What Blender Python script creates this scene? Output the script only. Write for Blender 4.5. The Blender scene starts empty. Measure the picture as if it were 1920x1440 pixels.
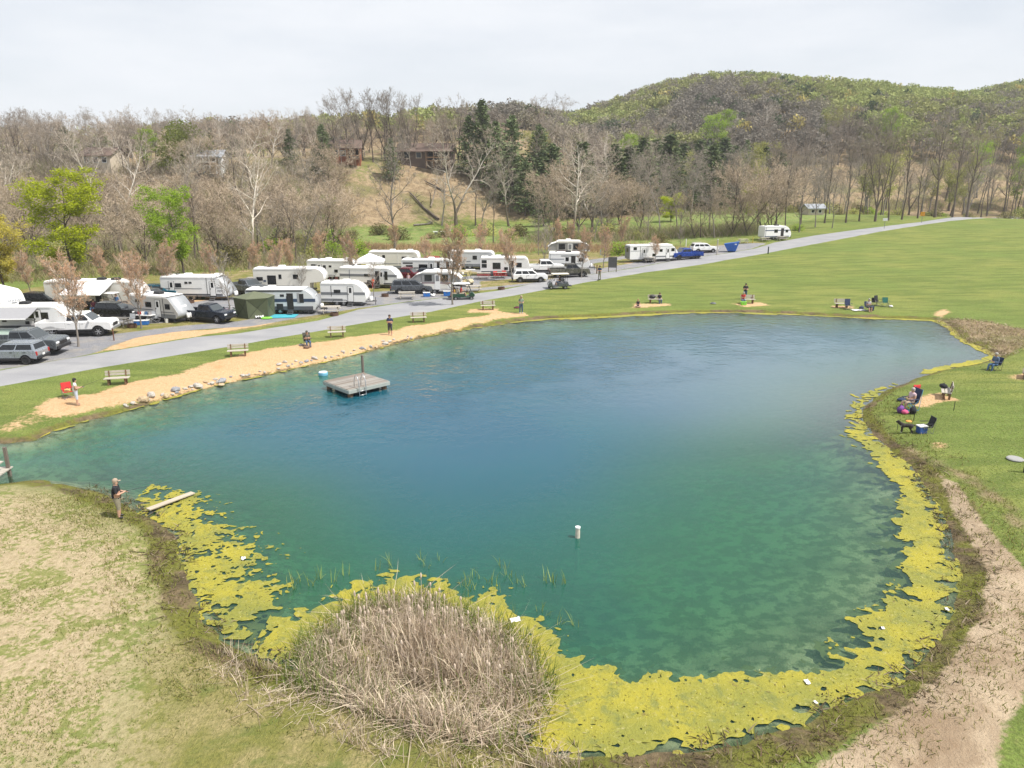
import bpy, math, random
import numpy as np
from mathutils import Vector, Matrix
C = bpy.context.scene.collection
SC = bpy.context.scene
R = math.radians
PI = math.pi
# ------------------------------------------------------------------ camera, sky, sun, exposure
CAM_H, PITCH, FPX = 14.0, R(15.8), 1378.0
cam_d = bpy.data.cameras.new('camera'); cam = bpy.data.objects.new('camera', cam_d); C.objects.link(cam)
cam_d.sensor_width = 36.0; cam_d.lens = 36.0 * FPX / 1920.0
cam_d.clip_start = 0.5; cam_d.clip_end = 6000
cam.location = (0, 0, CAM_H); cam.rotation_euler = (PI / 2 - PITCH, 0, 0)
SC.camera = cam
SUN_EL, SUN_AZ = R(58), R(110)          # azimuth clockwise from +y: right and a little behind the camera
sun_vec = Vector((math.sin(SUN_AZ) * math.cos(SUN_EL), math.cos(SUN_AZ) * math.cos(SUN_EL), math.sin(SUN_EL)))
sl = bpy.data.lights.new('sun', 'SUN'); sl.energy = 4.8; sl.angle = R(0.6); sl.color = (1.0, 0.95, 0.87)
so = bpy.data.objects.new('sun', sl); C.objects.link(so)
so.rotation_euler = sun_vec.to_track_quat('Z', 'Y').to_euler(); so.location = (60, -20, 120)
W = bpy.data.worlds.new('World'); SC.world = W; W.use_nodes = True
wn = W.node_tree.nodes; wl = W.node_tree.links; wn.clear()
w_out = wn.new('ShaderNodeOutputWorld'); w_bg = wn.new('ShaderNodeBackground'); w_bg.inputs['Strength'].default_value = 0.1
sky = wn.new('ShaderNodeTexSky'); sky.sky_type = 'NISHITA'; sky.sun_disc = False
sky.sun_elevation = SUN_EL; sky.sun_rotation = SUN_AZ; sky.dust_density = 1.5; sky.air_density = 1.0
w_tc = wn.new('ShaderNodeTexCoord'); w_map = wn.new('ShaderNodeMapping'); w_map.inputs['Scale'].default_value = (1.0, 1.3, 4.5)
w_no = wn.new('ShaderNodeTexNoise'); w_no.inputs['Scale'].default_value = 1.7; w_no.inputs['Detail'].default_value = 7; w_no.inputs['Roughness'].default_value = 0.55
w_cr = wn.new('ShaderNodeMapRange'); w_cr.inputs['From Min'].default_value = 0.34; w_cr.inputs['From Max'].default_value = 0.62
w_cr.inputs['To Min'].default_value = 0.66; w_cr.inputs['To Max'].default_value = 0.98
w_mix = wn.new('ShaderNodeMix'); w_mix.data_type = 'RGBA'
wl.new(w_tc.outputs['Generated'], w_map.inputs[0]); wl.new(w_map.outputs[0], w_no.inputs['Vector'])
wl.new(w_no.outputs[0], w_cr.inputs[0]); wl.new(w_cr.outputs[0], w_mix.inputs[0])
wl.new(sky.outputs[0], w_mix.inputs[6]); w_mix.inputs[7].default_value = (7.7, 7.95, 8.35, 1)     # thin bright cloud veil
wl.new(w_mix.outputs[2], w_bg.inputs[0]); wl.new(w_bg.outputs[0], w_out.inputs[0])
SC.view_settings.view_transform = 'Standard'; SC.view_settings.look = 'None'
SC.view_settings.exposure = 0.27; SC.view_settings.gamma = 1.0; SC.view_settings.use_curve_mapping = False
SC.cycles.max_bounces = 6; SC.cycles.diffuse_bounces = 2; SC.cycles.glossy_bounces = 2; SC.cycles.transmission_bounces = 2
SC.cycles.transparent_max_bounces = 12; SC.cycles.volume_bounces = 0; SC.cycles.caustics_reflective = False; SC.cycles.caustics_refractive = False
SC.cycles.use_adaptive_sampling = True; SC.cycles.adaptive_threshold = 0.02; SC.cycles.use_denoising = True; SC.cycles.denoiser = 'OPENIMAGEDENOISE'
rnd = random.Random(7)
nrs = np.random.RandomState(11)

# ------------------------------------------------------------------ helpers: tags, mesh builder, materials
def tag(o, label=None, cat=None, group=None, kind=None):
    if label: o['label'] = label
    if cat: o['category'] = cat
    if group: o['group'] = group
    if kind: o['kind'] = kind
    return o
def thing(name, label, cat, loc=(0, 0, 0), rz=0.0, group=None, scale=1.0):
    o = bpy.data.objects.new(name, None); C.objects.link(o); o.empty_display_size = 0.3
    o.location = loc; o.rotation_euler = (0, 0, rz); o.scale = (scale,) * 3
    return tag(o, label, cat, group)
def link_mesh(name, me, parent=None):
    o = bpy.data.objects.new(name, me); C.objects.link(o)
    if parent is not None: o.parent = parent
    return o
def copy_tree(o, parent=None):
    c = o.copy(); C.objects.link(c)
    if parent is not None: c.parent = parent
    for ch in o.children: copy_tree(ch, c)
    return c
class MB:
    def __init__(s): s.v = []; s.f = []; s.m = []
    def add(s, vs, fs, mi=0):
        b = len(s.v); s.v.extend([tuple(p) for p in vs]); s.f.extend([tuple(i + b for i in f) for f in fs]); s.m.extend([mi] * len(fs)); return s
    def box(s, c, d, rz=0.0, ry=0.0, rx=0.0, mi=0, taper=1.0):
        hx, hy, hz = d[0] / 2, d[1] / 2, d[2] / 2
        vs = [Vector((sx * hx * (taper if sz > 0 else 1), sy * hy * (taper if sz > 0 else 1), sz * hz)) for sz in (-1, 1) for sy in (-1, 1) for sx in (-1, 1)]
        m = Matrix.Rotation(rz, 3, 'Z') @ Matrix.Rotation(ry, 3, 'Y') @ Matrix.Rotation(rx, 3, 'X')
        c = Vector(c)
        return s.add([m @ v + c for v in vs], [(0, 2, 3, 1), (4, 5, 7, 6), (0, 1, 5, 4), (2, 6, 7, 3), (0, 4, 6, 2), (1, 3, 7, 5)], mi)
    def prism(s, pts, y0, y1, mi=0, caps=True, inset=0.0):      # profile in x,z extruded along y
        n = len(pts)
        cx = sum(p[0] for p in pts) / n; cz = sum(p[1] for p in pts) / n
        vs = [(p[0], y0, p[1]) for p in pts] + [(p[0], y1, p[1]) for p in pts]
        fs = [(i, (i + 1) % n, n + (i + 1) % n, n + i) for i in range(n)]
        if caps: fs += [tuple(range(n - 1, -1, -1)), tuple(range(n, 2 * n))]
        return s.add(vs, fs, mi)
    def prismz(s, pts, z0, z1, mi=0):                            # outline in x,y extruded along z
        n = len(pts)
        vs = [(p[0], p[1], z0) for p in pts] + [(p[0], p[1], z1) for p in pts]
        fs = [(i, (i + 1) % n, n + (i + 1) % n, n + i) for i in range(n)] + [tuple(range(n - 1, -1, -1)), tuple(range(n, 2 * n))]
        return s.add(vs, fs, mi)
    def tube(s, pts, rad, sides=6, mi=0, cap=True):
        pts = [Vector(p) for p in pts]; n = len(pts)
        if not isinstance(rad, (list, tuple)): rad = [rad] * n
        vs = []; fs = []
        up = Vector((0.13, 0.21, 0.97)); 
        for i, p in enumerate(pts):
            t = (pts[min(i + 1, n - 1)] - pts[max(i - 1, 0)]).normalized()
            a = t.cross(up)
            if a.length < 1e-3: a = t.cross(Vector((1, 0, 0)))
            a.normalize(); b = t.cross(a)
            for k in range(sides):
                an = 2 * PI * k / sides
                vs.append(p + (a * math.cos(an) + b * math.sin(an)) * rad[i])
        for i in range(n - 1):
            for k in range(sides):
                k2 = (k + 1) % sides
                fs.append((i * sides + k, i * sides + k2, (i + 1) * sides + k2, (i + 1) * sides + k))
        if cap: fs += [tuple(range(sides - 1, -1, -1)), tuple(range((n - 1) * sides, n * sides))]
        return s.add(vs, fs, mi)
    def cyl(s, c, r, h, axis='z', sides=14, mi=0, r2=None):
        d = {'x': Vector((1, 0, 0)), 'y': Vector((0, 1, 0)), 'z': Vector((0, 0, 1))}[axis]
        c = Vector(c)
        return s.tube([c - d * h / 2, c + d * h / 2], [r, r if r2 is None else r2], sides, mi)
    def ell(s, c, r, seg=10, rings=6, mi=0, jit=0.0, rng=None, rz=0.0):
        vs = []; fs = []; c = Vector(c); m = Matrix.Rotation(rz, 3, 'Z')
        for i in range(rings + 1):
            th = PI * i / rings
            for k in range(seg):
                ph = 2 * PI * k / seg
                q = 1 + (rng.uniform(-jit, jit) if rng else 0)
                vs.append(c + m @ Vector((r[0] * math.sin(th) * math.cos(ph) * q, r[1] * math.sin(th) * math.sin(ph) * q, -r[2] * math.cos(th) * q)))
        for i in range(rings):
            for k in range(seg):
                k2 = (k + 1) % seg
                fs.append((i * seg + k, i * seg + k2, (i + 1) * seg + k2, (i + 1) * seg + k))
        return s.add(vs, fs, mi)
    def lathe(s, prof, c=(0, 0, 0), seg=14, mi=0):               # prof (r,z)
        c = Vector(c); n = len(prof)
        vs = [c + Vector((r * math.cos(2 * PI * k / seg), r * math.sin(2 * PI * k / seg), z)) for r, z in prof for k in range(seg)]
        fs = [(i * seg + k, i * seg + (k + 1) % seg, (i + 1) * seg + (k + 1) % seg, (i + 1) * seg + k) for i in range(n - 1) for k in range(seg)]
        fs += [tuple(range(seg - 1, -1, -1)), tuple(range((n - 1) * seg, n * seg))]
        return s.add(vs, fs, mi)
    def mesh(s, name, mats, smooth=False):
        me = bpy.data.meshes.new(name); me.from_pydata(s.v, [], s.f); me.update()
        mats = mats if isinstance(mats, (list, tuple)) else [mats]
        for m in mats: me.materials.append(m)
        if len(mats) > 1: me.polygons.foreach_set('material_index', s.m)
        if smooth: me.polygons.foreach_set('use_smooth', [True] * len(me.polygons))
        return me
    def build(s, name, mats, parent=None, smooth=False, bevel=0.0, seg=2):
        o = link_mesh(name, s.mesh(name, mats, smooth), parent)
        if bevel:
            b = o.modifiers.new('edge', 'BEVEL'); b.width = bevel; b.segments = seg; b.limit_method = 'ANGLE'; b.angle_limit = R(40)
        return o
def np_mesh(name, verts, faces, k, mat, smooth=False, attrs=None):
    """verts Nx3, faces Mxk as numpy arrays: one fast mesh"""
    verts = np.ascontiguousarray(verts, dtype=np.float32); faces = np.ascontiguousarray(faces, dtype=np.int32)
    me = bpy.data.meshes.new(name); me.vertices.add(len(verts)); me.vertices.foreach_set('co', verts.ravel())
    m = len(faces); me.loops.add(m * k); me.loops.foreach_set('vertex_index', faces.ravel())
    me.polygons.add(m); me.polygons.foreach_set('loop_start', np.arange(0, m * k, k, dtype=np.int32))
    me.polygons.foreach_set('loop_total', np.full(m, k, dtype=np.int32))
    if smooth: me.polygons.foreach_set('use_smooth', np.ones(m, dtype=bool))
    for nm, (typ, data) in (attrs or {}).items():
        a = me.attributes.new(nm, typ, 'POINT')
        a.data.foreach_set('color' if typ == 'FLOAT_COLOR' else 'value', np.ascontiguousarray(data, dtype=np.float32).ravel())
    me.materials.append(mat); me.update(calc_edges=True)
    return me
# ---- node shorthand
class NT:
    def __init__(s, name):
        s.m = bpy.data.materials.new(name); s.m.use_nodes = True; s.t = s.m.node_tree; s.t.nodes.clear()
        s.out = s.t.nodes.new('ShaderNodeOutputMaterial'); s.co = None
    def n(s, typ, **kw):
        nd = s.t.nodes.new(typ)
        for k, v in kw.items(): setattr(nd, k, v)
        return nd
    def l(s, a, b): s.t.links.new(a, b)
    def set(s, sock, v):
        if hasattr(v, 'is_linked'): s.l(v, sock)
        elif isinstance(v, tuple) and len(v) == 3 and sock.type == 'RGBA': sock.default_value = (*v, 1)
        else: sock.default_value = v
    def coord(s, kind='Object'):
        if s.co is None: s.co = s.n('ShaderNodeTexCoord')
        return s.co.outputs[kind]
    def noise(s, scale, detail=3, rough=0.55, vec=None, stretch=None, kind='Object', dist=0.0):
        nd = s.n('ShaderNodeTexNoise'); nd.inputs['Scale'].default_value = scale; nd.inputs['Detail'].default_value = detail
        nd.inputs['Roughness'].default_value = rough; nd.inputs['Distortion'].default_value = dist
        v = vec or s.coord(kind)
        if stretch:
            mp = s.n('ShaderNodeMapping'); mp.inputs['Scale'].default_value = stretch; s.l(v, mp.inputs[0]); v = mp.outputs[0]
        s.l(v, nd.inputs['Vector']); return nd.outputs[0]
    def mix(s, f, a, b, mode='MIX'):
        nd = s.n('ShaderNodeMix', data_type='RGBA', blend_type=mode); s.set(nd.inputs[0], f); s.set(nd.inputs[6], a); s.set(nd.inputs[7], b); return nd.outputs[2]
    def math(s, op, a, b=0.0, c=None):
        nd = s.n('ShaderNodeMath', operation=op); s.set(nd.inputs[0], a); s.set(nd.inputs[1], b)
        if c is not None: s.set(nd.inputs[2], c)
        return nd.outputs[0]
    def ramp(s, v, a, b, lo=0.0, hi=1.0, smooth=True):
        nd = s.n('ShaderNodeMapRange'); nd.interpolation_type = 'SMOOTHSTEP' if smooth else 'LINEAR'
        s.set(nd.inputs[0], v); s.set(nd.inputs[1], a); s.set(nd.inputs[2], b); s.set(nd.inputs[3], lo); s.set(nd.inputs[4], hi); return nd.outputs[0]
    def attr(s, name):
        nd = s.n('ShaderNodeAttribute', attribute_name=name); return nd
    def sep(s, col):
        nd = s.n('ShaderNodeSeparateColor'); s.l(col, nd.inputs[0]); return nd.outputs
    def bump(s, h, strength=0.3, dist=0.1):
        nd = s.n('ShaderNodeBump'); nd.inputs['Strength'].default_value = strength; nd.inputs['Distance'].default_value = dist; s.l(h, nd.inputs['Height']); return nd.outputs[0]
    def bsdf(s, col, rough=0.6, metal=0.0, normal=None, spec=None, trans=None):
        b = s.n('ShaderNodeBsdfPrincipled'); s.set(b.inputs['Base Color'], col); s.set(b.inputs['Roughness'], rough); s.set(b.inputs['Metallic'], metal)
        if spec is not None: s.set(b.inputs['Specular IOR Level'], spec)
        if normal is not None: s.l(normal, b.inputs['Normal'])
        return b
    def done(s, b): s.l(b.outputs[0] if hasattr(b, 'outputs') else b, s.out.inputs[0]); return s.m
_mc = {}
def mat(name, col, rough=0.6, metal=0.0, var=0.12, scale=6.0, bump=0.0, stretch=None, spec=None):
    """plain procedural surface: two tones of one colour broken up by noise, slight wear in the gloss"""
    if name in _mc: return _mc[name]
    t = NT(name); no = t.noise(scale, 4, 0.6, stretch=stretch)
    a = tuple(c * (1 - var) for c in col); b = tuple(min(1, c * (1 + var)) for c in col)
    c = t.mix(no, a, b)
    rg = t.ramp(t.noise(scale * 2.3, 2), 0.3, 0.7, max(0.03, rough - 0.08), min(1, rough + 0.08))
    _mc[name] = t.done(t.bsdf(c, rg, metal, t.bump(no, bump, 0.02) if bump else None, spec))
    return _mc[name]
def leafmat(name, col, var=0.35, trans=0.35, rvar=0.25):
    if name in _mc: return _mc[name]
    t = NT(name); no = t.noise(1.3, 3)
    oi = t.n('ShaderNodeObjectInfo')
    a = tuple(c * (1 - var) for c in col); b = tuple(min(1, c * (1 + var)) for c in col)
    c = t.mix(no, a, b)
    hv = t.n('ShaderNodeHueSaturation'); t.l(c, hv.inputs['Color']); t.l(t.ramp(oi.outputs['Random'], 0, 1, 1 - rvar, 1 + rvar, False), hv.inputs['Value'])
    d = t.n('ShaderNodeBsdfDiffuse'); t.l(hv.outputs[0], d.inputs[0]); tr = t.n('ShaderNodeBsdfTranslucent'); t.l(hv.outputs[0], tr.inputs[0])
    mx = t.n('ShaderNodeMixShader'); mx.inputs[0].default_value = trans; t.l(d.outputs[0], mx.inputs[1]); t.l(tr.outputs[0], mx.inputs[2])
    _mc[name] = t.done(mx); return _mc[name]
# ---- value noise in numpy (for terrain, mats of algae, scattering)
_perm = np.random.RandomState(3).rand(256, 256)
def vnoise(x, y):
    xi = np.floor(x).astype(int); yi = np.floor(y).astype(int); fx = x - xi; fy = y - yi
    fx = fx * fx * (3 - 2 * fx); fy = fy * fy * (3 - 2 * fy)
    g = lambda i, j: _perm[(xi + i) % 256, (yi + j) % 256]
    return (g(0, 0) * (1 - fx) + g(1, 0) * fx) * (1 - fy) + (g(0, 1) * (1 - fx) + g(1, 1) * fx) * fy
def fbm(x, y, o=4):
    x = np.asarray(x, float); y = np.asarray(y, float); s = 0; a = 0.5
    for i in range(o): s = s + a * vnoise(x * 2 ** i + 17.3 * i, y * 2 ** i + 9.1 * i); a *= 0.5
    return s / (1 - 0.5 ** o)
def sstep(a, b, x):
    t = np.clip((np.asarray(x, float) - a) / (b - a), 0, 1); return t * t * (3 - 2 * t)
# ------------------------------------------------------------------ terrain
CP, SP = math.cos(PITCH), math.sin(PITCH)
def ray(u, v):
    a = (u - 960) / FPX; b = -(v - 720) / FPX
    return np.array([a, CP + b * SP, -SP + b * CP])
def flat(u, v, z=0.0):
    d = ray(u, v); t = (z - CAM_H) / d[2]; return (d[0] * t, d[1] * t)
POND_PX = [(-90, 915), (0, 908), (100, 906), (155, 914), (212, 934), (275, 968), (318, 990), (338, 1030), (352, 1080), (372, 1130), (402, 1180), (455, 1218),
    (540, 1258), (680, 1300), (850, 1340), (1000, 1398), (1060, 1424), (1180, 1420), (1330, 1408), (1480, 1368), (1560, 1332), (1640, 1298), (1710, 1258), (1758, 1200),
    (1788, 1140), (1800, 1080), (1792, 1020), (1772, 960), (1742, 915), (1702, 868), (1664, 842), (1636, 812), (1614, 775), (1640, 746), (1700, 716), (1780, 692), (1850, 678),
    (1872, 668), (1850, 656), (1815, 642), (1796, 626), (1772, 606), (1740, 600), (1600, 595), (1500, 590), (1400, 586.5), (1300, 586), (1200, 590), (1100, 595),
    (1010, 599), (940, 608), (870, 619), (800, 632), (730, 648), (640, 672), (560, 689), (480, 707), (400, 724), (320, 746), (250, 767), (170, 788), (100, 808), (0, 832), (-60, 845)]
POND = [flat(*p) for p in POND_PX]
POND = [(-40.0, 24.0)] + POND[1:-1] + [(-44.0, 40.0)]
def smooth_poly(P, n=4):
    P = np.array(P); out = []
    N = len(P)
    for i in range(N):
        p0, p1, p2, p3 = P[i - 1], P[i], P[(i + 1) % N], P[(i + 2) % N]
        for k in range(n):
            t = k / n
            out.append(0.5 * (2 * p1 + (p2 - p0) * t + (2 * p0 - 5 * p1 + 4 * p2 - p3) * t * t + (3 * p1 - p0 - 3 * p2 + p3) * t ** 3))
    return np.array(out)
def poly_sd(P, x, y):
    """signed distance to a closed polygon, negative inside"""
    x = np.asarray(x, float).ravel(); y = np.asarray(y, float).ravel()
    d = np.full(x.shape, 1e18); ins = np.zeros(x.shape, bool); n = len(P)
    for i in range(n):
        ax, ay = P[i]; bx, by = P[(i + 1) % n]; ex, ey = bx - ax, by - ay
        t = np.clip(((x - ax) * ex + (y - ay) * ey) / (ex * ex + ey * ey + 1e-12), 0, 1)
        d = np.minimum(d, (x - ax - ex * t) ** 2 + (y - ay - ey * t) ** 2)
        if ay != by:
            c = ((ay > y) != (by > y)) & (x < ex * (y - ay) / ey + ax); ins ^= c
    return np.where(ins, -np.sqrt(d), np.sqrt(d))
PONDS = smooth_poly(POND, 3)
GX0, GX1, GY0, GY1, GS = -70.0, 90.0, 4.0, 112.0, 0.4
_gx = np.arange(GX0, GX1 + GS, GS); _gy = np.arange(GY0, GY1 + GS, GS)
_mx, _my = np.meshgrid(_gx, _gy, indexing='ij')
SDG = poly_sd(PONDS, _mx, _my).reshape(_mx.shape)
SDG = SDG + (fbm(_mx * 0.9, _my * 0.9, 3) - 0.5) * 0.5        # ragged bank
def pond_sd(x, y):
    x = np.asarray(x, float); y = np.asarray(y, float)
    fx = np.clip((x - GX0) / GS, 0, len(_gx) - 1.001); fy = np.clip((y - GY0) / GS, 0, len(_gy) - 1.001)
    i = fx.astype(int); j = fy.astype(int); a = fx - i; b = fy - j
    return (SDG[i, j] * (1 - a) + SDG[i + 1, j] * a) * (1 - b) + (SDG[i, j + 1] * (1 - a) + SDG[i + 1, j + 1] * a) * b
# far ridge: heights of its crest along x at the distance RIDGE_Y, read from the skyline
RIDGE_Y = 560.0
RIDGE_PX = [(500, 300), (700, 275), (860, 258), (960, 236), (1040, 224), (1100, 209), (1180, 182), (1240, 161), (1310, 150), (1400, 148), (1480, 158), (1560, 172), (1640, 184), (1710, 196), (1780, 182), (1850, 167), (1920, 154), (2050, 146)]
_rx = []; _rz = []
for u, v in RIDGE_PX:
    d = ray(u, v); t = RIDGE_Y / d[1]; _rx.append(d[0] * t); _rz.append(CAM_H + d[2] * t - 11.0)
def tz(x, y):
    x = np.asarray(x, float); y = np.asarray(y, float); s = pond_sd(x, y)
    so_ = np.maximum(s, 0)
    z = 0.42 * (1 - np.exp(-so_ / 0.9)) + np.minimum(so_, 40) * 0.008
    z = z + 0.05 * (fbm(x * 0.35, y * 0.35, 3) - 0.5) * np.minimum(so_, 1)
    far = x * 0.6 + y * 0.8
    z = z + 3.6 * sstep(85, 215, far) * sstep(-10, 50, x) * (1 - 0.9 * sstep(208, 265, far))
    u = y - (203 + 0.42 * np.minimum(x, 0))
    z = z + (18.5 + 3.5 * (fbm(x * 0.02, y * 0.02, 3) - 0.5)) * sstep(-4, 46, u) * (1 - sstep(-2, 42, x)) * (1 - 0.5 * sstep(330, 420, y))
    r = np.interp(x, _rx, _rz, left=6, right=60)
    zr = r * np.sin(np.clip((y - 270) / (RIDGE_Y - 270), 0, 1.35) * PI / 2) 
    zr = zr + 7 * (fbm(x * 0.012, y * 0.012, 3) - 0.5) * sstep(290, 360, y) * (1 - sstep(480, 560, y))
    z = z + np.where(y > 270, np.maximum(zr, 0), 0)
    sc_ = 5.5 + 8.5 * sstep(-6, 10, x) * sstep(46, 30, y) + 3 * sstep(38, 22, y)
    dep = 3.4 * (1 - np.exp(np.minimum(s, 0) / sc_))
    return np.where(s < 0, -dep, z)
_ts = np.concatenate([np.linspace(8, 120, 330), np.linspace(120.5, 330, 350), np.linspace(332, 900, 200)])
def G(u, v):
    """point of the terrain seen at a pixel of the 1920 x 1440 photograph"""
    d = ray(u, v); px = d[0] * _ts; py = d[1] * _ts; pz = CAM_H + d[2] * _ts
    h = np.maximum(tz(px, py), 0.0)
    k = np.argmax(pz < h)
    if pz[k] >= h[k]: k = len(_ts) - 1
    if k == 0: k = 1
    a0, a1 = pz[k - 1] - h[k - 1], pz[k] - h[k]
    t = _ts[k - 1] + (_ts[k] - _ts[k - 1]) * (a0 / (a0 - a1) if a0 != a1 else 0)
    p = Vector((float(d[0] * t), float(d[1] * t), 0)); p.z = max(float(tz(p.x, p.y)), 0.0); return p
def zt(x, y): return float(tz(x, y))
def proj(x, y, z):
    dz = z - CAM_H; zc = y * CP - dz * SP; yc = y * SP + dz * CP
    return 960 + FPX * x / zc, 720 - FPX * yc / zc
def worldpoly(px): return [tuple(G(*p)[:2]) for p in px]

# painted zones of the ground, as polygons on the ground
SAND = worldpoly([(60, 775), (95, 748), (180, 738), (236, 718), (320, 705), (395, 680), (470, 660), (560, 646), (650, 634), (720, 624), (765, 612), (850, 600), (935, 588), (985, 586), (985, 592), (935, 598), (870, 612), (800, 626), (730, 645), (640, 670), (560, 687), (480, 705), (400, 722), (320, 744), (245, 756), (170, 768), (100, 785)])
SAND2 = worldpoly([(138, 669), (250, 650), (365, 631), (480, 612), (520, 604), (440, 612), (400, 618), (330, 622), (255, 632), (215, 646), (185, 660)])
SANDS = [worldpoly(p) for p in ([(330, 568), (430, 562), (425, 556), (345, 558)], [(1115, 499), (1260, 487), (1262, 484), (1180, 492)], [(1560, 577), (1600, 578), (1600, 573), (1560, 573)], [(1700, 760), (1722, 742), (1760, 735), (1800, 750), (1760, 757), (1730, 765)],
    [(1180, 578), (1186, 569), (1260, 569), (1262, 574), (1215, 576)], [(1372, 570), (1425, 567), (1445, 572), (1400, 576)], [(1890, 702), (1945, 698), (1950, 710), (1900, 712)], [(880, 580), (935, 578), (940, 585), (870, 588)], [(640, 532), (700, 540), (690, 545), (640, 538)],
    [(1750, 832), (1775, 832), (1775, 842), (1752, 842)], [(1750, 590), (1775, 578), (1785, 585), (1765, 598)])]
DIRT = worldpoly([(1757, 888), (1800, 912), (1850, 985), (1925, 1070), (1935, 1290), (1890, 1340), (1865, 1460), (1500, 1460), (1610, 1380), (1700, 1315), (1775, 1245), (1835, 1160), (1852, 1080), (1808, 1000)])
DRY = worldpoly([(-120, 912), (110, 930), (220, 990), (300, 1015), (325, 1090), (300, 1160), (262, 1250), (215, 1460), (-300, 1460), (-250, 1100)])
OLIVE = worldpoly([(215, 1460), (262, 1250), (330, 1040), (420, 1200), (560, 1290), (760, 1370), (1000, 1420), (1100, 1470), (600, 1560)])
LITTER2 = worldpoly([(1765, 600), (1850, 604), (1935, 622), (1920, 650), (1880, 668), (1845, 652), (1810, 636), (1790, 618)])
BROWNR = worldpoly([(1625, 790), (1700, 850), (1790, 900), (1870, 960), (1925, 1020), (1925, 960), (1850, 900), (1760, 860), (1690, 830)])
GRAVEL = [worldpoly(p) for p in (
    [(-160, 720), (0, 693), (140, 670), (185, 660), (215, 646), (260, 632), (330, 622), (400, 616), (470, 612), (560, 596), (670, 578), (760, 566), (860, 554), (780, 548), (660, 560), (560, 585), (440, 603), (330, 612), (200, 628), (90, 640), (0, 640), (-200, 690)],
    [(0, 640), (60, 655), (100, 640), (210, 625), (180, 610), (60, 622), (0, 625)],
    [(180, 610), (300, 606), (470, 590), (470, 570), (330, 578), (180, 590)],
    [(340, 585), (470, 572), (620, 556), (760, 553), (830, 545), (900, 538), (900, 526), (760, 545), (600, 550), (470, 552), (350, 568)],
    [(620, 556), (740, 556), (850, 548), (930, 542), (1040, 527), (1110, 514), (1190, 502), (1270, 487), (1345, 477), (1407, 467), (1440, 456), (1400, 458), (1330, 468), (1250, 480), (1180, 494), (1100, 508), (1000, 530), (900, 540)],
    [(890, 528), (1000, 520), (1120, 506), (1110, 495), (1000, 505), (900, 515), (860, 520)],
    [(880, 508), (960, 520), (1040, 515), (1040, 505), (930, 500)],
    [(1090, 497), (1180, 484), (1185, 478), (1110, 486), (1090, 490)], [(1290, 470), (1350, 470), (1410, 462), (1440, 455), (1400, 456), (1330, 462), (1280, 465)])]
ROAD_NEAR = [(-140, 755), (-60, 737), (40, 719), (130, 702), (200, 689), (335, 667), (440, 650), (520, 635), (615, 619), (740, 597), (815, 585), (920, 562.5), (965, 555), (1060, 537), (1135, 524), (1215, 510.5), (1320, 496), (1370, 487), (1440, 475), (1545, 455), (1600, 445), (1662, 433), (1720, 424), (1787, 414), (1860, 409), (1920, 406.5), (1990, 405)]
ROAD_FAR = [(-140, 720), (-60, 706), (0, 693), (60, 682), (140, 669), (250, 650), (365, 631), (440, 625), (520, 612), (590, 601), (665, 580), (752, 567), (850, 555), (930, 545), (1020, 527), (1095, 516), (1190, 502), (1270, 486), (1345, 477), (1407, 467), (1445, 455), (1520, 442), (1600, 431), (1641, 426.5), (1710, 418), (1787, 409), (1860, 405), (1920, 402.5), (1990, 401)]
RN = [G(*p) for p in ROAD_NEAR]; RF = [G(*p) for p in ROAD_FAR]
ROADPOLY = [tuple(p[:2]) for p in RN] + [tuple(p[:2]) for p in reversed(RF)]

def axis(parts):
    out = [parts[0][0]]
    for a, b, s in parts:
        n = max(1, int(round((b - a) / s))); out += list(np.linspace(a, b, n + 1)[1:])
    return np.array(out)
xs = axis([(-820, -500, 40), (-500, -200, 15), (-200, -70, 4), (-70, -32, 0.9), (-32, 34, 0.4), (34, 70, 0.8), (70, 130, 2), (130, 240, 5), (240, 820, 12)])
ys = axis([(-60, 6, 4), (6, 46, 0.4), (46, 112, 0.7), (112, 210, 1.6), (210, 300, 3.5), (300, 760, 9), (760, 960, 25)])
X, Y = np.meshgrid(xs, ys, indexing='ij')
Z = tz(X, Y)
fx, fy = X.ravel(), Y.ravel()
s_ = pond_sd(fx, fy)
near = (fy < 230) & (np.abs(fx) < 210)
def pm(poly, w, k=1.0):
    P = np.array(poly); m = near & (fx > P[:, 0].min() - w * 3) & (fx < P[:, 0].max() + w * 3) & (fy > P[:, 1].min() - w * 3) & (fy < P[:, 1].max() + w * 3)
    o = np.zeros(len(fx)); o[m] = sstep(w, -w, poly_sd(poly, fx[m], fy[m])) * k; return o
zsand = pm(SAND, 1.5) ; zsand = np.maximum(zsand, pm(SAND2, 0.7))
for p in SANDS: zsand = np.maximum(zsand, pm(p, 1.1, 0.85))
zsand = np.maximum(zsand, pm(worldpoly([(-60, 830), (0, 790), (60, 765), (110, 735), (160, 742), (170, 775), (90, 805), (0, 828)]), 2.0, 0.52))
zdirt = pm(DIRT, 0.7); zdry = pm(DRY, 2.2); zol = pm(OLIVE, 2.0)
zgrav = np.zeros(len(fx))
for p in GRAVEL: zgrav = np.maximum(zgrav, pm(p, 1.0))
zmud = sstep(1.15 + .9 * sstep(36, 30, fy), 0.15, s_) * (s_ > -1.2) * near
zmud = zmud * np.where((fx < -8) & (fy > 36) & (fy < 75), 0.72, 1.0)
zlit = np.maximum(pm(LITTER2, 1.0), pm(BROWNR, 1.5, 0.75))
CAMP = worldpoly([(-200, 720), (-200, 560), (0, 548), (120, 530), (300, 515), (480, 505), (700, 486), (900, 478), (1100, 470), (1290, 462), (1420, 452), (1440, 456), (1270, 486), (1095, 514), (930, 544), (752, 565), (590, 598), (440, 622), (200, 650), (0, 690)])
zcamp = pm(CAMP, 2.0)
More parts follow.
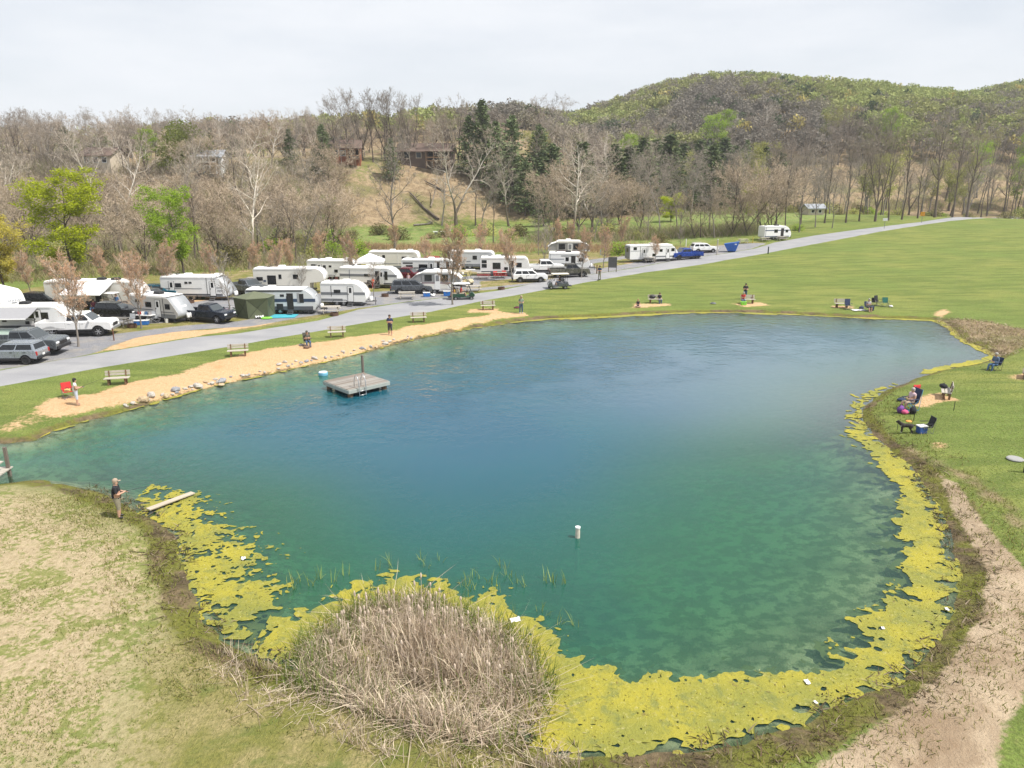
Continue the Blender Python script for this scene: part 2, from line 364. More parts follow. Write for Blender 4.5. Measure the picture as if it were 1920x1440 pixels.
zol = np.maximum(zol, zcamp * .9); zlit = np.maximum(zlit, zcamp * (.15 + .5 * fbm(fx * .25, fy * .25, 3)))
uu = fy - (203 + 0.42 * np.minimum(fx, 0))
hillm = sstep(-6, 8, uu) * (fx < 45)
zlit = np.maximum(zlit, hillm * (0.35 + 0.65 * fbm(fx * 0.05, fy * 0.05, 3)))
zlit = np.maximum(zlit, sstep(-10, 22, fy - (292 - 0.42 * np.maximum(fx, 0))) * (fx > 0)); zlit = np.maximum(zlit, sstep(280, 330, fy))
zlush = sstep(128, 150, fy) * (1 - hillm) * sstep(330, 280, fy) * sstep(60, 30, fx - (fy - 150) * 0.9)
zA = np.stack([zsand, zdirt, zdry, zgrav], 1); zB = np.stack([zmud, zlit, zlush, zol], 1)

t = NT('ground_soil_and_grass')
a1 = t.attr('zA'); a2 = t.attr('zB'); A = t.sep(a1.outputs['Color']); B = t.sep(a2.outputs['Color'])
nbig = t.noise(0.09, 4); nmid = t.noise(0.8, 4); nfin = t.noise(4.5, 5, 0.72); nblade = t.noise(12, 4, 0.75, stretch=(1, 0.6, 1)); nmow = t.noise(0.55, 3, stretch=(0.35, 1.6, 1)); npat = t.noise(0.42, 5, 0.62, dist=0.6)
def thr(m, n, k, lo=0.35, hi=0.65): return t.ramp(t.math('ADD', m, t.math('MULTIPLY', t.math('SUBTRACT', n, 0.5), k)), lo, hi)
grass = t.mix(t.ramp(nbig, 0.35, 0.65), (0.200, 0.272, 0.062), (0.310, 0.322, 0.085))
grass = t.mix(t.ramp(nmow, 0.40, 0.64), grass, (0.150, 0.200, 0.045))
grass = t.mix(t.ramp(nfin, 0.45, 0.75, 0, 0.7), grass, (0.30, 0.285, 0.105))
grass = t.mix(t.ramp(nblade, 0.35, 0.7, 0.75, 0), grass, (0.085, 0.115, 0.028))
lush = t.mix(t.ramp(nmid, 0.35, 0.65), (0.130, 0.210, 0.045), (0.245, 0.255, 0.095))
col = t.mix(thr(B[2], nbig, 0.5), grass, lush)
olive = t.mix(t.ramp(nmid, 0.4, 0.65), (0.24, 0.225, 0.065), (0.38, 0.31, 0.15)); olive = t.mix(t.ramp(nblade, 0.35, 0.7, 0.6, 0), olive, (0.10, 0.11, 0.03)); olive = t.mix(t.ramp(npat, 0.55, 0.68, 0, 0.8), olive, (0.12, 0.155, 0.035))
col = t.mix(thr(a2.outputs['Alpha'], nmid, 0.4), col, olive)
dryc = t.mix(t.ramp(nfin, 0.3, 0.7), (0.38, 0.30, 0.19), (0.53, 0.43, 0.285)); dryc = t.mix(t.ramp(nblade, 0.3, 0.6, 0.5, 0), dryc, (0.27, 0.20, 0.10))
olv2 = t.mix(t.ramp(nfin, 0.35, 0.65), (0.195, 0.215, 0.065), (0.315, 0.29, 0.125)); col = t.mix(A[2], col, olv2)
dmask = t.math('MULTIPLY', A[2], t.ramp(t.math('ADD', t.noise(0.8, 5, 0.65, dist=0.8), t.math('MULTIPLY', t.math('SUBTRACT', nfin, 0.5), 0.7)), 0.41, 0.50, 0, 0.95)); col = t.mix(dmask, col, dryc)
tuft = t.math('MULTIPLY', A[2], t.ramp(t.noise(2.3, 4, 0.6), 0.54, 0.66)); col = t.mix(t.math('MULTIPLY', tuft, 0.75), col, (0.19, 0.215, 0.06))
lit = t.mix(t.ramp(nmid, 0.35, 0.65), (0.24, 0.175, 0.105), (0.38, 0.29, 0.18)); lit = t.mix(t.ramp(nbig, 0.5, 0.65, 0, 0.7), lit, (0.16, 0.165, 0.06)); lit = t.mix(t.ramp(nblade, 0.3, 0.6, 0.55, 0), lit, (0.09, 0.06, 0.035))
col = t.mix(thr(B[1], nmid, 0.6), col, lit)
sandc = t.mix(t.ramp(nfin, 0.3, 0.7), (0.50, 0.325, 0.175), (0.635, 0.425, 0.245)); sandc = t.mix(t.ramp(nmid, 0.55, 0.75, 0, 0.6), sandc, (0.48, 0.28, 0.125))
dirtc = t.mix(t.ramp(npat, 0.35, 0.65), (0.30, 0.22, 0.145), (0.48, 0.38, 0.265)); dirtc = t.mix(t.ramp(nfin, 0.5, 0.75, 0, 0.5), dirtc, (0.22, 0.14, 0.08))
grav = t.mix(nfin, (0.17, 0.175, 0.195), (0.31, 0.31, 0.325)); grav = t.mix(t.ramp(nmid, 0.4, 0.7, 0, 0.5), grav, (0.37, 0.335, 0.285))
mud = t.mix(t.ramp(nmid, 0.35, 0.6), (0.11, 0.085, 0.05), (0.20, 0.15, 0.085)); mud = t.mix(t.ramp(npat, 0.40, 0.55), mud, (0.17, 0.175, 0.035)); mud = t.mix(t.ramp(nfin, 0.3, 0.6, 0.55, 0), mud, (0.035, 0.028, 0.018))
col = t.mix(thr(B[0], nfin, 0.7), col, mud)
sfx = t.math('ADD', t.math('MULTIPLY', npat, 0.6), t.math('MULTIPLY', nfin, 0.4))
col = t.mix(thr(A[0], sfx, 1.5, 0.36, 0.60), col, sandc)
col = t.mix(thr(A[1], sfx, 1.3, 0.45, 0.64), col, dirtc)
col = t.mix(thr(a1.outputs['Alpha'], nmid, 0.3), col, grav)
sx = t.n('ShaderNodeSeparateXYZ'); t.l(t.coord('Object'), sx.inputs[0])
bed = t.mix(t.ramp(t.noise(1.9, 4, 0.6), 0.42, 0.58), (0.21, 0.23, 0.115), (0.50, 0.48, 0.30)); bed = t.mix(t.ramp(t.noise(0.35, 3), 0.45, 0.6, 0, 0.5), bed, (0.09, 0.10, 0.05))
col = t.mix(t.ramp(sx.outputs[2], -0.10, 0.02), bed, col)
bmp = t.bump(t.math('ADD', nfin, nblade), 0.7, 0.14)
GROUND_M = t.done(t.bsdf(col, 0.92, 0, bmp, 0.15))
nx, ny = len(xs), len(ys)
ii, jj = np.meshgrid(np.arange(nx - 1), np.arange(ny - 1), indexing='ij')
q = (ii * ny + jj).ravel(); F = np.stack([q, q + ny, q + ny + 1, q + 1], 1)
me = np_mesh('ground', np.stack([fx, fy, Z.ravel()], 1), F, 4, GROUND_M, True, {'zA': ('FLOAT_COLOR', zA), 'zB': ('FLOAT_COLOR', zB)})
tag(link_mesh('ground', me), kind='structure')

# ---- road draped on the terrain
def strip(name, L, Rr, dz, m, nseg=7, sub=6, kind='structure'):
    L = [Vector(p) for p in L]; Rr = [Vector(p) for p in Rr]; rows = []
    for i in range(len(L) - 1):
        for k in range(sub):
            f = k / sub; rows.append((L[i].lerp(L[i + 1], f), Rr[i].lerp(Rr[i + 1], f)))
    rows.append((L[-1], Rr[-1])); V = []
    for a, b in rows:
        for j in range(nseg + 1): p = a.lerp(b, j / nseg); V.append((p.x, p.y, 0))
    V = np.array(V); V[:, 2] = tz(V[:, 0], V[:, 1]) + dz
    # the two rims are turned down into the verge
    n = nseg + 1; Fs = []
    for i in range(len(rows) - 1):
        for j in range(nseg): Fs.append((i * n + j, (i + 1) * n + j, (i + 1) * n + j + 1, i * n + j + 1))
    V[0::n, 2] -= dz * 1.6; V[n - 1::n, 2] -= dz * 1.6
    return tag(link_mesh(name, np_mesh(name, V, np.array(Fs), 4, m, True)), kind=kind)
t = NT('asphalt'); n1 = t.noise(0.35, 4); n2 = t.noise(9, 4, 0.7); n3 = t.noise(0.5, 3, stretch=(0.25, 1.3, 1))
c = t.mix(n2, (0.235, 0.237, 0.250), (0.315, 0.315, 0.325)); c = t.mix(t.ramp(n1, 0.4, 0.7, 0, 0.45), c, (0.36, 0.355, 0.35)); c = t.mix(t.ramp(n3, 0.52, 0.66, 0, 0.35), c, (0.195, 0.197, 0.21))
ASPHALT = t.done(t.bsdf(c, 0.85, 0, t.bump(n2, 0.25, 0.02), 0.2))
strip('road', RN, RF, 0.07, ASPHALT)
# ------------------------------------------------------------------ pond water and algae
wx = np.arange(GX0, GX1, 0.6); wy = np.arange(12, 100, 0.6)
WX, WY = np.meshgrid(wx, wy, indexing='ij'); WS = pond_sd(WX, WY)
keep = (WS < 0.9)
cell = keep[:-1, :-1] | keep[1:, :-1] | keep[1:, 1:] | keep[:-1, 1:]
idx = np.arange(WX.size).reshape(WX.shape)
ci, cj = np.nonzero(cell)
F = np.stack([idx[ci, cj], idx[ci + 1, cj], idx[ci + 1, cj + 1], idx[ci, cj + 1]], 1)
used, inv = np.unique(F, return_inverse=True); F = inv.reshape(F.shape)
V = np.stack([WX.ravel()[used], WY.ravel()[used], np.zeros(len(used))], 1)
depth = np.maximum(0, -tz(V[:, 0], V[:, 1]))
# ripple field: the breeze roughens the far and left water, the right bay and the near water lie calm
rip = sstep(36, 54, V[:, 1] - 0.45 * V[:, 0]) * (1 - 0.8 * sstep(2, 22, V[:, 0] - 0.35 * (V[:, 1] - 58)) * sstep(74, 62, V[:, 1]))
rip = np.clip(0.12 + rip, 0, 1)
painted_sheen = sstep(0, 24, V[:, 0] - 0.30 * (V[:, 1] - 58)) * sstep(32, 52, V[:, 1]); painted_sheen = np.maximum(painted_sheen, .28 * sstep(48, 78, V[:, 1]))        # pale sky sheen painted in by extra reflectance, right bay and far water
t = NT('pond_water')
da = t.attr('depth').outputs['Fac']; ra = t.attr('ripple').outputs['Fac']
geo = t.coord('Object')
w1 = t.noise(2.2, 4, 0.65, stretch=(1, 0.6, 1)); w2 = t.noise(1.1, 2, 0.5); w3 = t.noise(0.25, 3)
hgt = t.math('ADD', t.math('MULTIPLY', w1, 0.55), t.math('MULTIPLY', w2, 0.45))
amp = t.math('MULTIPLY', ra, t.ramp(w3, 0.3, 0.65, 0.4, 1.5))
bn = t.n('ShaderNodeBump'); bn.inputs['Distance'].default_value = 0.30; t.l(hgt, bn.inputs['Height']); t.l(t.math('MULTIPLY', amp, 0.50), bn.inputs['Strength'])
deepc = t.mix(t.ramp(da, 1.3, 3.3), (0.024, 0.130, 0.078), (0.006, 0.074, 0.126))
deepc = t.mix(t.ramp(t.noise(0.07, 3), 0.42, 0.62, 0, 0.35), deepc, (0.008, 0.100, 0.118))
murk = t.n('ShaderNodeBsdfDiffuse'); t.l(deepc, murk.inputs[0])
tp = t.n('ShaderNodeBsdfTransparent'); t.l(t.mix(t.ramp(da, 0, 1.6), (0.80, 0.88, 0.80), (0.25, 0.66, 0.42)), tp.inputs[0])
body = t.n('ShaderNodeMixShader'); t.l(t.ramp(da, 0.05, 3.0, 0.14, 0.97, False), body.inputs[0]); t.l(tp.outputs[0], body.inputs[1]); t.l(murk.outputs[0], body.inputs[2])
gl = t.n('ShaderNodeBsdfGlossy'); gl.inputs['Roughness'].default_value = 0.04; t.l(bn.outputs[0], gl.inputs['Normal']); gl.inputs[0].default_value = (1, 1, 1, 1)
fr = t.n('ShaderNodeFresnel'); t.l(t.ramp(t.attr('painted_sheen').outputs['Fac'], 0, 1, 1.36, 3.1), fr.inputs['IOR']); t.l(bn.outputs[0], fr.inputs['Normal'])
mx = t.n('ShaderNodeMixShader'); t.l(fr.outputs[0], mx.inputs[0]); t.l(body.outputs[0], mx.inputs[1]); t.l(gl.outputs[0], mx.inputs[2])
WATER_M = t.done(mx)
me = np_mesh('water', V, F, 4, WATER_M, True, {'depth': ('FLOAT', depth), 'ripple': ('FLOAT', rip), 'painted_sheen': ('FLOAT', painted_sheen)})
tag(link_mesh('water', me), kind='structure')

# algae mats: flat floating sheets with ragged rims, traced by marching squares over a field
def iso_sheet(x0, x1, y0, y1, s, field, z0, name, m, zamp=0.016):
    gx = np.arange(x0, x1 + s, s); gy = np.arange(y0, y1 + s, s); GXX, GYY = np.meshgrid(gx, gy, indexing='ij')
    f = field(GXX, GYY); ins = f > 0; ny_ = len(gy)
    full = ins[:-1, :-1] & ins[1:, :-1] & ins[1:, 1:] & ins[:-1, 1:]
    part_ = (ins[:-1, :-1] | ins[1:, :-1] | ins[1:, 1:] | ins[:-1, 1:]) & ~full
    verts = {}; vl = []; fl = []
    def vert(key, x, y):
        i = verts.get(key)
        if i is None: i = verts[key] = len(vl); vl.append((x, y))
        return i
    for i, j in zip(*np.nonzero(full)):
        fl.append(tuple(vert((a, b, 0), gx[a], gy[b]) for a, b in ((i, j), (i + 1, j), (i + 1, j + 1), (i, j + 1))))
    for i, j in zip(*np.nonzero(part_)):
        cs = ((i, j), (i + 1, j), (i + 1, j + 1), (i, j + 1)); out = []
        for k in range(4):
            a = cs[k]; b = cs[(k + 1) % 4]; fa = f[a]; fb = f[b]
            if fa > 0: out.append(vert((a[0], a[1], 0), gx[a[0]], gy[a[1]]))
            if (fa > 0) != (fb > 0):
                tt = fa / (fa - fb); lo = min(a, b); e = 1 if a[0] != b[0] else 2
                out.append(vert((lo[0], lo[1], e), gx[a[0]] + (gx[b[0]] - gx[a[0]]) * tt, gy[a[1]] + (gy[b[1]] - gy[a[1]]) * tt))
        if len(out) >= 3: fl.append(tuple(out))
    P = np.array(vl); zz = z0 + zamp * fbm(P[:, 0] * 3, P[:, 1] * 3, 3)
    me = bpy.data.meshes.new(name); me.from_pydata(np.column_stack([P, zz]).tolist(), [], fl); me.materials.append(m); me.update()
    me.polygons.foreach_set('use_smooth', [True] * len(me.polygons))
    return link_mesh(name, me)
t = NT('floating_algae'); n1 = t.noise(0.5, 4); n2 = t.noise(5, 5, 0.75); n3 = t.noise(13, 4, 0.75)
n4 = t.noise(1.6, 5, 0.7, dist=0.5)
c = t.mix(t.ramp(n1, 0.35, 0.65), (0.245, 0.245, 0.045), (0.37, 0.325, 0.038)); c = t.mix(t.ramp(n4, 0.50, 0.66, 0, 0.75), c, (0.175, 0.195, 0.055)); c = t.mix(t.ramp(n2, 0.55, 0.70, 0, 0.8), c, (0.40, 0.37, 0.13)); c = t.mix(t.ramp(n2, 0.28, 0.43, 0.8, 0), c, (0.13, 0.125, 0.03)); c = t.mix(t.ramp(n3, 0.62, 0.74, 0, 0.7), c, (0.46, 0.42, 0.20)); c = t.mix(t.ramp(n4, 0.26, 0.38, 0.8, 0), c, (0.16, 0.115, 0.05))
ALGAE_M = t.done(t.bsdf(c, 0.75, 0, t.bump(t.math('ADD', n2, n3), 0.8, 0.07), 0.3))
PT = [flat(*p) for p in ((520, 1130), (600, 1150), (700, 1090), (760, 1072), (850, 1100), (960, 1110), (1010, 1160), (1060, 1200), (1110, 1230), (1200, 1272), (1330, 1268), (1450, 1262), (1560, 1242), (1640, 1200), (1660, 1150), (1700, 1090), (1695, 1000), (1660, 900), (1630, 860), (1605, 805), (1590, 760))]
# edge of the mat towards open water
ALG = [flat(*p) for p in ((425, 1195), (480, 1185), (560, 1165), (640, 1110), (740, 1078), (830, 1096), (890, 1128), (950, 1118), (1000, 1160), (1035, 1185), (1070, 1210), (1100, 1232), (1150, 1256), (1200, 1273), (1330, 1266), (1440, 1258), (1520, 1258), (1590, 1226), (1628, 1195), (1632, 1150), (1690, 1110), (1702, 1080), (1692, 1030), (1676, 985), (1690, 930), (1660, 890), (1632, 860), (1600, 825), (1596, 790), (1590, 757), (1640, 735), (1700, 716), (1740, 760), (1800, 900), (1840, 1100), (1800, 1250), (1600, 1380), (1300, 1450), (1000, 1450), (500, 1300))]
ALGL = [flat(*p) for p in ((248, 905), (330, 930), (420, 985), (440, 1010), (490, 1050), (470, 1082), (505, 1105), (470, 1155), (430, 1180), (400, 1190), (300, 1000), (210, 940))]
def f_main(x, y):
    d = -poly_sd(ALG, x, y).reshape(x.shape); s = pond_sd(x, y)
    n = fbm(x * 0.9, y * 0.9, 4) - 0.5; n2 = fbm(x * 3.1, y * 3.6, 5) - 0.5; n3 = fbm(x * 8, y * 10, 4) - 0.5
    f = np.minimum(d * 0.6 + n * 0.8 + n2 * 1.1, 0.4 + n2 * 0.6) + n3 * 0.5
    hole = (fbm(x * 0.8 + y * .5 + 40, y * 1.3 - x * .4 + 7, 4) - 0.645 - 0.25 * sstep(-0.3, -1.1, s)) * 3.0          # dark gaps near the bank
    hole = np.maximum(hole, (fbm(x * 5 + 90, y * 6.5, 4) - 0.735 - .05 * sstep(-.5, -1.5, s)) * 3.5)
    f = np.minimum(f, -hole + n2 * 0.4 + n3 * .5 + 0.02)
    return np.minimum(f, (-0.10 - s) * 0.9 + n2 * 1.3 + n3 * .9)
tag(iso_sheet(-8, 22, 14.5, 34, 0.085, f_main, 0.012, 'floating_algae', ALGAE_M), kind='stuff'); tag(iso_sheet(8, 34, 34, 54, 0.14, f_main, 0.012, 'floating_algae', ALGAE_M), kind='stuff')
SUNK_M = mat('sunken_algae', (.15, .155, .045), .9, 0, .45, 4)
tag(iso_sheet(-8, 22, 14.5, 34, 0.12, lambda x, y: f_main(x, y) + .22 + (fbm(x * 2.2 + 3, y * 2.6, 4) - .5) * 1.3, -.13, 'sunken_algae', SUNK_M), kind='stuff'); tag(iso_sheet(8, 34, 34, 54, 0.2, lambda x, y: f_main(x, y) + .2 + (fbm(x * 2.2 + 3, y * 2.6, 4) - .5) * 1.3, -.13, 'sunken_algae', SUNK_M), kind='stuff')
def f_left(x, y):
    d = -poly_sd(ALGL, x, y).reshape(x.shape); s = pond_sd(x, y)
    n = fbm(x * 0.7 + 5, y * 1.1, 3) - 0.5; n2 = fbm(x * 3.4, y * 4.5, 5) - 0.5; n3 = fbm(x * 10, y * 13, 3) - 0.5
    f = np.minimum(d * 0.5 + n * 0.8, 0.24) + n2 * 1.35 + n * 0.7 + n3 * 1.0
    return np.minimum(f, (-0.1 - s) * 1.2 + n2 * 1.5 + n3 * .4)
tag(iso_sheet(-17, -5, 20, 32, 0.085, f_left, 0.012, 'floating_algae', ALGAE_M), kind='stuff')
tag(iso_sheet(-17, -5, 20, 32, 0.12, lambda x, y: f_left(x, y) + .25 + (fbm(x * 2.2 + 3, y * 2.6, 4) - .5) * 1.3, -.13, 'sunken_algae', SUNK_M), kind='stuff')
def f_rim(x, y):
    s = pond_sd(x, y); n = fbm(x * 0.35, y * 0.35, 3) - 0.5; n2 = fbm(x * 2.2, y * 2.2, 4) - 0.5
    w = 0.10 + n * 1.0 + 0.55 * sstep(-2, 8, x) + 0.35 * sstep(26, 38, x) * sstep(62, 54, y)
    f = np.minimum(s + w, 0.1 - s) + n2 * 0.9
    return np.where((y > 33) & ((x < 14) | (y > 52)), f, -1)
tag(iso_sheet(-42, 52, 33, 82, 0.25, f_rim, 0.010, 'floating_algae', ALGAE_M), kind='stuff')
# ------------------------------------------------------------------ trees
def rot_about(d, ang, az):
    d = d.normalized(); a = d.orthogonal().normalized(); b = d.cross(a)
    return (d * math.cos(ang) + (a * math.cos(az) + b * math.sin(az)) * math.sin(ang)).normalized()
class TreeGen:
    """recursive bare tree; limbs as tapered tubes, twigs as slender blades, optional buds or leaves at the twig ends"""
    def __init__(s, seed, H, clear, spread, nl=(14, 7, 6, 5), lens=(0.5, 0.5, 0.45, 0.5), angs=(0.75, 0.7, 0.7, 0.8), up=0.12, r0=None, wob=0.12, levels=4, fork=None, tw=0.035, apical=1.0):
        s.g = random.Random(seed); s.tr = MB(); s.cr = MB(); s.tips = []; s.levels = levels; s.nl = nl; s.lens = lens; s.angs = angs; s.up = up; s.wob = wob; s.tw = tw; s.spread = spread
        r0 = r0 or H * 0.016
        if fork:
            h = H * clear * 0.6
            s.tr.tube([(0, 0, -0.3), (0, 0, h * 0.5), (0, 0, h)], [r0 * 1.5, r0 * 1.15, r0], 7, cap=False)
            for k in range(fork):
                az = 2 * PI * (k + s.g.uniform(-.2, .2)) / fork
                s.branch(Vector((0, 0, h * 0.93)), rot_about(Vector((0, 0, 1)), spread * s.g.uniform(0.25, 0.5), az), H - h, r0 * 0.72, 0, tmin=0.12)
        else:
            s.branch(Vector((0, 0, -0.3)), Vector((s.g.uniform(-.05, .05), s.g.uniform(-.05, .05), 1)), H * 1.0, r0, 0, tmin=clear)
    def branch(s, p, d, L, r, lv, tmin=0.15):
        g = s.g; n = (7, 5, 3, 2, 2)[lv]; pts = [p.copy()]; d = d.normalized(); q = p.copy(); dirs = [d.copy()]
        for i in range(n):
            w = s.wob * (0.5 if lv == 0 else 1.3)
            d = (d + Vector((g.gauss(0, w), g.gauss(0, w), g.gauss(0, w) + s.up * (0 if lv == 0 else 1)))).normalized()
            q = q + d * (L / n); pts.append(q.copy()); dirs.append(d.copy())
        if lv <= 2:
            rad = [max(r * (1 - 0.88 * (i / n) ** 0.9), 0.012) for i in range(n + 1)]
            if lv == 0: rad[0] *= 1.35
            (s.tr if lv <= 1 else s.cr).tube(pts, rad, (7, 5, 3)[lv], cap=False)
        else:
            a = rot_about(d, PI / 2, g.uniform(0, 6.28)) * s.tw * (1.0 if lv == 3 else 0.7)
            vs = [pts[0] - a / 2, pts[0] + a / 2]
            for k in range(1, n): vs += [pts[k] - a * 0.35, pts[k] + a * 0.35]
            vs.append(pts[-1]); fs = []
            for k in range(n - 1): fs.append((2 * k, 2 * k + 1, 2 * k + 3, 2 * k + 2))
            fs.append((2 * n - 2, 2 * n - 1, 2 * n)); s.cr.add(vs, fs)
        if lv >= s.levels: s.tips.append((pts[-1], d)); s.tips.append((pts[n // 2], d)); return
        m = s.nl[lv]
        for k in range(m):
            f = tmin + (1 - tmin) * ((k + g.random()) / m) if lv == 0 else g.uniform(0.2, 1.0)
            f = min(f, 0.99); x = f * n; i = min(int(x), n - 1); pp = pts[i].lerp(pts[i + 1], x - i)
            if lv == 0: az = k * 2.4 + g.uniform(-.5, .5); env = math.sin(PI * min(1, (1 - f) * 0.8 + 0.22)) ** 0.7
            else: az = g.uniform(0, 6.28); env = 1 - 0.45 * f
            dd = rot_about(dirs[i], s.angs[lv] * g.uniform(0.7, 1.25) * (s.spread if lv == 0 else 1), az)
            if lv == 0: LL = L * s.lens[0] * env * g.uniform(0.75, 1.15)
            else: LL = L * s.lens[lv] * env * g.uniform(0.7, 1.2)
            rr = max(r * (1 - 0.85 * f) * 0.62, 0.02 if lv < 2 else 0.012)
            s.branch(pp, dd, LL, rr, lv + 1)
    def leaves(s, per, size, spread, frac=1.0, droop=0.3):
        g = s.g; b = MB()
        for p, d in s.tips:
            if g.random() > frac: continue
            for k in range(per):
                c = p + Vector((g.gauss(0, spread), g.gauss(0, spread), g.gauss(0, spread * 0.7) - droop * spread))
                a = Vector((g.gauss(0, 1), g.gauss(0, 1), g.gauss(0, .6))).normalized() * size * g.uniform(.6, 1.3); e = a.orthogonal().normalized() * size * 0.6 * g.uniform(.6, 1.2)
                e = Matrix.Rotation(g.uniform(0, 6.28), 3, a) @ e
                b.add([c - a / 2, c + e / 2, c + a / 2, c - e / 2], [(0, 1, 2, 3)])
        return b
def bark(name, lo, hi=None, h=6.0):
    """bark that turns from lo at the foot to hi on the upper limbs (sycamores shed theirs there)"""
    if name in _mc: return _mc[name]
    t = NT(name); no = t.noise(2.0, 4, 0.65, stretch=(1, 1, 0.35)); c = t.mix(no, tuple(x * .7 for x in lo), tuple(x * 1.3 for x in lo))
    if hi:
        sx = t.n('ShaderNodeSeparateXYZ'); t.l(t.coord('Object'), sx.inputs[0])
        c2 = t.mix(t.ramp(no, 0.4, 0.6), tuple(x * .75 for x in hi), hi)
        c = t.mix(t.ramp(t.math('ADD', sx.outputs[2], t.math('MULTIPLY', no, 3.0)), h, h + 4), c, c2)
    oi = t.n('ShaderNodeObjectInfo'); hv = t.n('ShaderNodeHueSaturation'); t.l(c, hv.inputs['Color']); t.l(t.ramp(oi.outputs['Random'], 0, 1, 0.8, 1.2, False), hv.inputs['Value'])
    _mc[name] = t.done(t.bsdf(hv.outputs[0], 0.9, 0, t.bump(no, 0.5, 0.05), 0.1)); return _mc[name]
B_SYC = bark('sycamore_bark', (0.20, 0.165, 0.13), (0.66, 0.60, 0.52), 7)
B_SYCT = bark('sycamore_twigs', (0.48, 0.405, 0.335))
B_BRN = bark('brown_bark', (0.12, 0.098, 0.082)); B_BRNT = bark('brown_twigs', (0.285, 0.24, 0.20))
B_GRY = bark('grey_bark', (0.24, 0.215, 0.19)); B_GRYT = bark('grey_twigs', (0.345, 0.30, 0.255))
B_TAN = bark('tan_twigs', (0.46, 0.37, 0.28)); B_RED = leafmat('russet_buds', (0.60, 0.37, 0.235), 0.3, 0.2, 0.15)
L_BRT = leafmat('bright_spring_leaves', (0.46, 0.52, 0.035), 0.3, 0.45, 0.12); L_YEL = leafmat('yellow_spring_leaves', (0.56, 0.49, 0.11), 0.3, 0.45, 0.12)
L_MID = leafmat('young_green_leaves', (0.28, 0.40, 0.05), 0.3, 0.4, 0.18); L_BUD = leafmat('olive_buds', (0.38, 0.38, 0.13), 0.3, 0.3, 0.2); L_CON = leafmat('dark_needles', (0.15, 0.19, 0.09), 0.4, 0.1, 0.3)
PROTO = {}; TOP = {}
def proto(kind, tg, mt, mc, leaves=None, lm=None):
    tr = tg.tr.mesh('trunk', mt, True); cr = tg.cr.mesh('crown', mc)
    lf = leaves.mesh('leaves', lm) if leaves else None; PROTO.setdefault(kind, []).append((tr, cr, lf)); TOP[tr.name] = float(np.percentile([v.co.z for m_ in (cr, lf) if m_ for v in m_.vertices], 99.3))
for k in range(4): proto('sycamore', TreeGen(100 + k, 1.0 * 23, 0.30, 1.0, (15, 8, 6, 5), (0.36, 0.5, 0.5, 0.5), (0.85, 0.75, 0.7, 0.8), 0.10, 0.36, 0.15, tw=0.05, fork=None if k % 2 else 2), B_SYC, B_SYCT)
for k in range(4): proto('oak', TreeGen(140 + k, 22, 0.30, 0.8, (15, 9, 7, 5), (0.40, 0.5, 0.5, 0.5), (0.75, 0.65, 0.7, 0.8), 0.14, 0.34, 0.11, tw=0.045, fork=3 if k % 2 else None), B_BRN, B_BRNT)
for k in range(4): proto('tall', TreeGen(180 + k, 24, 0.42, 0.75, (13, 7, 6, 5), (0.26, 0.5, 0.5, 0.5), (0.7, 0.7, 0.7, 0.8), 0.16, 0.26, 0.12, tw=0.045), B_BRN, B_BRNT)
for k in range(4): proto('grey', TreeGen(220 + k, 18, 0.25, 0.9, (16, 8, 7, 5), (0.38, 0.5, 0.5, 0.5), (0.8, 0.7, 0.8, 0.9), 0.12, 0.22, 0.16, tw=0.045), B_GRY, B_GRYT)
for k in range(3): proto('scrub', TreeGen(260 + k, 11, 0.10, 1.0, (18, 9, 7, 5), (0.5, 0.5, 0.5, 0.5), (0.8, 0.7, 0.8, 0.9), 0.12, 0.13, 0.17, tw=0.04, fork=3), B_BRN, B_TAN)
for k in range(4):
    tg = TreeGen(300 + k, 6.2, 0.30, 0.8, (20, 10, 8, 4), (0.38, 0.55, 0.5, 0.45), (0.75, 0.6, 0.65, 0.75), 0.20, 0.085, 0.10, tw=0.022)
    proto('maple', tg, B_GRY, B_TAN, tg.leaves(1, 0.075, 0.05, 0.55, 0), B_RED)
for k in range(2): proto('young', TreeGen(320 + k, 6.5, 0.28, 0.85, (14, 7, 6, 4), (0.42, 0.55, 0.5, 0.45), (0.8, 0.6, 0.6, 0.7), 0.2, 0.09, 0.10, tw=0.026), B_GRY, B_GRYT)
for k, (m, knd) in enumerate(((L_BRT, 'bright'), (L_MID, 'green'), (L_YEL, 'yellow'))):
    tg = TreeGen(340 + k, 15, 0.14, 1.0, (22, 9, 6, 3), (0.36, 0.5, 0.45, 0.45), (1.05, 0.7, 0.7, 0.8), 0.06, 0.20, 0.12, tw=0.04, levels=3)
    proto(knd, tg, B_BRN, B_BRNT, tg.leaves(7 if k != 1 else 6, 0.34, 0.40, 0.95), m)
for k in range(3):
    tg = TreeGen(360 + k, 20, 0.25, 0.9, (16, 8, 6, 4), (0.36, 0.5, 0.5, 0.5), (0.8, 0.7, 0.7, 0.8), 0.12, 0.25, 0.13, tw=0.05, levels=3)
    proto('budding', tg, B_GRY, B_GRYT, tg.leaves(4, 0.40, 0.5, 0.9), (L_BUD, L_MID, L_BUD)[k])
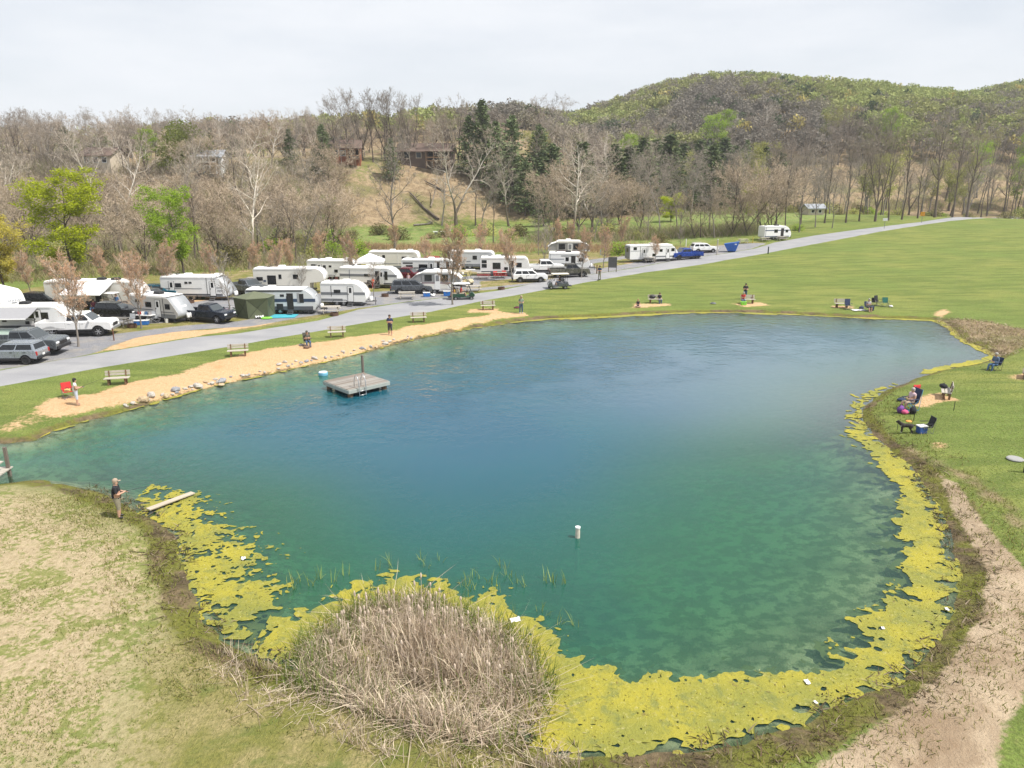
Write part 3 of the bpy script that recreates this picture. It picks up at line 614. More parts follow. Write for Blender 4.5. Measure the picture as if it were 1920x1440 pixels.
def conifer(seed, H, Rb, m, shape=0.8, layers=34, ragged=0.25):
    g = random.Random(seed); tr = MB(); tr.tube([(0, 0, -.3), (0, 0, H * .5), (0, 0, H * .97)], [H * .016, H * .010, .02], 6, cap=False); cr = MB(); lf = MB()
    for i in range(layers):
        f = i / (layers - 1); z = H * (0.08 + 0.9 * f); rr = Rb * (1 - f ** 1.25) ** shape * (1 + g.uniform(-ragged, ragged)) + 0.15
        for k in range(int(7 + 5 * (1 - f))):
            az = g.uniform(0, 6.28); L = rr * g.uniform(.65, 1.12); d = Vector((math.cos(az), math.sin(az), g.uniform(-.05, .35)))
            a = Vector((0, 0, z)); b = a + d * L; cr.add([a + Vector((0, 0, .03)), a - Vector((0, 0, .03)), b], [(0, 1, 2)])
            for j in range(7):
                t_ = g.uniform(0.25, 1.05); c = a.lerp(b, t_) + Vector((g.gauss(0, .22), g.gauss(0, .22), g.gauss(-.12, .18)))
                u = (d + Vector((g.gauss(0, .6), g.gauss(0, .6), g.gauss(-.1, .4)))).normalized() * g.uniform(.35, .8); w = u.orthogonal().normalized() * .16; w = Matrix.Rotation(g.uniform(0, 6.28), 3, u) @ w
                lf.add([c - u / 2, c + w, c + u / 2, c - w], [(0, 1, 2, 3)])
    return (tr.mesh('trunk', B_BRN, True), cr.mesh('crown', B_BRN), lf.mesh('needles', m))
for k in range(3): PROTO.setdefault('conifer', []).append(conifer(400 + k, 14, 3.0 + .5 * k, L_CON, 0.75, 34, 0.3))
def bush_proto(seed, m, r=1.6, h=2.0, n=900, sz=0.22):
    g = random.Random(seed); st = MB(); lf = MB()
    for k in range(26):
        az = g.uniform(0, 6.28); e = Vector((math.cos(az) * r * g.uniform(.3, .95), math.sin(az) * r * g.uniform(.3, .95), h * g.uniform(.5, 1)))
        st.tube([(0, 0, -.1), e * .5 + Vector((0, 0, .2)), e], [.03, .02, .008], 3, cap=False)
    for k in range(n):
        u = g.random() ** .45; az = g.uniform(0, 6.28); ph = math.acos(g.uniform(-.1, 1)); q = u * (1 + .3 * math.sin(az * 3 + seed))
        c = Vector((r * q * math.sin(ph) * math.cos(az), r * q * math.sin(ph) * math.sin(az), .15 + h * u * math.cos(ph)))
        a = Vector((g.gauss(0, 1), g.gauss(0, 1), g.gauss(0, 1))).normalized() * sz * g.uniform(.6, 1.3); w = a.orthogonal() * .5
        lf.add([c - a / 2, c + w / 2, c + a / 2, c - w / 2], [(0, 1, 2, 3)])
    return (st.mesh('stems', B_BRN), None, lf.mesh('leaves', m))
PROTO['bush'] = [bush_proto(1, L_MID), bush_proto(2, L_BUD), bush_proto(3, leafmat('brush_leaves', (0.20, 0.18, 0.075), 0.3, 0.2, 0.2))]
PROTO['dome'] = [bush_proto(9, leafmat('olive_leaves', (.24, .27, .08), .3, .3, .1), 4.6, 7.0, 5200, .42)]
PH = {'dome': 7.2, 'sycamore': 23, 'oak': 22, 'tall': 24, 'grey': 18, 'scrub': 11, 'maple': 6.2, 'young': 6.5, 'bright': 15, 'green': 15, 'yellow': 15, 'budding': 20, 'conifer': 14, 'bush': 2.2}
NAMES = {'dome': 'leafy_tree', 'sycamore': 'sycamore_tree', 'oak': 'bare_tree', 'tall': 'tall_bare_tree', 'grey': 'grey_bare_tree', 'scrub': 'scrub_tree', 'maple': 'young_maple_tree', 'young': 'young_bare_tree', 'bright': 'leafy_tree', 'green': 'leafy_tree', 'yellow': 'leafy_tree', 'budding': 'budding_tree', 'conifer': 'conifer_tree', 'bush': 'shrub'}
NTREE = [0]
def plant(kind, p, h, label, group=None, pv=None, rz=None, wide=1.0, cat=None):
    tr, cr, lf = PROTO[kind][(pv if pv is not None else rnd.randrange(99)) % len(PROTO[kind])]
    o = thing(NAMES[kind], label, cat or ('shrub' if kind == 'bush' else 'tree'), (p[0], p[1], zt(p[0], p[1]) - 0.05), rnd.uniform(0, 6.28) if rz is None else rz, group)
    s = h / TOP.get(tr.name, PH[kind]); o.scale = (s * wide, s * wide, s); NTREE[0] += 1
    link_mesh('stems' if kind == 'bush' else 'trunk', tr, o)
    if cr: link_mesh('crown', cr, o)
    if lf: link_mesh('needles' if kind == 'conifer' else 'leaves' if kind != 'maple' else 'buds', lf, o)
    return o
def hpx(p, top):
    """height that reaches the pixel row top from the ground point p"""
    b = (720 - top) / FPX; zc_over_y = None
    d = ray(960, top); return max(1.0, CAM_H + d[2] * p.y / d[1] - p.z)
def plant_px(kind, u, v, top, label, group=None, **k):
    p = G(u, v); return plant(kind, p, hpx(p, top), label, group, **k)
# ------------------------------------------------------------------ where the trees stand
# single trees that can be told apart
plant_px('bright', 140, 512, 318, 'largest bright yellow-green leafy tree left, above the campground', pv=0, wide=1.25, rz=0.4)
plant_px('green', 345, 512, 350, 'fresh green leafy tree with dark trunk behind the white trailers', pv=0, wide=1.05, rz=2.1)
plant_px('yellow', 8, 545, 395, 'golden yellow budding tree cut off by the left edge of the view', pv=0, wide=1.3, rz=1.0)
plant_px('sycamore', 228, 478, 240, 'pale sycamore with wide white limbs between the two bright leafy trees', pv=0, rz=0.3)
plant_px('sycamore', 468, 505, 250, 'sycamore with dark lower trunk and white limbs rising left of the fifth-wheel camper', pv=1, rz=1.2)
plant_px('sycamore', 855, 432, 205, 'tall white sycamore standing before the bare clearing on the slope', pv=2, rz=0.0)
plant_px('sycamore', 1072, 455, 235, 'sycamore with pale limbs rising behind the stacked pop-up camper', pv=3, rz=2.0)
plant_px('sycamore', 20, 470, 215, 'pale leaning sycamore at the far left of the woods', pv=1, rz=4.0)
plant_px('sycamore', 1110, 440, 275, 'slender sycamore with a pale slanting limb right of the dark conifers', pv=0, rz=5.0)
plant_px('grey', 1010, 478, 400, 'small thin whitish tree in front of the meadow, left of the stacked campers', pv=0)
plant_px('tall', 925, 455, 330, 'thin dark tree with low broken branches behind the white trailers', pv=1)
plant_px('scrub', 630, 470, 330, 'broad brown spreading tree in front of the grassy slope', pv=0, wide=1.3)
plant_px('scrub', 545, 470, 345, 'brown spreading tree left of the broad one on the slope', pv=1, wide=1.2)
plant_px('scrub', 300, 440, 330, 'tangled brown tree behind the fresh green tree', pv=2, wide=1.3)
plant_px('bright', 1402, 408, 345, 'small rounded bright green tree on the meadow beyond the road', pv=0, wide=0.9)
plant_px('bright', 1258, 415, 362, 'low wide lime green tree on the meadow behind the long shade-backed trailer', pv=0, wide=1.5)
plant_px('budding', 1918, 400, 250, 'yellow-green tree cut off by the right edge above the road', pv=1)
plant_px('bush', 1160, 478, 450, 'green bush left of the long shade-backed trailer', pv=0, wide=1.4)
plant_px('bush', 1240, 455, 436, 'dark bush behind the roof of the long shade-backed trailer', pv=2, wide=1.2)
plant_px('bush', 735, 318, 290, 'dark round shrub below the brick house on the slope', pv=2)
plant_px('bush', 1495, 432, 418, 'low green bush right of the farthest trailer', pv=0, wide=1.6)
for u, v, top, k in ((165, 318, 228, 'grey'), (205, 322, 235, 'sycamore'), (232, 318, 222, 'oak'), (372, 322, 232, 'grey'), (410, 324, 240, 'grey'), (436, 320, 225, 'oak'), (640, 312, 222, 'grey'), (668, 314, 225, 'grey'), (770, 314, 225, 'grey'), (815, 316, 220, 'grey'), (842, 314, 215, 'oak'),
        (6, 304, 215, 'grey'), (34, 306, 208, 'oak'), (62, 304, 222, 'grey'), (92, 306, 214, 'grey'), (122, 304, 226, 'oak')):
    plant_px(k, u, v, top, {'grey': 'grey bare tree standing in front of the ridge houses', 'oak': 'brown bare tree standing in front of the ridge houses', 'sycamore': 'pale limbed tree in front of the cream house'}[k] if u > 130 else 'bare tree on the crest at the far left', 'bare trees in front of the ridge houses' if u > 130 else 'bare trees on the left crest', wide=1.15)
# ridge-top group of big bare crowns beside the houses
for u, v, top, w, l in ((655, 292, 165, 1.1, 'leftmost and widest of the big bare crowns by the brick house'), (700, 290, 172, 0.8, 'second big bare crown from the left above the brick house'),
        (738, 292, 166, 0.85, 'third big bare crown, left of the brown house roof'), (772, 292, 178, 0.75, 'rightmost big bare crown, in front of the brown house'), (860, 300, 178, 0.8, 'bare crown rising right of the long brown house'), (628, 294, 178, .9, 'bare crown at the left rim of the group by the brick house'), (680, 286, 170, .8, 'bare crown set back between the first two big crowns'), (722, 288, 168, .8, 'bare crown set back behind the third big crown'), (756, 286, 172, .75, 'bare crown set back left of the rightmost big crown')):
    p = G(u, v + 14); plant('oak', p, hpx(p, top), l, 'big bare trees on the ridge by the houses', wide=w * 1.15)
for u, v, top, k, l in ((735, 330, 258, 'conifer', 'dark green cedar left of the long brown house'), (607, 300, 232, 'conifer', 'small pine beside the brick house'), (905, 330, 185, 'conifer', 'tallest dark conifer on the skyline right of the brown house'),
        (960, 340, 215, 'conifer', 'dark conifer on the shoulder of the slope'), (930, 350, 225, 'conifer', 'dark conifer in the middle of the conifer clump'), (985, 395, 298, 'conifer', 'narrow olive cedar at the foot of the conifer clump'),
        (880, 322, 215, 'conifer', 'leftmost dark conifer of the clump right of the brown house'), (1010, 350, 232, 'conifer', 'rightmost dark conifer of the clump on the slope'), (345, 300, 222, 'dome', 'rounded olive green tree dome standing over the white house'), (440, 285, 225, 'conifer', 'dark ragged evergreen right of the white house'), (600, 330, 262, 'conifer', 'dark evergreen mass left below the brick house'), (545, 300, 240, 'conifer', 'small dark pine on the ridge left of the brick house')):
    p = G(u, v + 10); plant(k, p, hpx(p, top), l, 'evergreens on the ridge' if k == 'conifer' else None, wide=1.12 if k == 'conifer' else 1.0, cat='tree')
plant_px('conifer', 1395, 345, 262, 'dark pointed spruce above the bright green round tree', wide=1.0)
for u, v, top in ((1090, 400, 262), (1200, 395, 258), (1225, 385, 262), (1250, 392, 250), (1275, 390, 268), (1305, 388, 262), (1330, 395, 270), (1350, 388, 258), (1175, 398, 272), (1425, 385, 275), (1455, 392, 285), (1370, 392, 272), (960, 380, 270), (1035, 392, 268), (1150, 402, 270), (1015, 396, 282)):
    p = G(u, v); plant('conifer', p, hpx(p, top), 'dark conifer in the evergreen belt behind the creek', 'dark conifers in the belt behind the creek', wide=1.6)
# the leafless trunks along the right of the road
for u, v, top, k, w in ((1270, 440, 290, 'grey', 1), (1330, 445, 300, 'grey', 1), (1372, 450, 280, 'tall', 1), (1420, 430, 262, 'tall', 1), (1455, 428, 270, 'tall', 1.1), (1500, 428, 262, 'tall', 1.0), (1545, 425, 270, 'oak', .8), (1585, 424, 252, 'tall', 1), (1610, 421, 262, 'tall', 1), (1640, 421, 235, 'oak', .8),
        (1665, 419, 240, 'tall', 1), (1690, 417, 250, 'tall', 1), (1720, 414, 262, 'tall', 1.1), (1752, 412, 205, 'oak', 1.0), (1785, 411, 225, 'tall', 1), (1812, 409, 212, 'oak', 1.0), (1850, 407, 235, 'tall', 1), (1880, 406, 245, 'oak', .8), (1905, 404, 262, 'tall', 1)):
    p = G(u, v - 1); d = Vector((p.x, p.y, 0)).normalized() * 7; p = Vector((p.x + d.x, p.y + d.y, 0)); p.z = zt(p.x, p.y)
    plant(k, p, hpx(p, top), {'tall': 'slender dark-trunked bare tree in the row right behind the road', 'oak': 'broad-crowned bare tree in the row right behind the road', 'grey': 'low grey bare tree in the row behind the upper lane'}[k], 'bare trees along the far side of the road', wide=w)
# campground saplings: pixel of the foot, row of the crown's top
SAP = [(147, 650, 472, 'maple', 'pinkish budding maple in front of the white pickup, nearest young tree'), (265, 616, 472, 'maple', 'budding maple between picnic table and grey-nosed trailer'), (433, 590, 470, 'young', 'forked bare sapling at the bikes left of the olive tent'),
    (565, 552, 478, 'young', 'vase-shaped bare sapling before the fifth-wheel camper'), (511, 546, 448, 'maple', 'russet sapling left in front of the fifth-wheel camper'), (320, 560, 448, 'maple', 'russet sapling behind the grey-nosed trailer'), (660, 530, 438, 'maple', 'russet sapling left of the white canopy'),
    (800, 518, 440, 'maple', 'russet sapling in front of the two-door white trailer'), (849, 572, 418, 'maple', 'slim russet sapling beside the nearer golf cart'), (961, 528, 428, 'maple', 'round russet sapling left of the white sport utility'), (1131, 503, 422, 'maple', 'slim sapling by the road near the notice board'), (1090, 521, 425, 'maple', 'sapling beside the bronze pickup'),
    (1228, 493, 440, 'maple', 'sapling in front of the long shade-backed trailer'), (1275, 470, 425, 'young', 'bare sapling above the blue pickup'), (550, 520, 446, 'maple', 'russet sapling behind the fifth-wheel camper'), (480, 525, 452, 'maple', 'russet sapling left of the fifth-wheel camper'), (240, 560, 470, 'maple', 'russet sapling over the long awning'), (1070, 470, 412, 'maple', 'russet sapling behind the stacked campers'), (1160, 470, 405, 'maple', 'russet sapling at the meadow edge left of the long trailer'), (700, 555, 482, 'young', 'thin bare sapling in front of the striped trailer')]
SAP += [(905, 500, 415, 'maple', 'sapling behind the flat-nosed white trailer'), (600, 505, 432, 'maple', 'russet sapling behind the porch camper'), (740, 480, 418, 'maple', 'sapling behind the highest pale grey camper'), (1020, 505, 418, 'young', 'bare sapling left of the stacked campers'), (395, 545, 455, 'maple', 'russet sapling right of the two-door trailer'), (200, 545, 462, 'maple', 'russet sapling behind the long awning camper'), (60, 560, 470, 'maple', 'russet sapling behind the rounded white trailer nose'), (1045, 475, 408, 'maple', 'thin russet sapling left behind the raised pop-up')]
for u, v, top, k, l in SAP: plant_px(k, u, v, top, l, 'saplings planted between the camp pitches', wide=1.12)
# the woods on the slope at the left: scattered, each a tree of its own
rw = random.Random(5); spots = []
def scatter(n, xr, yr, ok, dmin):
    out = []; tries = 0
    while len(out) < n and tries < n * 60:
        tries += 1; x = rw.uniform(*xr); y = rw.uniform(*yr)
        if not ok(x, y): continue
        if all((x - a) ** 2 + (y - b) ** 2 > dmin * dmin for a, b in spots): out.append((x, y)); spots.append((x, y))
    return out
def in_view(x, y, m=60):
    u, v = proj(x, y, zt(x, y) + 8); return -m < u < 1920 + m
def slope_ok(x, y):
    if not in_view(x, y): return False
    u, v = proj(x, y, zt(x, y)); uq = y - (203 + 0.42 * min(x, 0))
    if 640 < u < 900 and v > 296: return rw.random() < 0.16        # the open grassy bank
    return uq > -30 and y < 330
WK = (('grey', 'grey bare tree on the wooded slope at the left'), ('oak', 'brown bare tree on the wooded slope at the left'), ('scrub', 'low tangled tree on the wooded slope at the left'), ('sycamore', 'pale barked tree in the wooded slope at the left'), ('tall', 'slender brown tree on the wooded slope at the left'))
for x, y in scatter(150, (-185, 40), (130, 300), slope_ok, 4.0):
    r = rw.random(); k = 0 if r < .38 else 1 if r < .56 else 2 if r < .72 else 3 if r < .86 else 4
    h = (18, 19, 13, 21, 20)[k] * rw.uniform(.85, 1.2)
    h = min(h, hpx(Vector((x, y, zt(x, y))), rw.uniform(200, 240)))
    plant(WK[k][0], (x, y), h, WK[k][1], WK[k][1] and 'trees on the wooded slope', wide=(1.2, 1.15, 1.5, 1.0, 1.1)[k])
for x, y in scatter(46, (-190, -20), (205, 300), lambda x, y: in_view(x, y) and proj(x, y, zt(x, y))[0] < 620, 4.5):
    k = rw.choice((0, 0, 1, 3, 4)); plant(WK[k][0], (x, y), min(rw.uniform(13, 19), hpx(Vector((x, y, zt(x, y))), rw.uniform(200, 235))), WK[k][1].replace('on the wooded slope', 'on the crest of the slope').replace('in the wooded slope', 'on the crest of the slope'), 'trees on the wooded slope', wide=1.2)
for x, y in scatter(16, (-150, 30), (170, 300), lambda x, y: slope_ok(x, y) and not 630 < proj(x, y, zt(x, y))[0] < 910, 5):
    plant('conifer' if rw.random() < .45 else 'budding', (x, y), min(rw.uniform(9, 14), hpx(Vector((x, y, zt(x, y))), rw.uniform(215, 262))), 'half hidden tree with foliage among the bare woods', 'green trees among the bare woods', wide=1.3)
# belt on the flat between creek, meadow and the far ridge
def belt_ok(x, y):
    if not in_view(x, y): return False
    u, v = proj(x, y, zt(x, y)); return u > 1000 and y > 255 - 0.1 * x
BK = ('tall', 'oak', 'grey', 'budding', 'sycamore')
for x, y in scatter(96, (0, 260), (235, 345), belt_ok, 6):
    r = rw.random(); k = BK[0] if r < .22 else BK[1] if r < .48 else BK[2] if r < .78 else BK[3] if r < .95 else BK[4]
    plant(k, (x, y), rw.uniform(15, 22), {'tall': 'slender bare tree in the belt below the ridge', 'oak': 'brown bare tree in the belt below the ridge', 'grey': 'grey bare tree in the belt below the ridge', 'budding': 'olive budding tree in the belt below the ridge', 'sycamore': 'white limbed tree in the belt below the ridge'}[k], 'trees in the belt below the ridge', wide=1.25)
def near_right(x, y): u, v = proj(x, y, zt(x, y)); return in_view(x, y) and u > 1180 and y < 262 and y > 175 + 0.28 * x + (12 if u < 1500 else 0)
for x, y in scatter(56, (30, 260), (185, 262), near_right, 5):
    k = BK[0] if rw.random() < .35 else BK[2] if rw.random() < .7 else BK[3]; plant(k, (x, y), rw.uniform(13, 20), {'tall': 'slender bare tree standing in the creek meadow right of centre', 'grey': 'grey bare tree standing in the creek meadow right of centre', 'budding': 'olive budding tree standing in the creek meadow right of centre'}[k], 'trees in the creek meadow', wide=1.15)
def creek_ok(x, y):
    u, v = proj(x, y, zt(x, y)); return -40 < u < 1950 and y > 0
for u in range(1010, 1560, 26):                                         # loose trees along the creek
    p = G(u + rw.uniform(-10, 10), 452 + rw.uniform(-10, 6) - (u - 1000) * 0.035); k = rw.choice(('scrub', 'grey', 'tall', 'grey'))
    plant(k, p, rw.uniform(9, 17), {'scrub': 'low spreading bare tree along the creek behind the parked trailers', 'grey': 'grey bare tree along the creek behind the parked trailers', 'tall': 'thin straight bare tree along the creek behind the parked trailers'}[k], 'thin bare trees along the creek', wide=1.0)
for x, y in scatter(46, (-110, 30), (100, 205), lambda x, y: in_view(x, y) and 440 < proj(x, y, zt(x, y))[1] < 500 and (proj(x, y, zt(x, y))[0] < 680 or proj(x, y, zt(x, y))[1] < 452), 2.2):
    plant('bush', (x, y), rw.uniform(1.4, 3.4), 'low budding shrub in the brush behind the campers', 'low shrubs in the brush', wide=1.3)
for x, y in scatter(34, (60, 230), (165, 262), lambda x, y: in_view(x, y) and y > 172 + 0.28 * x and proj(x, y, zt(x, y))[0] > 1330, 2.5):
    plant('bush', (x, y), rw.uniform(1.6, 4.2), 'yellow-green shrub among the trunks beyond the road', 'shrubs beyond the road', wide=1.3, pv=rw.choice((0, 1, 1, 2)))
for u in range(20, 620, 24):
    p = G(u + rw.uniform(-10, 10), 488 + rw.uniform(-14, 6)); k = rw.choice(('scrub', 'grey', 'scrub', 'tall'))
    plant(k, p, rw.uniform(7, 14), {'scrub': 'low tangled bare tree behind the left rows of campers', 'grey': 'grey bare tree behind the left rows of campers', 'tall': 'thin straight bare tree behind the left rows of campers'}[k], 'bare creekside trees behind the campers', wide=1.2)
print('TREES', NTREE[0])
# the far wood on the ridge: one mass of crowns, a short trunk and a shell of leaf clumps each
def forest(n, seed):
    r = np.random.RandomState(seed); P = []
    while sum(len(p) for p in P) < n:
        x = r.uniform(-260, 470, 4000); y = r.uniform(318, 640, 4000) if seed % 2 else 318 + 300 * r.rand(4000) ** 1.2
        u, v = proj(x, y, tz(x, y)); P.append(np.stack([x, y], 1)[(u > -80) & (u < 2010)])
    P = np.concatenate(P)[:n]; x, y = P[:, 0], P[:, 1]; z = tz(x, y)
    up = np.interp(x, _rx, _rz); hf = np.clip(z / np.maximum(up, 10), 0, 1)
    g = fbm(x * 0.018, y * 0.018, 3) + r.normal(0, .075, n) + 0.42 * (hf - 0.5)
    pal = np.array([(0.215, 0.195, 0.165), (0.25, 0.23, 0.165), (0.27, 0.28, 0.115), (0.30, 0.335, 0.125), (0.085, 0.115, 0.06), (0.46, 0.39, 0.15)])
    kind = np.where(g < .46, 0, np.where(g < .56, 1, np.where(g < .68, 2, 3))); q = r.rand(n); kind[q < .04] = 4; kind[(q > .985)] = 5; kind[(hf < .25) & (q < .22)] = 4
    rad = r.uniform(3.0, 5.4, n); hh = r.uniform(9, 13, n); K = 150
    ph = r.uniform(0, 2 * PI, (n, K)); ct = r.uniform(-.5, 1, (n, K)); st = np.sqrt(1 - ct ** 2); rr = r.uniform(.55, 1.08, (n, K))
    lob = 1 + .22 * np.sin(ph * 3 + r.uniform(0, 6, (n, 1))) * st
    cx = x[:, None] + rad[:, None] * rr * st * np.cos(ph) * lob; cy = y[:, None] + rad[:, None] * rr * st * np.sin(ph) * lob
    cz = z[:, None] + hh[:, None] * (.62 + .36 * rr * ct)
    c = np.stack([cx, cy, cz], -1).reshape(-1, 3); M = len(c); sz = np.repeat(np.where(kind < 2, .60, .72), K)[:, None] * r.uniform(.6, 1.3, (M, 1))
    a = r.normal(size=(M, 3)); a /= np.linalg.norm(a, axis=1, keepdims=True); b = np.cross(a, r.normal(size=(M, 3))); b /= np.linalg.norm(b, axis=1, keepdims=True)
    V = np.stack([c + a * sz, c - a * sz * .6 + b * sz * .8, c - a * sz * .6 - b * sz * .8], 1).reshape(-1, 3)
    col = np.repeat(pal[kind] * 1.12 * r.uniform(.85, 1.15, (n, 1)), K * 3, 0) * np.repeat(r.uniform(.9, 1.1, (M, 1)), 3, 0)
    # trunks, three slender sides
    tb = np.stack([x, y, z], 1); tw = .22
    T = np.stack([tb + [-tw, 0, -.5], tb + [tw, 0, -.5], tb + np.stack([0 * x, 0 * x, hh * .8], 1), tb + [0, -tw, -.5], tb + [0, tw, -.5], tb + np.stack([0 * x, 0 * x, hh * .8], 1)], 1).reshape(-1, 3)
    V = np.concatenate([V, T]); col = np.concatenate([col, np.full((len(T), 3), .16)])
    t = NT('far_wood_foliage'); ca = t.attr('tint'); d = t.n('ShaderNodeBsdfDiffuse'); tr = t.n('ShaderNodeBsdfTranslucent'); t.l(ca.outputs['Color'], d.inputs[0]); t.l(ca.outputs['Color'], tr.inputs[0])
    m = t.n('ShaderNodeMixShader'); m.inputs[0].default_value = .25; t.l(d.outputs[0], m.inputs[1]); t.l(tr.outputs[0], m.inputs[2]); mm = t.done(m)
    F = np.arange(len(V)).reshape(-1, 3)
    tag(link_mesh('ridge_forest', np_mesh('ridge_forest', V, F, 3, mm, False, {'tint': ('FLOAT_COLOR', np.column_stack([col, np.ones(len(col))]))})), kind='stuff')
forest(6600, 21)
# ------------------------------------------------------------------ materials of made things
M_WHITE = mat('white_gelcoat', (0.78, 0.78, 0.77), 0.35, 0, 0.05, 2.0); M_CREAM = mat('cream_gelcoat', (0.70, 0.68, 0.62), 0.4, 0, 0.06, 2.0); M_ROOF = mat('white_roof_membrane', (0.80, 0.79, 0.76), 0.7, 0, 0.08, 1.2)
M_SILVER = mat('silver_gelcoat', (0.40, 0.42, 0.44), 0.35, 0.2, 0.06, 2); M_GREYP = mat('grey_panel', (0.19, 0.20, 0.215), 0.45, 0, 0.08); M_NAVYP = mat('navy_band', (0.035, 0.060, 0.115), 0.4, 0, 0.1); M_DARKP = mat('dark_grey_band', (0.085, 0.09, 0.105), 0.45, 0, 0.1)
M_GLASS = mat('dark_tinted_glass', (0.012, 0.014, 0.017), 0.08, 0, 0.1, 3, spec=0.6); M_BLACK = mat('black_plastic', (0.018, 0.018, 0.02), 0.5); M_RUB = mat('tyre_rubber', (0.022, 0.022, 0.023), 0.85); M_ALU = mat('bare_aluminium', (0.55, 0.56, 0.58), 0.35, 0.8, 0.08); M_STEEL = mat('grey_steel', (0.25, 0.25, 0.26), 0.45, 0.6)
M_RED = mat('red_lens', (0.35, 0.02, 0.02), 0.3); M_LAMP = mat('clear_lamp', (0.75, 0.76, 0.78), 0.15); M_AWN = mat('grey_awning_fabric', (0.30, 0.30, 0.315), 0.8); M_AWNW = mat('white_awning_fabric', (0.74, 0.74, 0.75), 0.75, 0, .05); M_CANV = mat('grey_canvas', (0.30, 0.30, 0.30), 0.9, 0, .15, 5); M_INT = mat('dark_interior', (0.02, 0.018, 0.016), 0.8)
M_WOODG = mat('weathered_wood', (0.42, 0.385, 0.33), 0.85, 0, 0.28, 5, 0.3, (1, 6, 6)); M_WOODB = mat('brown_wood', (0.175, 0.105, 0.058), 0.8, 0, 0.25, 5, 0.3, (6, 6, 1)); M_WOODD = mat('dark_weathered_wood', (0.17, 0.14, 0.115), 0.85, 0, 0.3, 5, 0.3)
_wheel = {}
def wheel_mesh(r, w, rim):
    k = (r, w, rim.name)
    if k not in _wheel:
        ty = MB(); n = 18; pr = [(r * .62, -w / 2), (r * .9, -w / 2), (r, -w * .36), (r, w * .36), (r * .9, w / 2), (r * .62, w / 2)]
        vs = [(p * math.cos(2 * PI * i / n), y, p * math.sin(2 * PI * i / n)) for p, y in pr for i in range(n)]
        ty.add(vs, [(a * n + i, a * n + (i + 1) % n, ((a + 1) % 6) * n + (i + 1) % n, ((a + 1) % 6) * n + i) for a in range(6) for i in range(n)])
        ri = MB()
        for s in (-1, 1):
            ri.cyl((0, s * w * .30, 0), r * .61, w * .06, 'y', 18, 1); ri.cyl((0, s * w * .40, 0), r * .16, w * .12, 'y', 10)
            for q in range(6):
                an = q * PI / 3; ri.box((math.cos(an) * r * .36, s * w * .37, math.sin(an) * r * .36), (r * .48, w * .08, r * .15), ry=-an)
            ri.lathe([(r * .54, -w * .05), (r * .63, -w * .05), (r * .63, w * .05), (r * .54, w * .05)], (0, 0, 0), 18) if False else None
        _wheel[k] = (ty.mesh('tyre', M_RUB, True), ri.mesh('rim', [rim, M_BLACK]))
    return _wheel[k]
def add_wheel(root, x, y, r, w=0.24, rim=None):
    t_, ri = wheel_mesh(r, w, rim or M_ALU); o = bpy.data.objects.new('wheel', None); C.objects.link(o); o.parent = root; o.location = (x, y, r)
    link_mesh('tyre', t_, o); link_mesh('rim', ri, o); return o
def two(A, B):
    a, b = G(*A), G(*B); return a, b, math.atan2(b.y - a.y, b.x - a.x), (b - a).length
def bx(name, c, d, m, parent, bevel=0.0, **k): return MB().box(c, d, **k).build(name, m, parent, bevel=bevel)
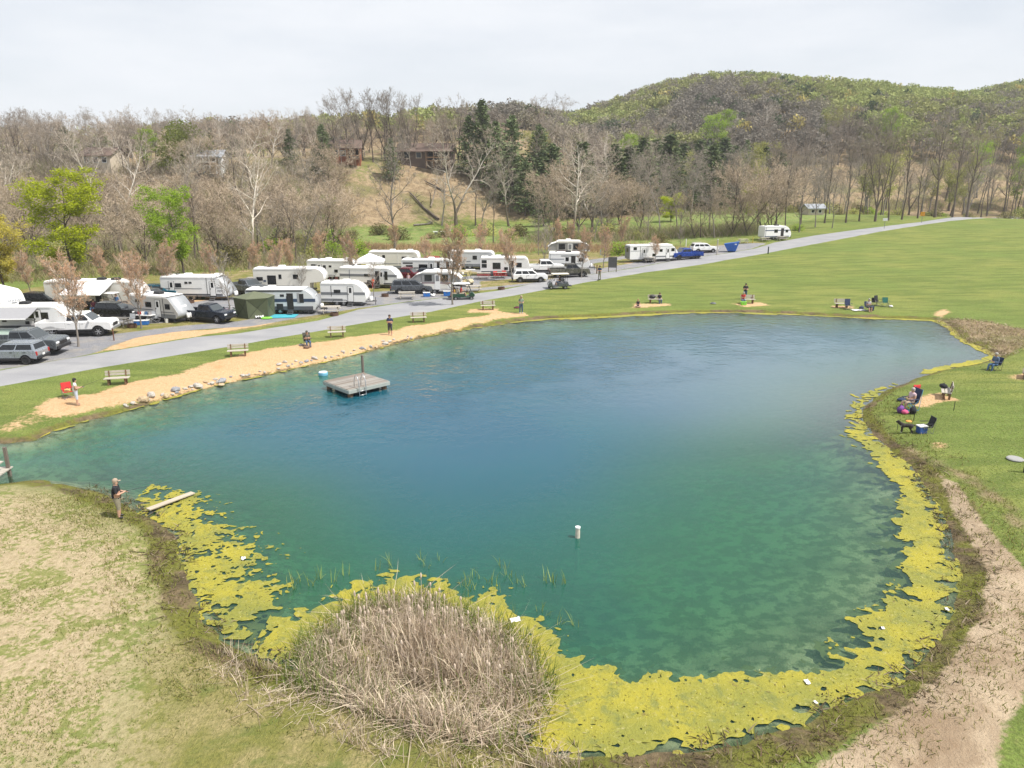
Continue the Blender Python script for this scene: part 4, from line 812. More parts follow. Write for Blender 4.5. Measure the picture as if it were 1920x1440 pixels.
# ------------------------------------------------------------------ travel trailers
def trailer(label, A, B, L=None, H=3.1, W=2.45, yaw=None, nose='round', side=M_WHITE, ncol=M_WHITE, bands=(), wins=(), doors=(), ac=(0.0,), acm=None, low=None, steps=True, awn=None, panels=(), logo=None, rearwins=(), rail=None, jacks=True, cat='camper trailer', name='travel_trailer', rear=None, tanks=True):
    A = (A[0], A[1] + (5 if A[1] > 540 else 3.5 if A[1] > 495 else 2)); B = (B[0], B[1] + (5 if B[1] > 540 else 3.5 if B[1] > 495 else 2)); H *= .91
    a, b, yw, ln = two(A, B); yaw = yw if yaw is None else yaw; L = L or ln
    n = Vector((-math.sin(yaw), math.cos(yaw), 0)); d = Vector((math.cos(yaw), math.sin(yaw), 0)); c = (a + b) / 2 + n * (W / 2 * .88)
    r = thing(name, label, cat, (c.x, c.y, zt(c.x, c.y)), yaw, 'campers parked on the pitches', .88)
    x0, x1, zb = -L / 2, L / 2, 0.52
    if nose == 'round': cur = [(x1 - .18, zb), (x1, zb + .42), (x1 - .03, zb + .85), (x1 - .22, H - 1.05), (x1 - .55, H - .55), (x1 - .95, H - .2), (x1 - 1.45, H - .02), (x1 - 1.6, H)]
    elif nose == 'sharp': cur = [(x1 - .35, zb), (x1, zb + .30), (x1 - .05, zb + .6), (x1 - .75, H - .75), (x1 - 1.15, H - .28), (x1 - 1.6, H - .03), (x1 - 1.8, H)]
    elif nose == 'flat': cur = [(x1 - .45, zb), (x1 - .12, zb + .6), (x1, zb + .9), (x1 - .35, H - .35), (x1 - .55, H - .1), (x1 - .8, H)]
    else: cur = [(x1 - 2.0, zb), (x1 - 1.95, zb + .95), (x1 - .25, zb + 1.1), (x1, zb + 1.4), (x1 - .08, H - .75), (x1 - .45, H - .25), (x1 - .95, H - .02), (x1 - 1.1, H)]
    prof = [(x0 + .1, zb), ] + cur + [(x0 + .12, H), (x0, H - .14), (x0, zb + .12)]
    MB().prism(prof, -W / 2, W / 2).build('body', side, r, bevel=.03)
    i0 = 0 if nose != 'fifth' else 2
    cc = cur[i0:]; out = []
    for i, p in enumerate(cc):
        q0 = cc[max(i - 1, 0)]; q1 = cc[min(i + 1, len(cc) - 1)]; tx, tz_ = q1[0] - q0[0], q1[1] - q0[1]; l_ = math.hypot(tx, tz_); out.append((p[0] + tz_ / l_ * .022, p[1] - tx / l_ * .022))
    MB().prism(list(out) + [(p[0] - .03, p[1] - .02) for p in reversed(cc)], -W / 2 + .02, W / 2 - .02).build('nose_cap', ncol, r, True)
    if rear: bx('shaded_rear_wall', (x0 - .012, 0, (zb + H) / 2), (.02, W - .1, H - zb - .25), rear, r)
    rl = x1 - (1.5 if nose != 'flat' else .9) - x0
    MB().box((x0 + .1 + rl / 2, 0, H + .035), (rl, W - .12, .07)).build('roof', M_ROOF, r, bevel=.03)
    MB().box((x0 + rl / 2 + .1, -W / 2 - .02, H - .09), (rl - .1, .05, .09)).build('awning_rail', rail or M_WHITE, r)
    for f in ac:
        u = MB().box((x0 + L * (f + .5), 0, H + .2), (1.0, .75, .28), taper=.82).build('air_conditioner', acm or M_WHITE, r, bevel=.05)
    for f in (-.32, .18): bx('roof_vent', (x0 + L * (f + .5), .35, H + .12), (.38, .38, .12), M_GREYP if f < 0 else M_ROOF, r, .02)
    ch = MB().box((-.15, 0, zb - .07), (L - .9 if nose != 'fifth' else L - 2.8, W - .5, .16)); ch.build('chassis', M_BLACK, r)
    lo = low
    if lo: MB().box((-.12 if nose != 'fifth' else -1.0, -W / 2 - .008, zb + .2), (L - .55 if nose != 'fifth' else L - 2.2, .022, .42)).build('skirt', lo, r)
    for z0, z1, m, f0, f1 in bands:
        z0 *= .92; z1 *= .92
        e = 0 if f1 < .5 else -(.1 + max(0, (z0 + z1) / 2 - 1.6) ** 1.5 * .55)
        MB().box((((f0 + f1) / 2) * L + e / 2, -W / 2 - .006, (z0 + z1) / 2), ((f1 - f0) * L + e, .016, z1 - z0)).build('side_band', m, r)
    for f, z, w, h in wins:
        z *= .92
        wo = bx('window', (f * L, -W / 2 - .018, z), (w, .03, h), M_GLASS, r, .012)
        bx('frame', (f * L, -W / 2 - .010, z), (w + .09, .02, h + .09), M_BLACK, wo)
    for f, z, w, h, m in panels: z *= .92; h *= .94; bx('side_panel', (f * L, -W / 2 - .016, z), (w, .026, h), m, r, .01)
    for y_, z, w, h in rearwins: bx('rear_window', (x0 - .03, y_, z), (.03, w, h), M_GLASS, r, .01)
    for f, kind in doors:
        if kind == 'open':
            dr = bx('doorway', (f * L, -W / 2 - .012, zb + .98), (.66, .03, 1.82), M_INT, r)
            ds = bx('door', (f * L + .62, -W / 2 - .16, zb + .96), (.62, .05, 1.78), side, r, .02, rz=R(-14)); bx('door_window', (f * L + .62, -W / 2 - .19, zb + 1.45), (.3, .03, .6), M_GLASS, ds, rz=R(-14))
        elif kind == 'gap':
            bx('doorway', (f * L, -W / 2 - .012, zb + .98), (.72, .03, 1.84), M_INT, r)
        else:
            dr = bx('door', (f * L, -W / 2 - .022, zb + .96), (.66, .04, 1.8), side if kind == 'plain' else M_WHITE, r, .02)
            bx('door_frame', (f * L, -W / 2 - .012, zb + .96), (.76, .02, 1.88), M_BLACK if kind != 'plain' else M_GREYP, dr)
            bx('door_window', (f * L, -W / 2 - .045, zb + 1.42), (.30, .02, .62), M_GLASS, dr, .02); bx('handle', (f * L - .25, -W / 2 - .055, zb + .95), (.06, .04, .16), M_BLACK, dr)
        if steps:
            st = MB()
            for k in range(2): st.box((f * L, -W / 2 - .22 - .24 * k, .42 - .2 * k), (.6, .24, .04))
            st.box((f * L - .3, -W / 2 - .34, .26), (.03, .45, .05), rx=R(38)).box((f * L + .3, -W / 2 - .34, .26), (.03, .45, .05), rx=R(38)); st.build('entry_step', M_STEEL, r)
    wx_ = -.08 * L if nose != 'fifth' else -.16 * L
    for sy in (-1, 1):
        for k in (-.42, .42): add_wheel(r, wx_ + k, sy * (W / 2 - .17), .345, .22)
        MB().prism([(wx_ - .95, .52), (wx_ - .8, .78), (wx_ + .8, .78), (wx_ + .95, .52), (wx_ + .9, .50), (wx_ + .76, .74), (wx_ - .76, .74), (wx_ - .9, .50)], sy * (W / 2) - .02, sy * (W / 2) + .03).build('fender', M_BLACK, r)
    if nose != 'fifth':
        h_ = MB().tube([(x1 - .4, -.8, .5), (x1 + 1.0, 0, .48)], .05, 5).tube([(x1 - .4, .8, .5), (x1 + 1.0, 0, .48)], .05, 5).tube([(x1 + .85, 0, .02), (x1 + .85, 0, .95)], .04, 6); h_.build('hitch', M_BLACK, r)
        if tanks: MB().lathe([(.16, .5), (.17, .6), (.17, .95), (.1, 1.05)], (x1 + .32, -.2, 0), 10).lathe([(.16, .5), (.17, .6), (.17, .95), (.1, 1.05)], (x1 + .32, .2, 0), 10).build('gas_bottles', M_WHITE, r, True)
    else:
        MB().tube([(x1 - .8, 0, zb + 1.1), (x1 - .8, 0, .9)], .08, 6).tube([(x1 - 1.7, -.9, zb + 1), (x1 - 1.7, -.9, .05)], .05, 5).tube([(x1 - 1.7, .9, zb + 1), (x1 - 1.7, .9, .05)], .05, 5).build('landing_legs', M_STEEL, r)
    if jacks:
        for f in (-.44, .36 if nose != 'fifth' else .1):
            MB().tube([(f * L, -W / 2 + .3, zb - .1), (f * L + .12, -W / 2 + .3, .03)], .035, 4).build('stabiliser_jack', M_STEEL, r)
    if awn:                                                       # f0, f1, reach, drop, material
        f0, f1, reach, drop, m = awn; k = 6
        vs = [(f0 * L + (f1 - f0) * L * (0 if j == 0 else 1), -W / 2 - .05 - reach * i / k, H - .12 - drop * (i / k) ** 1.15 - .10 * math.sin(PI * i / k)) for i in range(k + 1) for j in (0, 1)]
        vs2 = [(x, y, z - .025) for x, y, z in vs]; nn = len(vs); fs = [(2 * i, 2 * i + 1, 2 * i + 3, 2 * i + 2) for i in range(k)]
        mb = MB().add(vs + vs2, fs + [tuple(nn + q for q in reversed(f_)) for f_ in fs] + [(0, 2 * k, nn + 2 * k, nn)] * 0); mb.build('awning', m, r)
        ar = MB().tube([(f0 * L, -W / 2 - .05 - reach, H - .12 - drop), (f1 * L, -W / 2 - .05 - reach, H - .12 - drop)], .06, 8); ar.build('awning_roller', M_WHITE, r)
        for f in (f0, f1): MB().tube([(f * L, -W / 2 - .03, zb + .5), (f * L, -W / 2 - reach * .55, zb + 1.1), (f * L, -W / 2 - .05 - reach, H - .15 - drop)], .025, 5).build('awning_arm', M_BLACK, r)
    if logo:
        kind, m = logo
        if kind == 'plate': bx('emblem', (x1 - .42, 0, 1.95 + (H - 3.1)), (.02, 1.0, .34), m, r, ry=R(-24))
        elif kind == 'oval':
            MB().tube([(x1 - .30, 0, 1.9), (x1 - .34, 0, 1.92)], [.34, .34], 18).build('emblem', m, r); MB().tube([(x1 - .27, 0, 1.915), (x1 - .31, 0, 1.93)], [.25, .25], 18).build('emblem_centre', M_SILVER, r)
        elif kind == 'dash':
            for y_, w_, z_ in ((-.35, .5, 0), (.2, .45, .02), (0, .7, -.1)): bx('lettering', (x1 - .34, y_, 2.0 + z_), (.02, w_, .06), m, r, ry=R(-30))
    return r
trailer('grey and white trailer with navy stripes and round emblem on its silver nose', (468, 584), (590, 585), yaw=R(1), L=8.0, ncol=M_SILVER, bands=((1.55, 1.95, M_NAVYP, -.485, .5), (2.82, 3.0, M_DARKP, -.49, .3)), low=M_DARKP, rail=M_BLACK,
    wins=((-.36, 2.1, .75, 1.05), (.02, 2.35, .35, .18), (.12, 2.0, .6, .4), (.29, 2.0, .45, .95)), doors=((.13, 'gap'),), ac=(-.16,), panels=((-.02, .95, .75, .75, M_BLACK), (.25, 2.05, .3, 1.2, M_AWN)), logo=('oval', M_WHITE), side=mat('pale_grey_panel', (0.60, 0.62, 0.64), .4, 0, .05, 2))
trailer('small white trailer with a grey stripe and white rounded nose, short and near the road', (608, 568), (682, 570), yaw=R(-3), L=5.6, bands=((1.5, 1.86, M_GREYP, -.49, .5), (.7, 1.0, M_GREYP, -.49, -.02)), wins=((-.13, 1.95, .72, .34),), doors=((.16, 'closed'),), ac=(.03,), panels=((-.26, 2.0, .06, 1.4, M_BLACK),), logo=('dash', M_DARKP))
trailer('long white trailer with grey band and open white door beside the red-shirted child', (646, 531), (740, 541), yaw=R(-9), L=8.6, bands=((1.75, 2.12, M_GREYP, -.49, .5), (.62, .85, M_DARKP, -.45, .45)), wins=((-.02, 1.95, .8, .3), (.30, 1.95, .35, 1.1)), doors=((.155, 'open'),), ac=(-.03,), panels=((.02, .95, .8, .5, M_BLACK), (.44, .95, .5, .5, M_BLACK), (-.32, 2.0, .06, 1.5, M_NAVYP)), logo=('plate', M_DARKP), steps=True)
trailer('big cream fifth-wheel camper with overhanging white nose', (493, 546), (594, 546), yaw=R(0), L=9.4, H=3.7, nose='fifth', side=M_CREAM, bands=((.95, 1.2, M_DARKP, -.48, .15),), wins=((-.41, 2.2, .75, .38), (.10, 2.5, .6, .5), (-.12, 2.5, .3, .5)), panels=((-.24, 2.05, 1.15, 1.25, M_GLASS), (-.34, 1.9, .35, .25, M_NAVYP)), doors=(), ac=(-.12,), low=M_DARKP, name='fifth_wheel_camper')
trailer('white camper with porch door and table outside, left of the white canopy', (584, 519), (668, 525), yaw=R(-5), L=8.0, H=3.2, wins=((-.16, 2.1, .35, .5), (-.05, 2.25, .3, .2), (.06, 1.5, .45, .35), (.38, 2.15, .6, .7)), doors=((-.26, 'closed'),), panels=((-.37, 1.75, .75, 1.6, M_INT), (.2, 1.9, .05, 1.6, M_GREYP)), ac=(-.12, .25))
trailer('pale grey slide-out camper standing highest behind the white canopy', (700, 503), (780, 508), yaw=R(-4), L=8.4, H=3.5, side=M_CREAM, nose='flat', wins=((-.33, 2.4, .5, .6), (-.20, 2.4, .35, .8)), doors=((.20, 'gap'),), panels=((.08, 2.1, .08, 2.1, M_WHITE), (.28, 2.2, .4, 1.2, M_WHITE)), bands=((1.3, 1.42, M_GREYP, -.2, .16),), ac=(-.05, .3), low=M_GREYP)
trailer('white trailer with black stripes and tall dark windows behind the minivan', (763, 517), (852, 520), yaw=R(-4), L=9.0, nose='round', bands=((1.65, 1.8, M_BLACK, -.49, .5), (2.4, 2.62, M_BLACK, -.47, -.3)), wins=((-.36, 1.95, .95, .35), (-.12, 1.85, 1.25, .8), (.14, 2.05, .3, 1.2), (.30, 2.05, .35, 1.2)), doors=((.02, 'closed'),), ac=(.0,), logo=('dash', M_RED))
trailer('light grey camper with blue swooshes in the back row before the tan bank', (850, 499), (918, 505), yaw=R(-6), L=8.0, H=3.25, side=mat('light_grey_panel', (0.58, 0.59, 0.60), .4, 0, .05, 2), nose='flat', wins=((.08, 2.15, .65, .55), (.44, 2.1, .65, .55)), doors=((.25, 'plain'),), panels=((-.05, 1.45, .7, .09, M_NAVYP),), low=M_GREYP, ac=(.12,))
trailer('white trailer with flat nose, bunk windows and big dark window by the red picnic chairs', (904, 515), (990, 514), yaw=R(-1), L=7.8, H=3.15, nose='flat', wins=((-.42, 2.45, .7, .38), (-.42, 1.75, .7, .5), (-.17, 1.75, 1.15, .9), (.02, 1.3, .5, .35), (.28, 1.9, .75, .6)), doors=((.13, 'gap'),), bands=((.62, .85, M_DARKP, -.48, .1),), ac=(-.14,), low=None)
trailer('white trailer with dark slashes and open black doorway below the raised pop-up', (1036, 503), (1098, 505), yaw=R(-3), L=6.8, H=3.15, wins=((-.05, 2.05, .45, .55), (.28, 1.95, .6, .5)), doors=((.10, 'gap'),), bands=((2.55, 2.68, M_DARKP, -.2, .25), (1.15, 1.3, M_DARKP, -.3, .3), (2.0, 2.1, M_NAVYP, -.48, -.12)), panels=((-.46, 1.9, .05, 2.3, M_STEEL),), ac=(-.02,), acm=M_BLACK)
trailer('long white trailer with shade painted on its rear wall and two doors by the road', (1183, 491), (1271, 487), yaw=R(13), L=9.6, H=3.25, nose='sharp', rear=M_GREYP, bands=((.9, 1.15, M_GREYP, .02, .45), (2.15, 2.23, M_GREYP, -.49, -.27)), wins=((-.40, 2.65, .55, .4), (.12, 2.2, .5, .4), (-.02, 1.35, .5, .42), (.36, 2.3, .55, .45)), doors=((-.22, 'closed'), (.26, 'closed')), ac=(-.02,), low=None, rearwins=((0, 2.1, .9, .7),), panels=((-.295, 1.9, .06, 2.4, M_BLACK), (.41, 1.9, .06, 2.4, M_BLACK)))  # dark grey on the rear is the shade of that end, put into its colour
trailer('small farthest trailer, white with navy trim, alone on the upper pitch', (1439, 449), (1476, 446.5), yaw=R(16), L=6.6, H=3.1, bands=((2.05, 2.25, M_NAVYP, -.49, .5), (.65, .85, M_NAVYP, -.49, .42)), wins=((-.08, 2.0, .8, .6), (.33, 1.95, .55, .5)), doors=((.16, 'gap'),), panels=((-.46, 1.9, .08, 2.3, M_NAVYP),), ac=(.05,), acm=M_BLACK)
tj = trailer('rounded white trailer nose at the left edge, printed with a dark script', (-48, 600), (8, 583), yaw=R(-38), L=8.5, H=3.5, wins=((.0, 2.2, .6, .5),), doors=((-.2, 'closed'),), low=M_GREYP, side=M_SILVER, ac=(-.1,))  # silver on the side stands for the shadow on that wall
trailer('low white trailer under a grey awning beside the white pickup', (2, 622), (122, 619), yaw=R(2), L=7.2, H=3.0, awn=(-.5, .12, 2.2, .75, M_AWN), wins=((-.25, 1.8, .5, .35), (.02, 2.0, .6, .5), (.2, 1.95, .6, .6)), doors=((.10, 'closed'),), bands=((.65, .9, M_DARKP, -.45, .3),), ac=(-.14,), acm=M_BLACK, panels=((-.36, 1.5, .45, .4, M_BLACK), (-.05, 1.2, .4, .35, M_BLACK)))
trailer('long white camper with a broad bright awning behind the black compact utility', (108, 574), (250, 574), yaw=R(-1), L=11.5, H=3.5, awn=(-.20, .22, 3.0, 1.0, M_AWNW), wins=((-.3, 2.1, .6, .5),), doors=((.05, 'gap'),), side=M_CREAM, ac=(-.22, .05, .2), acm=M_BLACK, low=M_DARKP)
trailer('trailer with big plain grey nose and white badge hitched behind the navy pickup', (256, 594), (324, 602), yaw=R(-21), L=7.0, H=3.05, nose='sharp', ncol=M_SILVER, side=mat('beige_grey_panel', (0.52, 0.51, 0.49), .45, 0, .06, 2), wins=((-.30, 2.35, .45, .22), (-.08, 2.0, .75, .5), (.30, 1.9, .6, .5)), doors=((.11, 'closed'),), bands=((1.35, 1.45, M_DARKP, -.4, .0), (1.2, 1.28, M_DARKP, .16, .42)), ac=(-.02,), acm=M_BLACK, logo=('plate', M_WHITE), low=M_GREYP, panels=((.22, 1.9, .06, 2.2, M_BLACK),))
trailer('white trailer with two doors, dark oval swoosh and silver nose at the shirtless man', (318, 557), (418, 559), yaw=R(-3), L=8.8, H=3.25, nose='sharp', ncol=M_SILVER, wins=((-.24, 2.05, .7, .45), (-.12, 2.4, .3, .18), (-.06, 2.42, .3, .15)), doors=((-.34, 'closed'), (.26, 'closed')), bands=((1.55, 1.65, M_GREYP, -.45, .1), (.65, .9, M_DARKP, -.48, .4)), panels=((.36, 1.75, .8, .08, M_DARKP), (.37, 1.35, .75, .08, M_DARKP), (.18, 1.9, .06, 2.4, M_BLACK)), ac=(-.14, .30))
def lettering(txt, size, parent, loc, rot, m, name='lettering'):
    cu = bpy.data.curves.new(name, 'FONT'); cu.body = txt; cu.size = size; cu.extrude = .004; cu.align_x = 'CENTER'; cu.shear = .25
    o = bpy.data.objects.new(name, cu); cu.materials.append(m); C.objects.link(o); o.parent = parent; o.location = loc; o.rotation_euler = rot; return o
lettering('Jayco', .62, tj, (8.5 / 2 - .05, .1, 2.14), (R(58), 0, R(90)), M_NAVYP)
# ------------------------------------------------------------------ pop-up campers
def popup(label, c, yaw, sc=1.0, canv=M_CANV, body=M_WHITE):
    r = thing('pop_up_camper', label, 'camper trailer', (c.x, c.y, c.z), yaw, 'campers parked on the pitches', sc); L, Wd = 3.6, 2.1
    MB().box((0, 0, .95), (L, Wd, .78)).build('body', body, r, bevel=.04)
    for x in (-.95, .8): bx('side_panel', (x, -Wd / 2 - .012, .95), (1.2, .02, .55), M_CREAM, r, .02)
    bx('trim_strip', (0, 0, 1.36), (L + .06, Wd + .05, .06), mat('maroon_trim', (.16, .03, .04), .6), r)
    MB().box((0, 0, 1.98), (L - .06, Wd - .06, 1.2)).build('canvas_walls', canv, r)
    for x, w in ((-1.0, .9), (1.05, .8)): bx('screen_window', (x, -Wd / 2 + .018, 2.0), (w, .03, .75), M_GLASS, r)
    dr = bx('door', (.15, -Wd / 2 - .002, 1.5), (.66, .05, 1.85), M_WHITE, r, .01); bx('door_window', (.15, -Wd / 2 - .035, 1.98), (.42, .02, .7), M_GREYP, dr)
    MB().prism([(-L / 2, 2.56), (L / 2, 2.56), (L / 2, 2.72), (L / 2 - .35, 2.82), (-L / 2 + .35, 2.82), (-L / 2, 2.72)], -Wd / 2 - .03, Wd / 2 + .03).build('roof', M_ROOF, r, bevel=.03)
    bx('air_conditioner', (-.1, 0, 2.93), (.85, .7, .24), M_WHITE if sc != .99 else M_BLACK, r, .04, taper=.8)
    for s in (-1, 1):
        b = bx('bunk_floor', (s * (L / 2 + .62), 0, 1.40), (1.25, Wd - .1, .10), M_WHITE, r)
        MB().prism([(s * L / 2, 1.46), (s * L / 2, 2.55), (s * (L / 2 + .75), 2.32), (s * (L / 2 + 1.2), 1.9), (s * (L / 2 + 1.22), 1.46)], -Wd / 2 + .08, Wd / 2 - .08).build('bunk_canvas', canv, r)
        MB().prism([(s * L / 2, 2.57), (s * L / 2, 2.61), (s * (L / 2 + .78), 2.38), (s * (L / 2 + 1.27), 1.95), (s * (L / 2 + 1.25), 1.9), (s * (L / 2 + .76), 2.34)], -Wd / 2, Wd / 2).build('bunk_cover', M_ROOF, r)
        add_wheel(r, -.25, s * (Wd / 2 - .1), .30, .2)
        MB().tube([(s * (L / 2 + 1.1), -.8, 1.38), (s * (L / 2 - .1), -.8, .75)], .025, 4).build('bunk_brace', M_STEEL, r)
        MB().tube([(s * (L / 2 - .2), -.85, .6), (s * (L / 2 - .2), -.85, .02)], .04, 5).build('stabiliser_jack', M_STEEL, r)
    MB().tube([(L / 2 - .3, -.6, .5), (L / 2 + 1.2, 0, .5)], .05, 5).tube([(L / 2 - .3, .6, .5), (L / 2 + 1.2, 0, .5)], .05, 5).build('hitch', M_BLACK, r)
    return r
p = G(821, 549); popup('white pop-up camper with grey canvas and both bunk ends out, behind the near golf cart', p, R(-3), .95)
p = G(1066, 487); popup('raised pop-up camper whose roof shows above the trailer with dark slashes', p, R(-3), 1.12)
# ------------------------------------------------------------------ cars and pickups
PAINT = {}
def paint(name, col, metal=0.3): return mat(name, col, 0.25, metal, 0.05, 2)
def frustum(x0, x1, z0, X0, X1, z1, w0, w1):
    return [(x0, -w0, z0), (x1, -w0, z0), (x1, w0, z0), (x0, w0, z0), (X0, -w1, z1), (X1, -w1, z1), (X1, w1, z1), (X0, w1, z1)]
def face_pane(P, idx, s0, s1, t0, t1, off):
    a, b, c, d = [Vector(P[i]) for i in idx]
    f = lambda s, t: a.lerp(b, s).lerp(d.lerp(c, s), t)
    n = (b - a).cross(d - a).normalized(); q = [f(s0, t0), f(s1, t0), f(s1, t1), f(s0, t1)]
    return MB().add([v + n * off for v in q] + [v - n * .01 for v in q], [(0, 1, 2, 3), (7, 6, 5, 4), (0, 4, 5, 1), (1, 5, 6, 2), (2, 6, 7, 3), (3, 7, 4, 0)])
def car(kind, label, wr, wf, col, yaw=None, L=None, group='vehicles parked at the campground', rim=None, name=None, cat=None, rails=False, bedload=None, hub=None, sc=.96, dark_trim=True):
    """wr, wf: pixels where the rear and the front wheel nearest the camera touch the ground"""
    S = {'pickup': dict(L=5.85, W=2.0, H=1.95, belt=1.30, hood=1.25, wb=(-1.75, 1.85), r=.42, cab=(-.62, 1.55, -.45, .85), bed=-.66), 'suv': dict(L=4.75, W=1.88, H=1.70, belt=1.11, hood=1.08, wb=(-1.38, 1.42), r=.355, cab=(-2.3, 1.18, -1.95, .38), bed=None),
         'van': dict(L=5.1, W=1.98, H=1.74, belt=1.05, hood=.98, wb=(-1.45, 1.55), r=.335, cab=(-2.48, 1.62, -2.15, .60), bed=None), 'compact': dict(L=4.3, W=1.82, H=1.68, belt=1.12, hood=1.10, wb=(-1.25, 1.30), r=.35, cab=(-2.05, 1.02, -1.85, .40), bed=None)}[kind]
    a, b, yw, ln = two(wr, wf); yaw = yw if yaw is None else yaw; W_ = S['W']
    face_left = math.cos(yaw) < 0; sgn = 1 if not face_left else -1
    n = Vector((-math.sin(yaw), math.cos(yaw), 0)) * sgn; c = (a + b) / 2 + n * (W_ / 2 - .12) * sc - Vector((math.cos(yaw), math.sin(yaw), 0)) * ((S['wb'][0] + S['wb'][1]) / 2) * sc
    r = thing(name or {'pickup': 'pickup_truck', 'suv': 'parked_car', 'van': 'minivan', 'compact': 'parked_car'}[kind], label, cat or {'pickup': 'pickup truck', 'suv': 'car', 'van': 'minivan', 'compact': 'car'}[kind], (c.x, c.y, zt(c.x, c.y)), yaw, group, sc)
    L_, H, belt, hood, rr = S['L'], S['H'], S['belt'], S['hood'], S['r']; xr, xf = -L_ / 2, L_ / 2; R_ = rr * 1.22; zb = .36 if kind != 'pickup' else .48
    def arch(x): return [(x + R_ * math.cos(q), rr + R_ * math.sin(q)) for q in [PI - PI * i / 8 + (0) for i in range(9)] if rr + R_ * math.sin(q) > zb]
    hw, fw = S['wb']
    prof = [(xr + .05, zb + .08)] + arch(hw) + arch(fw) + [(xf - .08, zb), (xf, zb + .2), (xf - .02, hood - .30), (xf - .06, hood - .09), (xf - .26, hood - .01), (S['cab'][1] - .02, belt - .02)]
    if S['bed'] is None: prof += [(S['cab'][0], belt), (xr + .02, belt - .15), (xr, zb + .35)]
    else: prof += [(S['bed'], belt - .03), (S['bed'], belt - .55), (xr + .12, belt - .55), (xr + .02, zb + .3)]
    MB().prism(prof, -W_ / 2, W_ / 2).build('body', col, r, bevel=.045)
    MB().box(((hw + fw) / 2, 0, rr + .12), (L_ - .9, W_ - .30, .40)).build('underbody', M_BLACK, r)
    if S['bed'] is not None:
        bl = S['bed'] - xr; bm = (S['bed'] + xr) / 2
        for s in (-1, 1): bx('bed_side', (bm, s * (W_ / 2 - .05), belt - .29), (bl, .10, .54), col, r, .02)
        tg_ = bx('tailgate', (xr + .05, 0, belt - .29), (.09, W_ - .22, .54), col, r, .02)
        bx('bed_floor', (bm, 0, belt - .52), (bl - .1, W_ - .22, .04), bedload or M_BLACK, r)
    c0, c1, C0, C1 = S['cab']; P = frustum(c0, c1, belt - .03, C0, C1, H - .05, W_ / 2 - .04, W_ / 2 - .20)
    MB().add(P, [(0, 1, 5, 4), (1, 2, 6, 5), (2, 3, 7, 6), (3, 0, 4, 7), (4, 5, 6, 7)]).build('cabin', col, r, bevel=.06)
    MB().box(((C0 + C1) / 2, 0, H - .035), (C1 - C0 - .05, W_ - .46, .04)).build('roof', col, r, bevel=.02)
    nside = 3 if kind in ('suv', 'van') else 2
    for idx in ((0, 1, 5, 4), (2, 3, 7, 6)):
        for k in range(nside):
            s0, s1 = .05 + k * .92 / nside, .05 + (k + 1) * .92 / nside - .035
            face_pane(P, idx, s0, s1 if k < nside - 1 or idx[0] else .93, .16, .86, .012).build('side_window', M_GLASS, r)
    face_pane(P, (1, 2, 6, 5), .06, .94, .10, .92, .012).build('windscreen', mat('windscreen_glass', (.05, .06, .065), .06, 0, .1, 2, spec=.8), r); face_pane(P, (3, 0, 4, 7), .08, .92, .16, .88, .012).build('rear_window', M_GLASS, r)
    for s in (-1, 1):
        for x in (hw, fw): add_wheel(r, x, s * (W_ / 2 - .13), rr, .24, rim)
        bx('headlight', (xf - .06, s * (W_ / 2 - .27), hood - .27), (.14, .42, .16), M_LAMP, r, .03); bx('taillight', (xr + .03, s * (W_ / 2 - .10), belt - .25), (.10, .18, .32 if kind != 'suv' else .18), M_RED, r, .03)
        mi = bx('mirror', (c1 - .28, s * (W_ / 2 + .10), belt + .08), (.14, .2, .17), col, r, .04)
        for x in ((c0 + c1) / 2 + .25, (c0 + c1) / 2 - .75): bx('door_handle', (x, s * (W_ / 2 + .012), belt - .14), (.2, .03, .035), M_BLACK if kind != 'pickup' else col, r)
        bx('door_seam', ((c0 + c1) / 2 + .02, s * (W_ / 2 + .002), belt - .38), (.015, .006, .66), M_BLACK, r)
        if dark_trim: bx('sill', ((hw + fw) / 2, s * (W_ / 2 - .01), zb + .07), (fw - hw - 2 * R_, .06, .14), M_BLACK, r, .02)
        if rails: MB().tube([(C0 + .1, s * (W_ / 2 - .27), H + .05), (C1 - .1, s * (W_ / 2 - .27), H + .05)], .025, 5).build('roof_rail', M_BLACK, r)
    bx('grille', (xf - .01, 0, hood - .34), (.05, W_ * .55, .26), M_BLACK, r, .02); bx('front_bumper', (xf + .02, 0, zb + .14), (.14, W_ - .14, .24), M_ALU if kind == 'pickup' and rim is None else M_BLACK, r, .05); bx('rear_bumper', (xr - .02, 0, zb + .16), (.14, W_ - .14, .22), M_ALU if kind == 'pickup' and rim is None else M_BLACK, r, .05)
    bx('number_plate', (xr - .03 if S['bed'] is None else xr - .10, 0, zb + .34 if S['bed'] is None else zb + .2), (.02, .32, .16), M_WHITE, r)
    return r
P_WHITE = paint('white_paint', (.80, .80, .80), 0); P_SILV = paint('silver_blue_paint', (.33, .36, .40), .5); P_GREY = paint('slate_grey_paint', (.16, .175, .19), .4); P_BLK = paint('black_paint', (.018, .02, .022)); P_NAVY = paint('midnight_paint', (.02, .028, .045)); P_MAR = paint('maroon_paint', (.14, .012, .02)); P_BLUE = paint('bright_blue_paint', (.018, .055, .30)); P_BRZ = paint('bronze_grey_paint', (.155, .145, .125), .4); P_TEAL = paint('teal_paint', (.02, .13, .19)); P_GUN = paint('gunmetal_paint', (.115, .125, .14), .4)
DR = M_BLACK
car('pickup', 'white crew-cab pickup on the gravel lane at the left', (104, 636), (181, 628), P_WHITE, yaw=R(9), sc=1.04)
car('compact', 'silver sport utility at the left edge, seen from its right rear corner', (54, 682), (-16, 686), P_SILV, yaw=R(182), rim=DR)
car('pickup', 'lifted grey pickup with black wheels behind the silver sport utility', (-8, 670), (82, 666), P_GREY, yaw=R(3), rim=DR, sc=1.03)
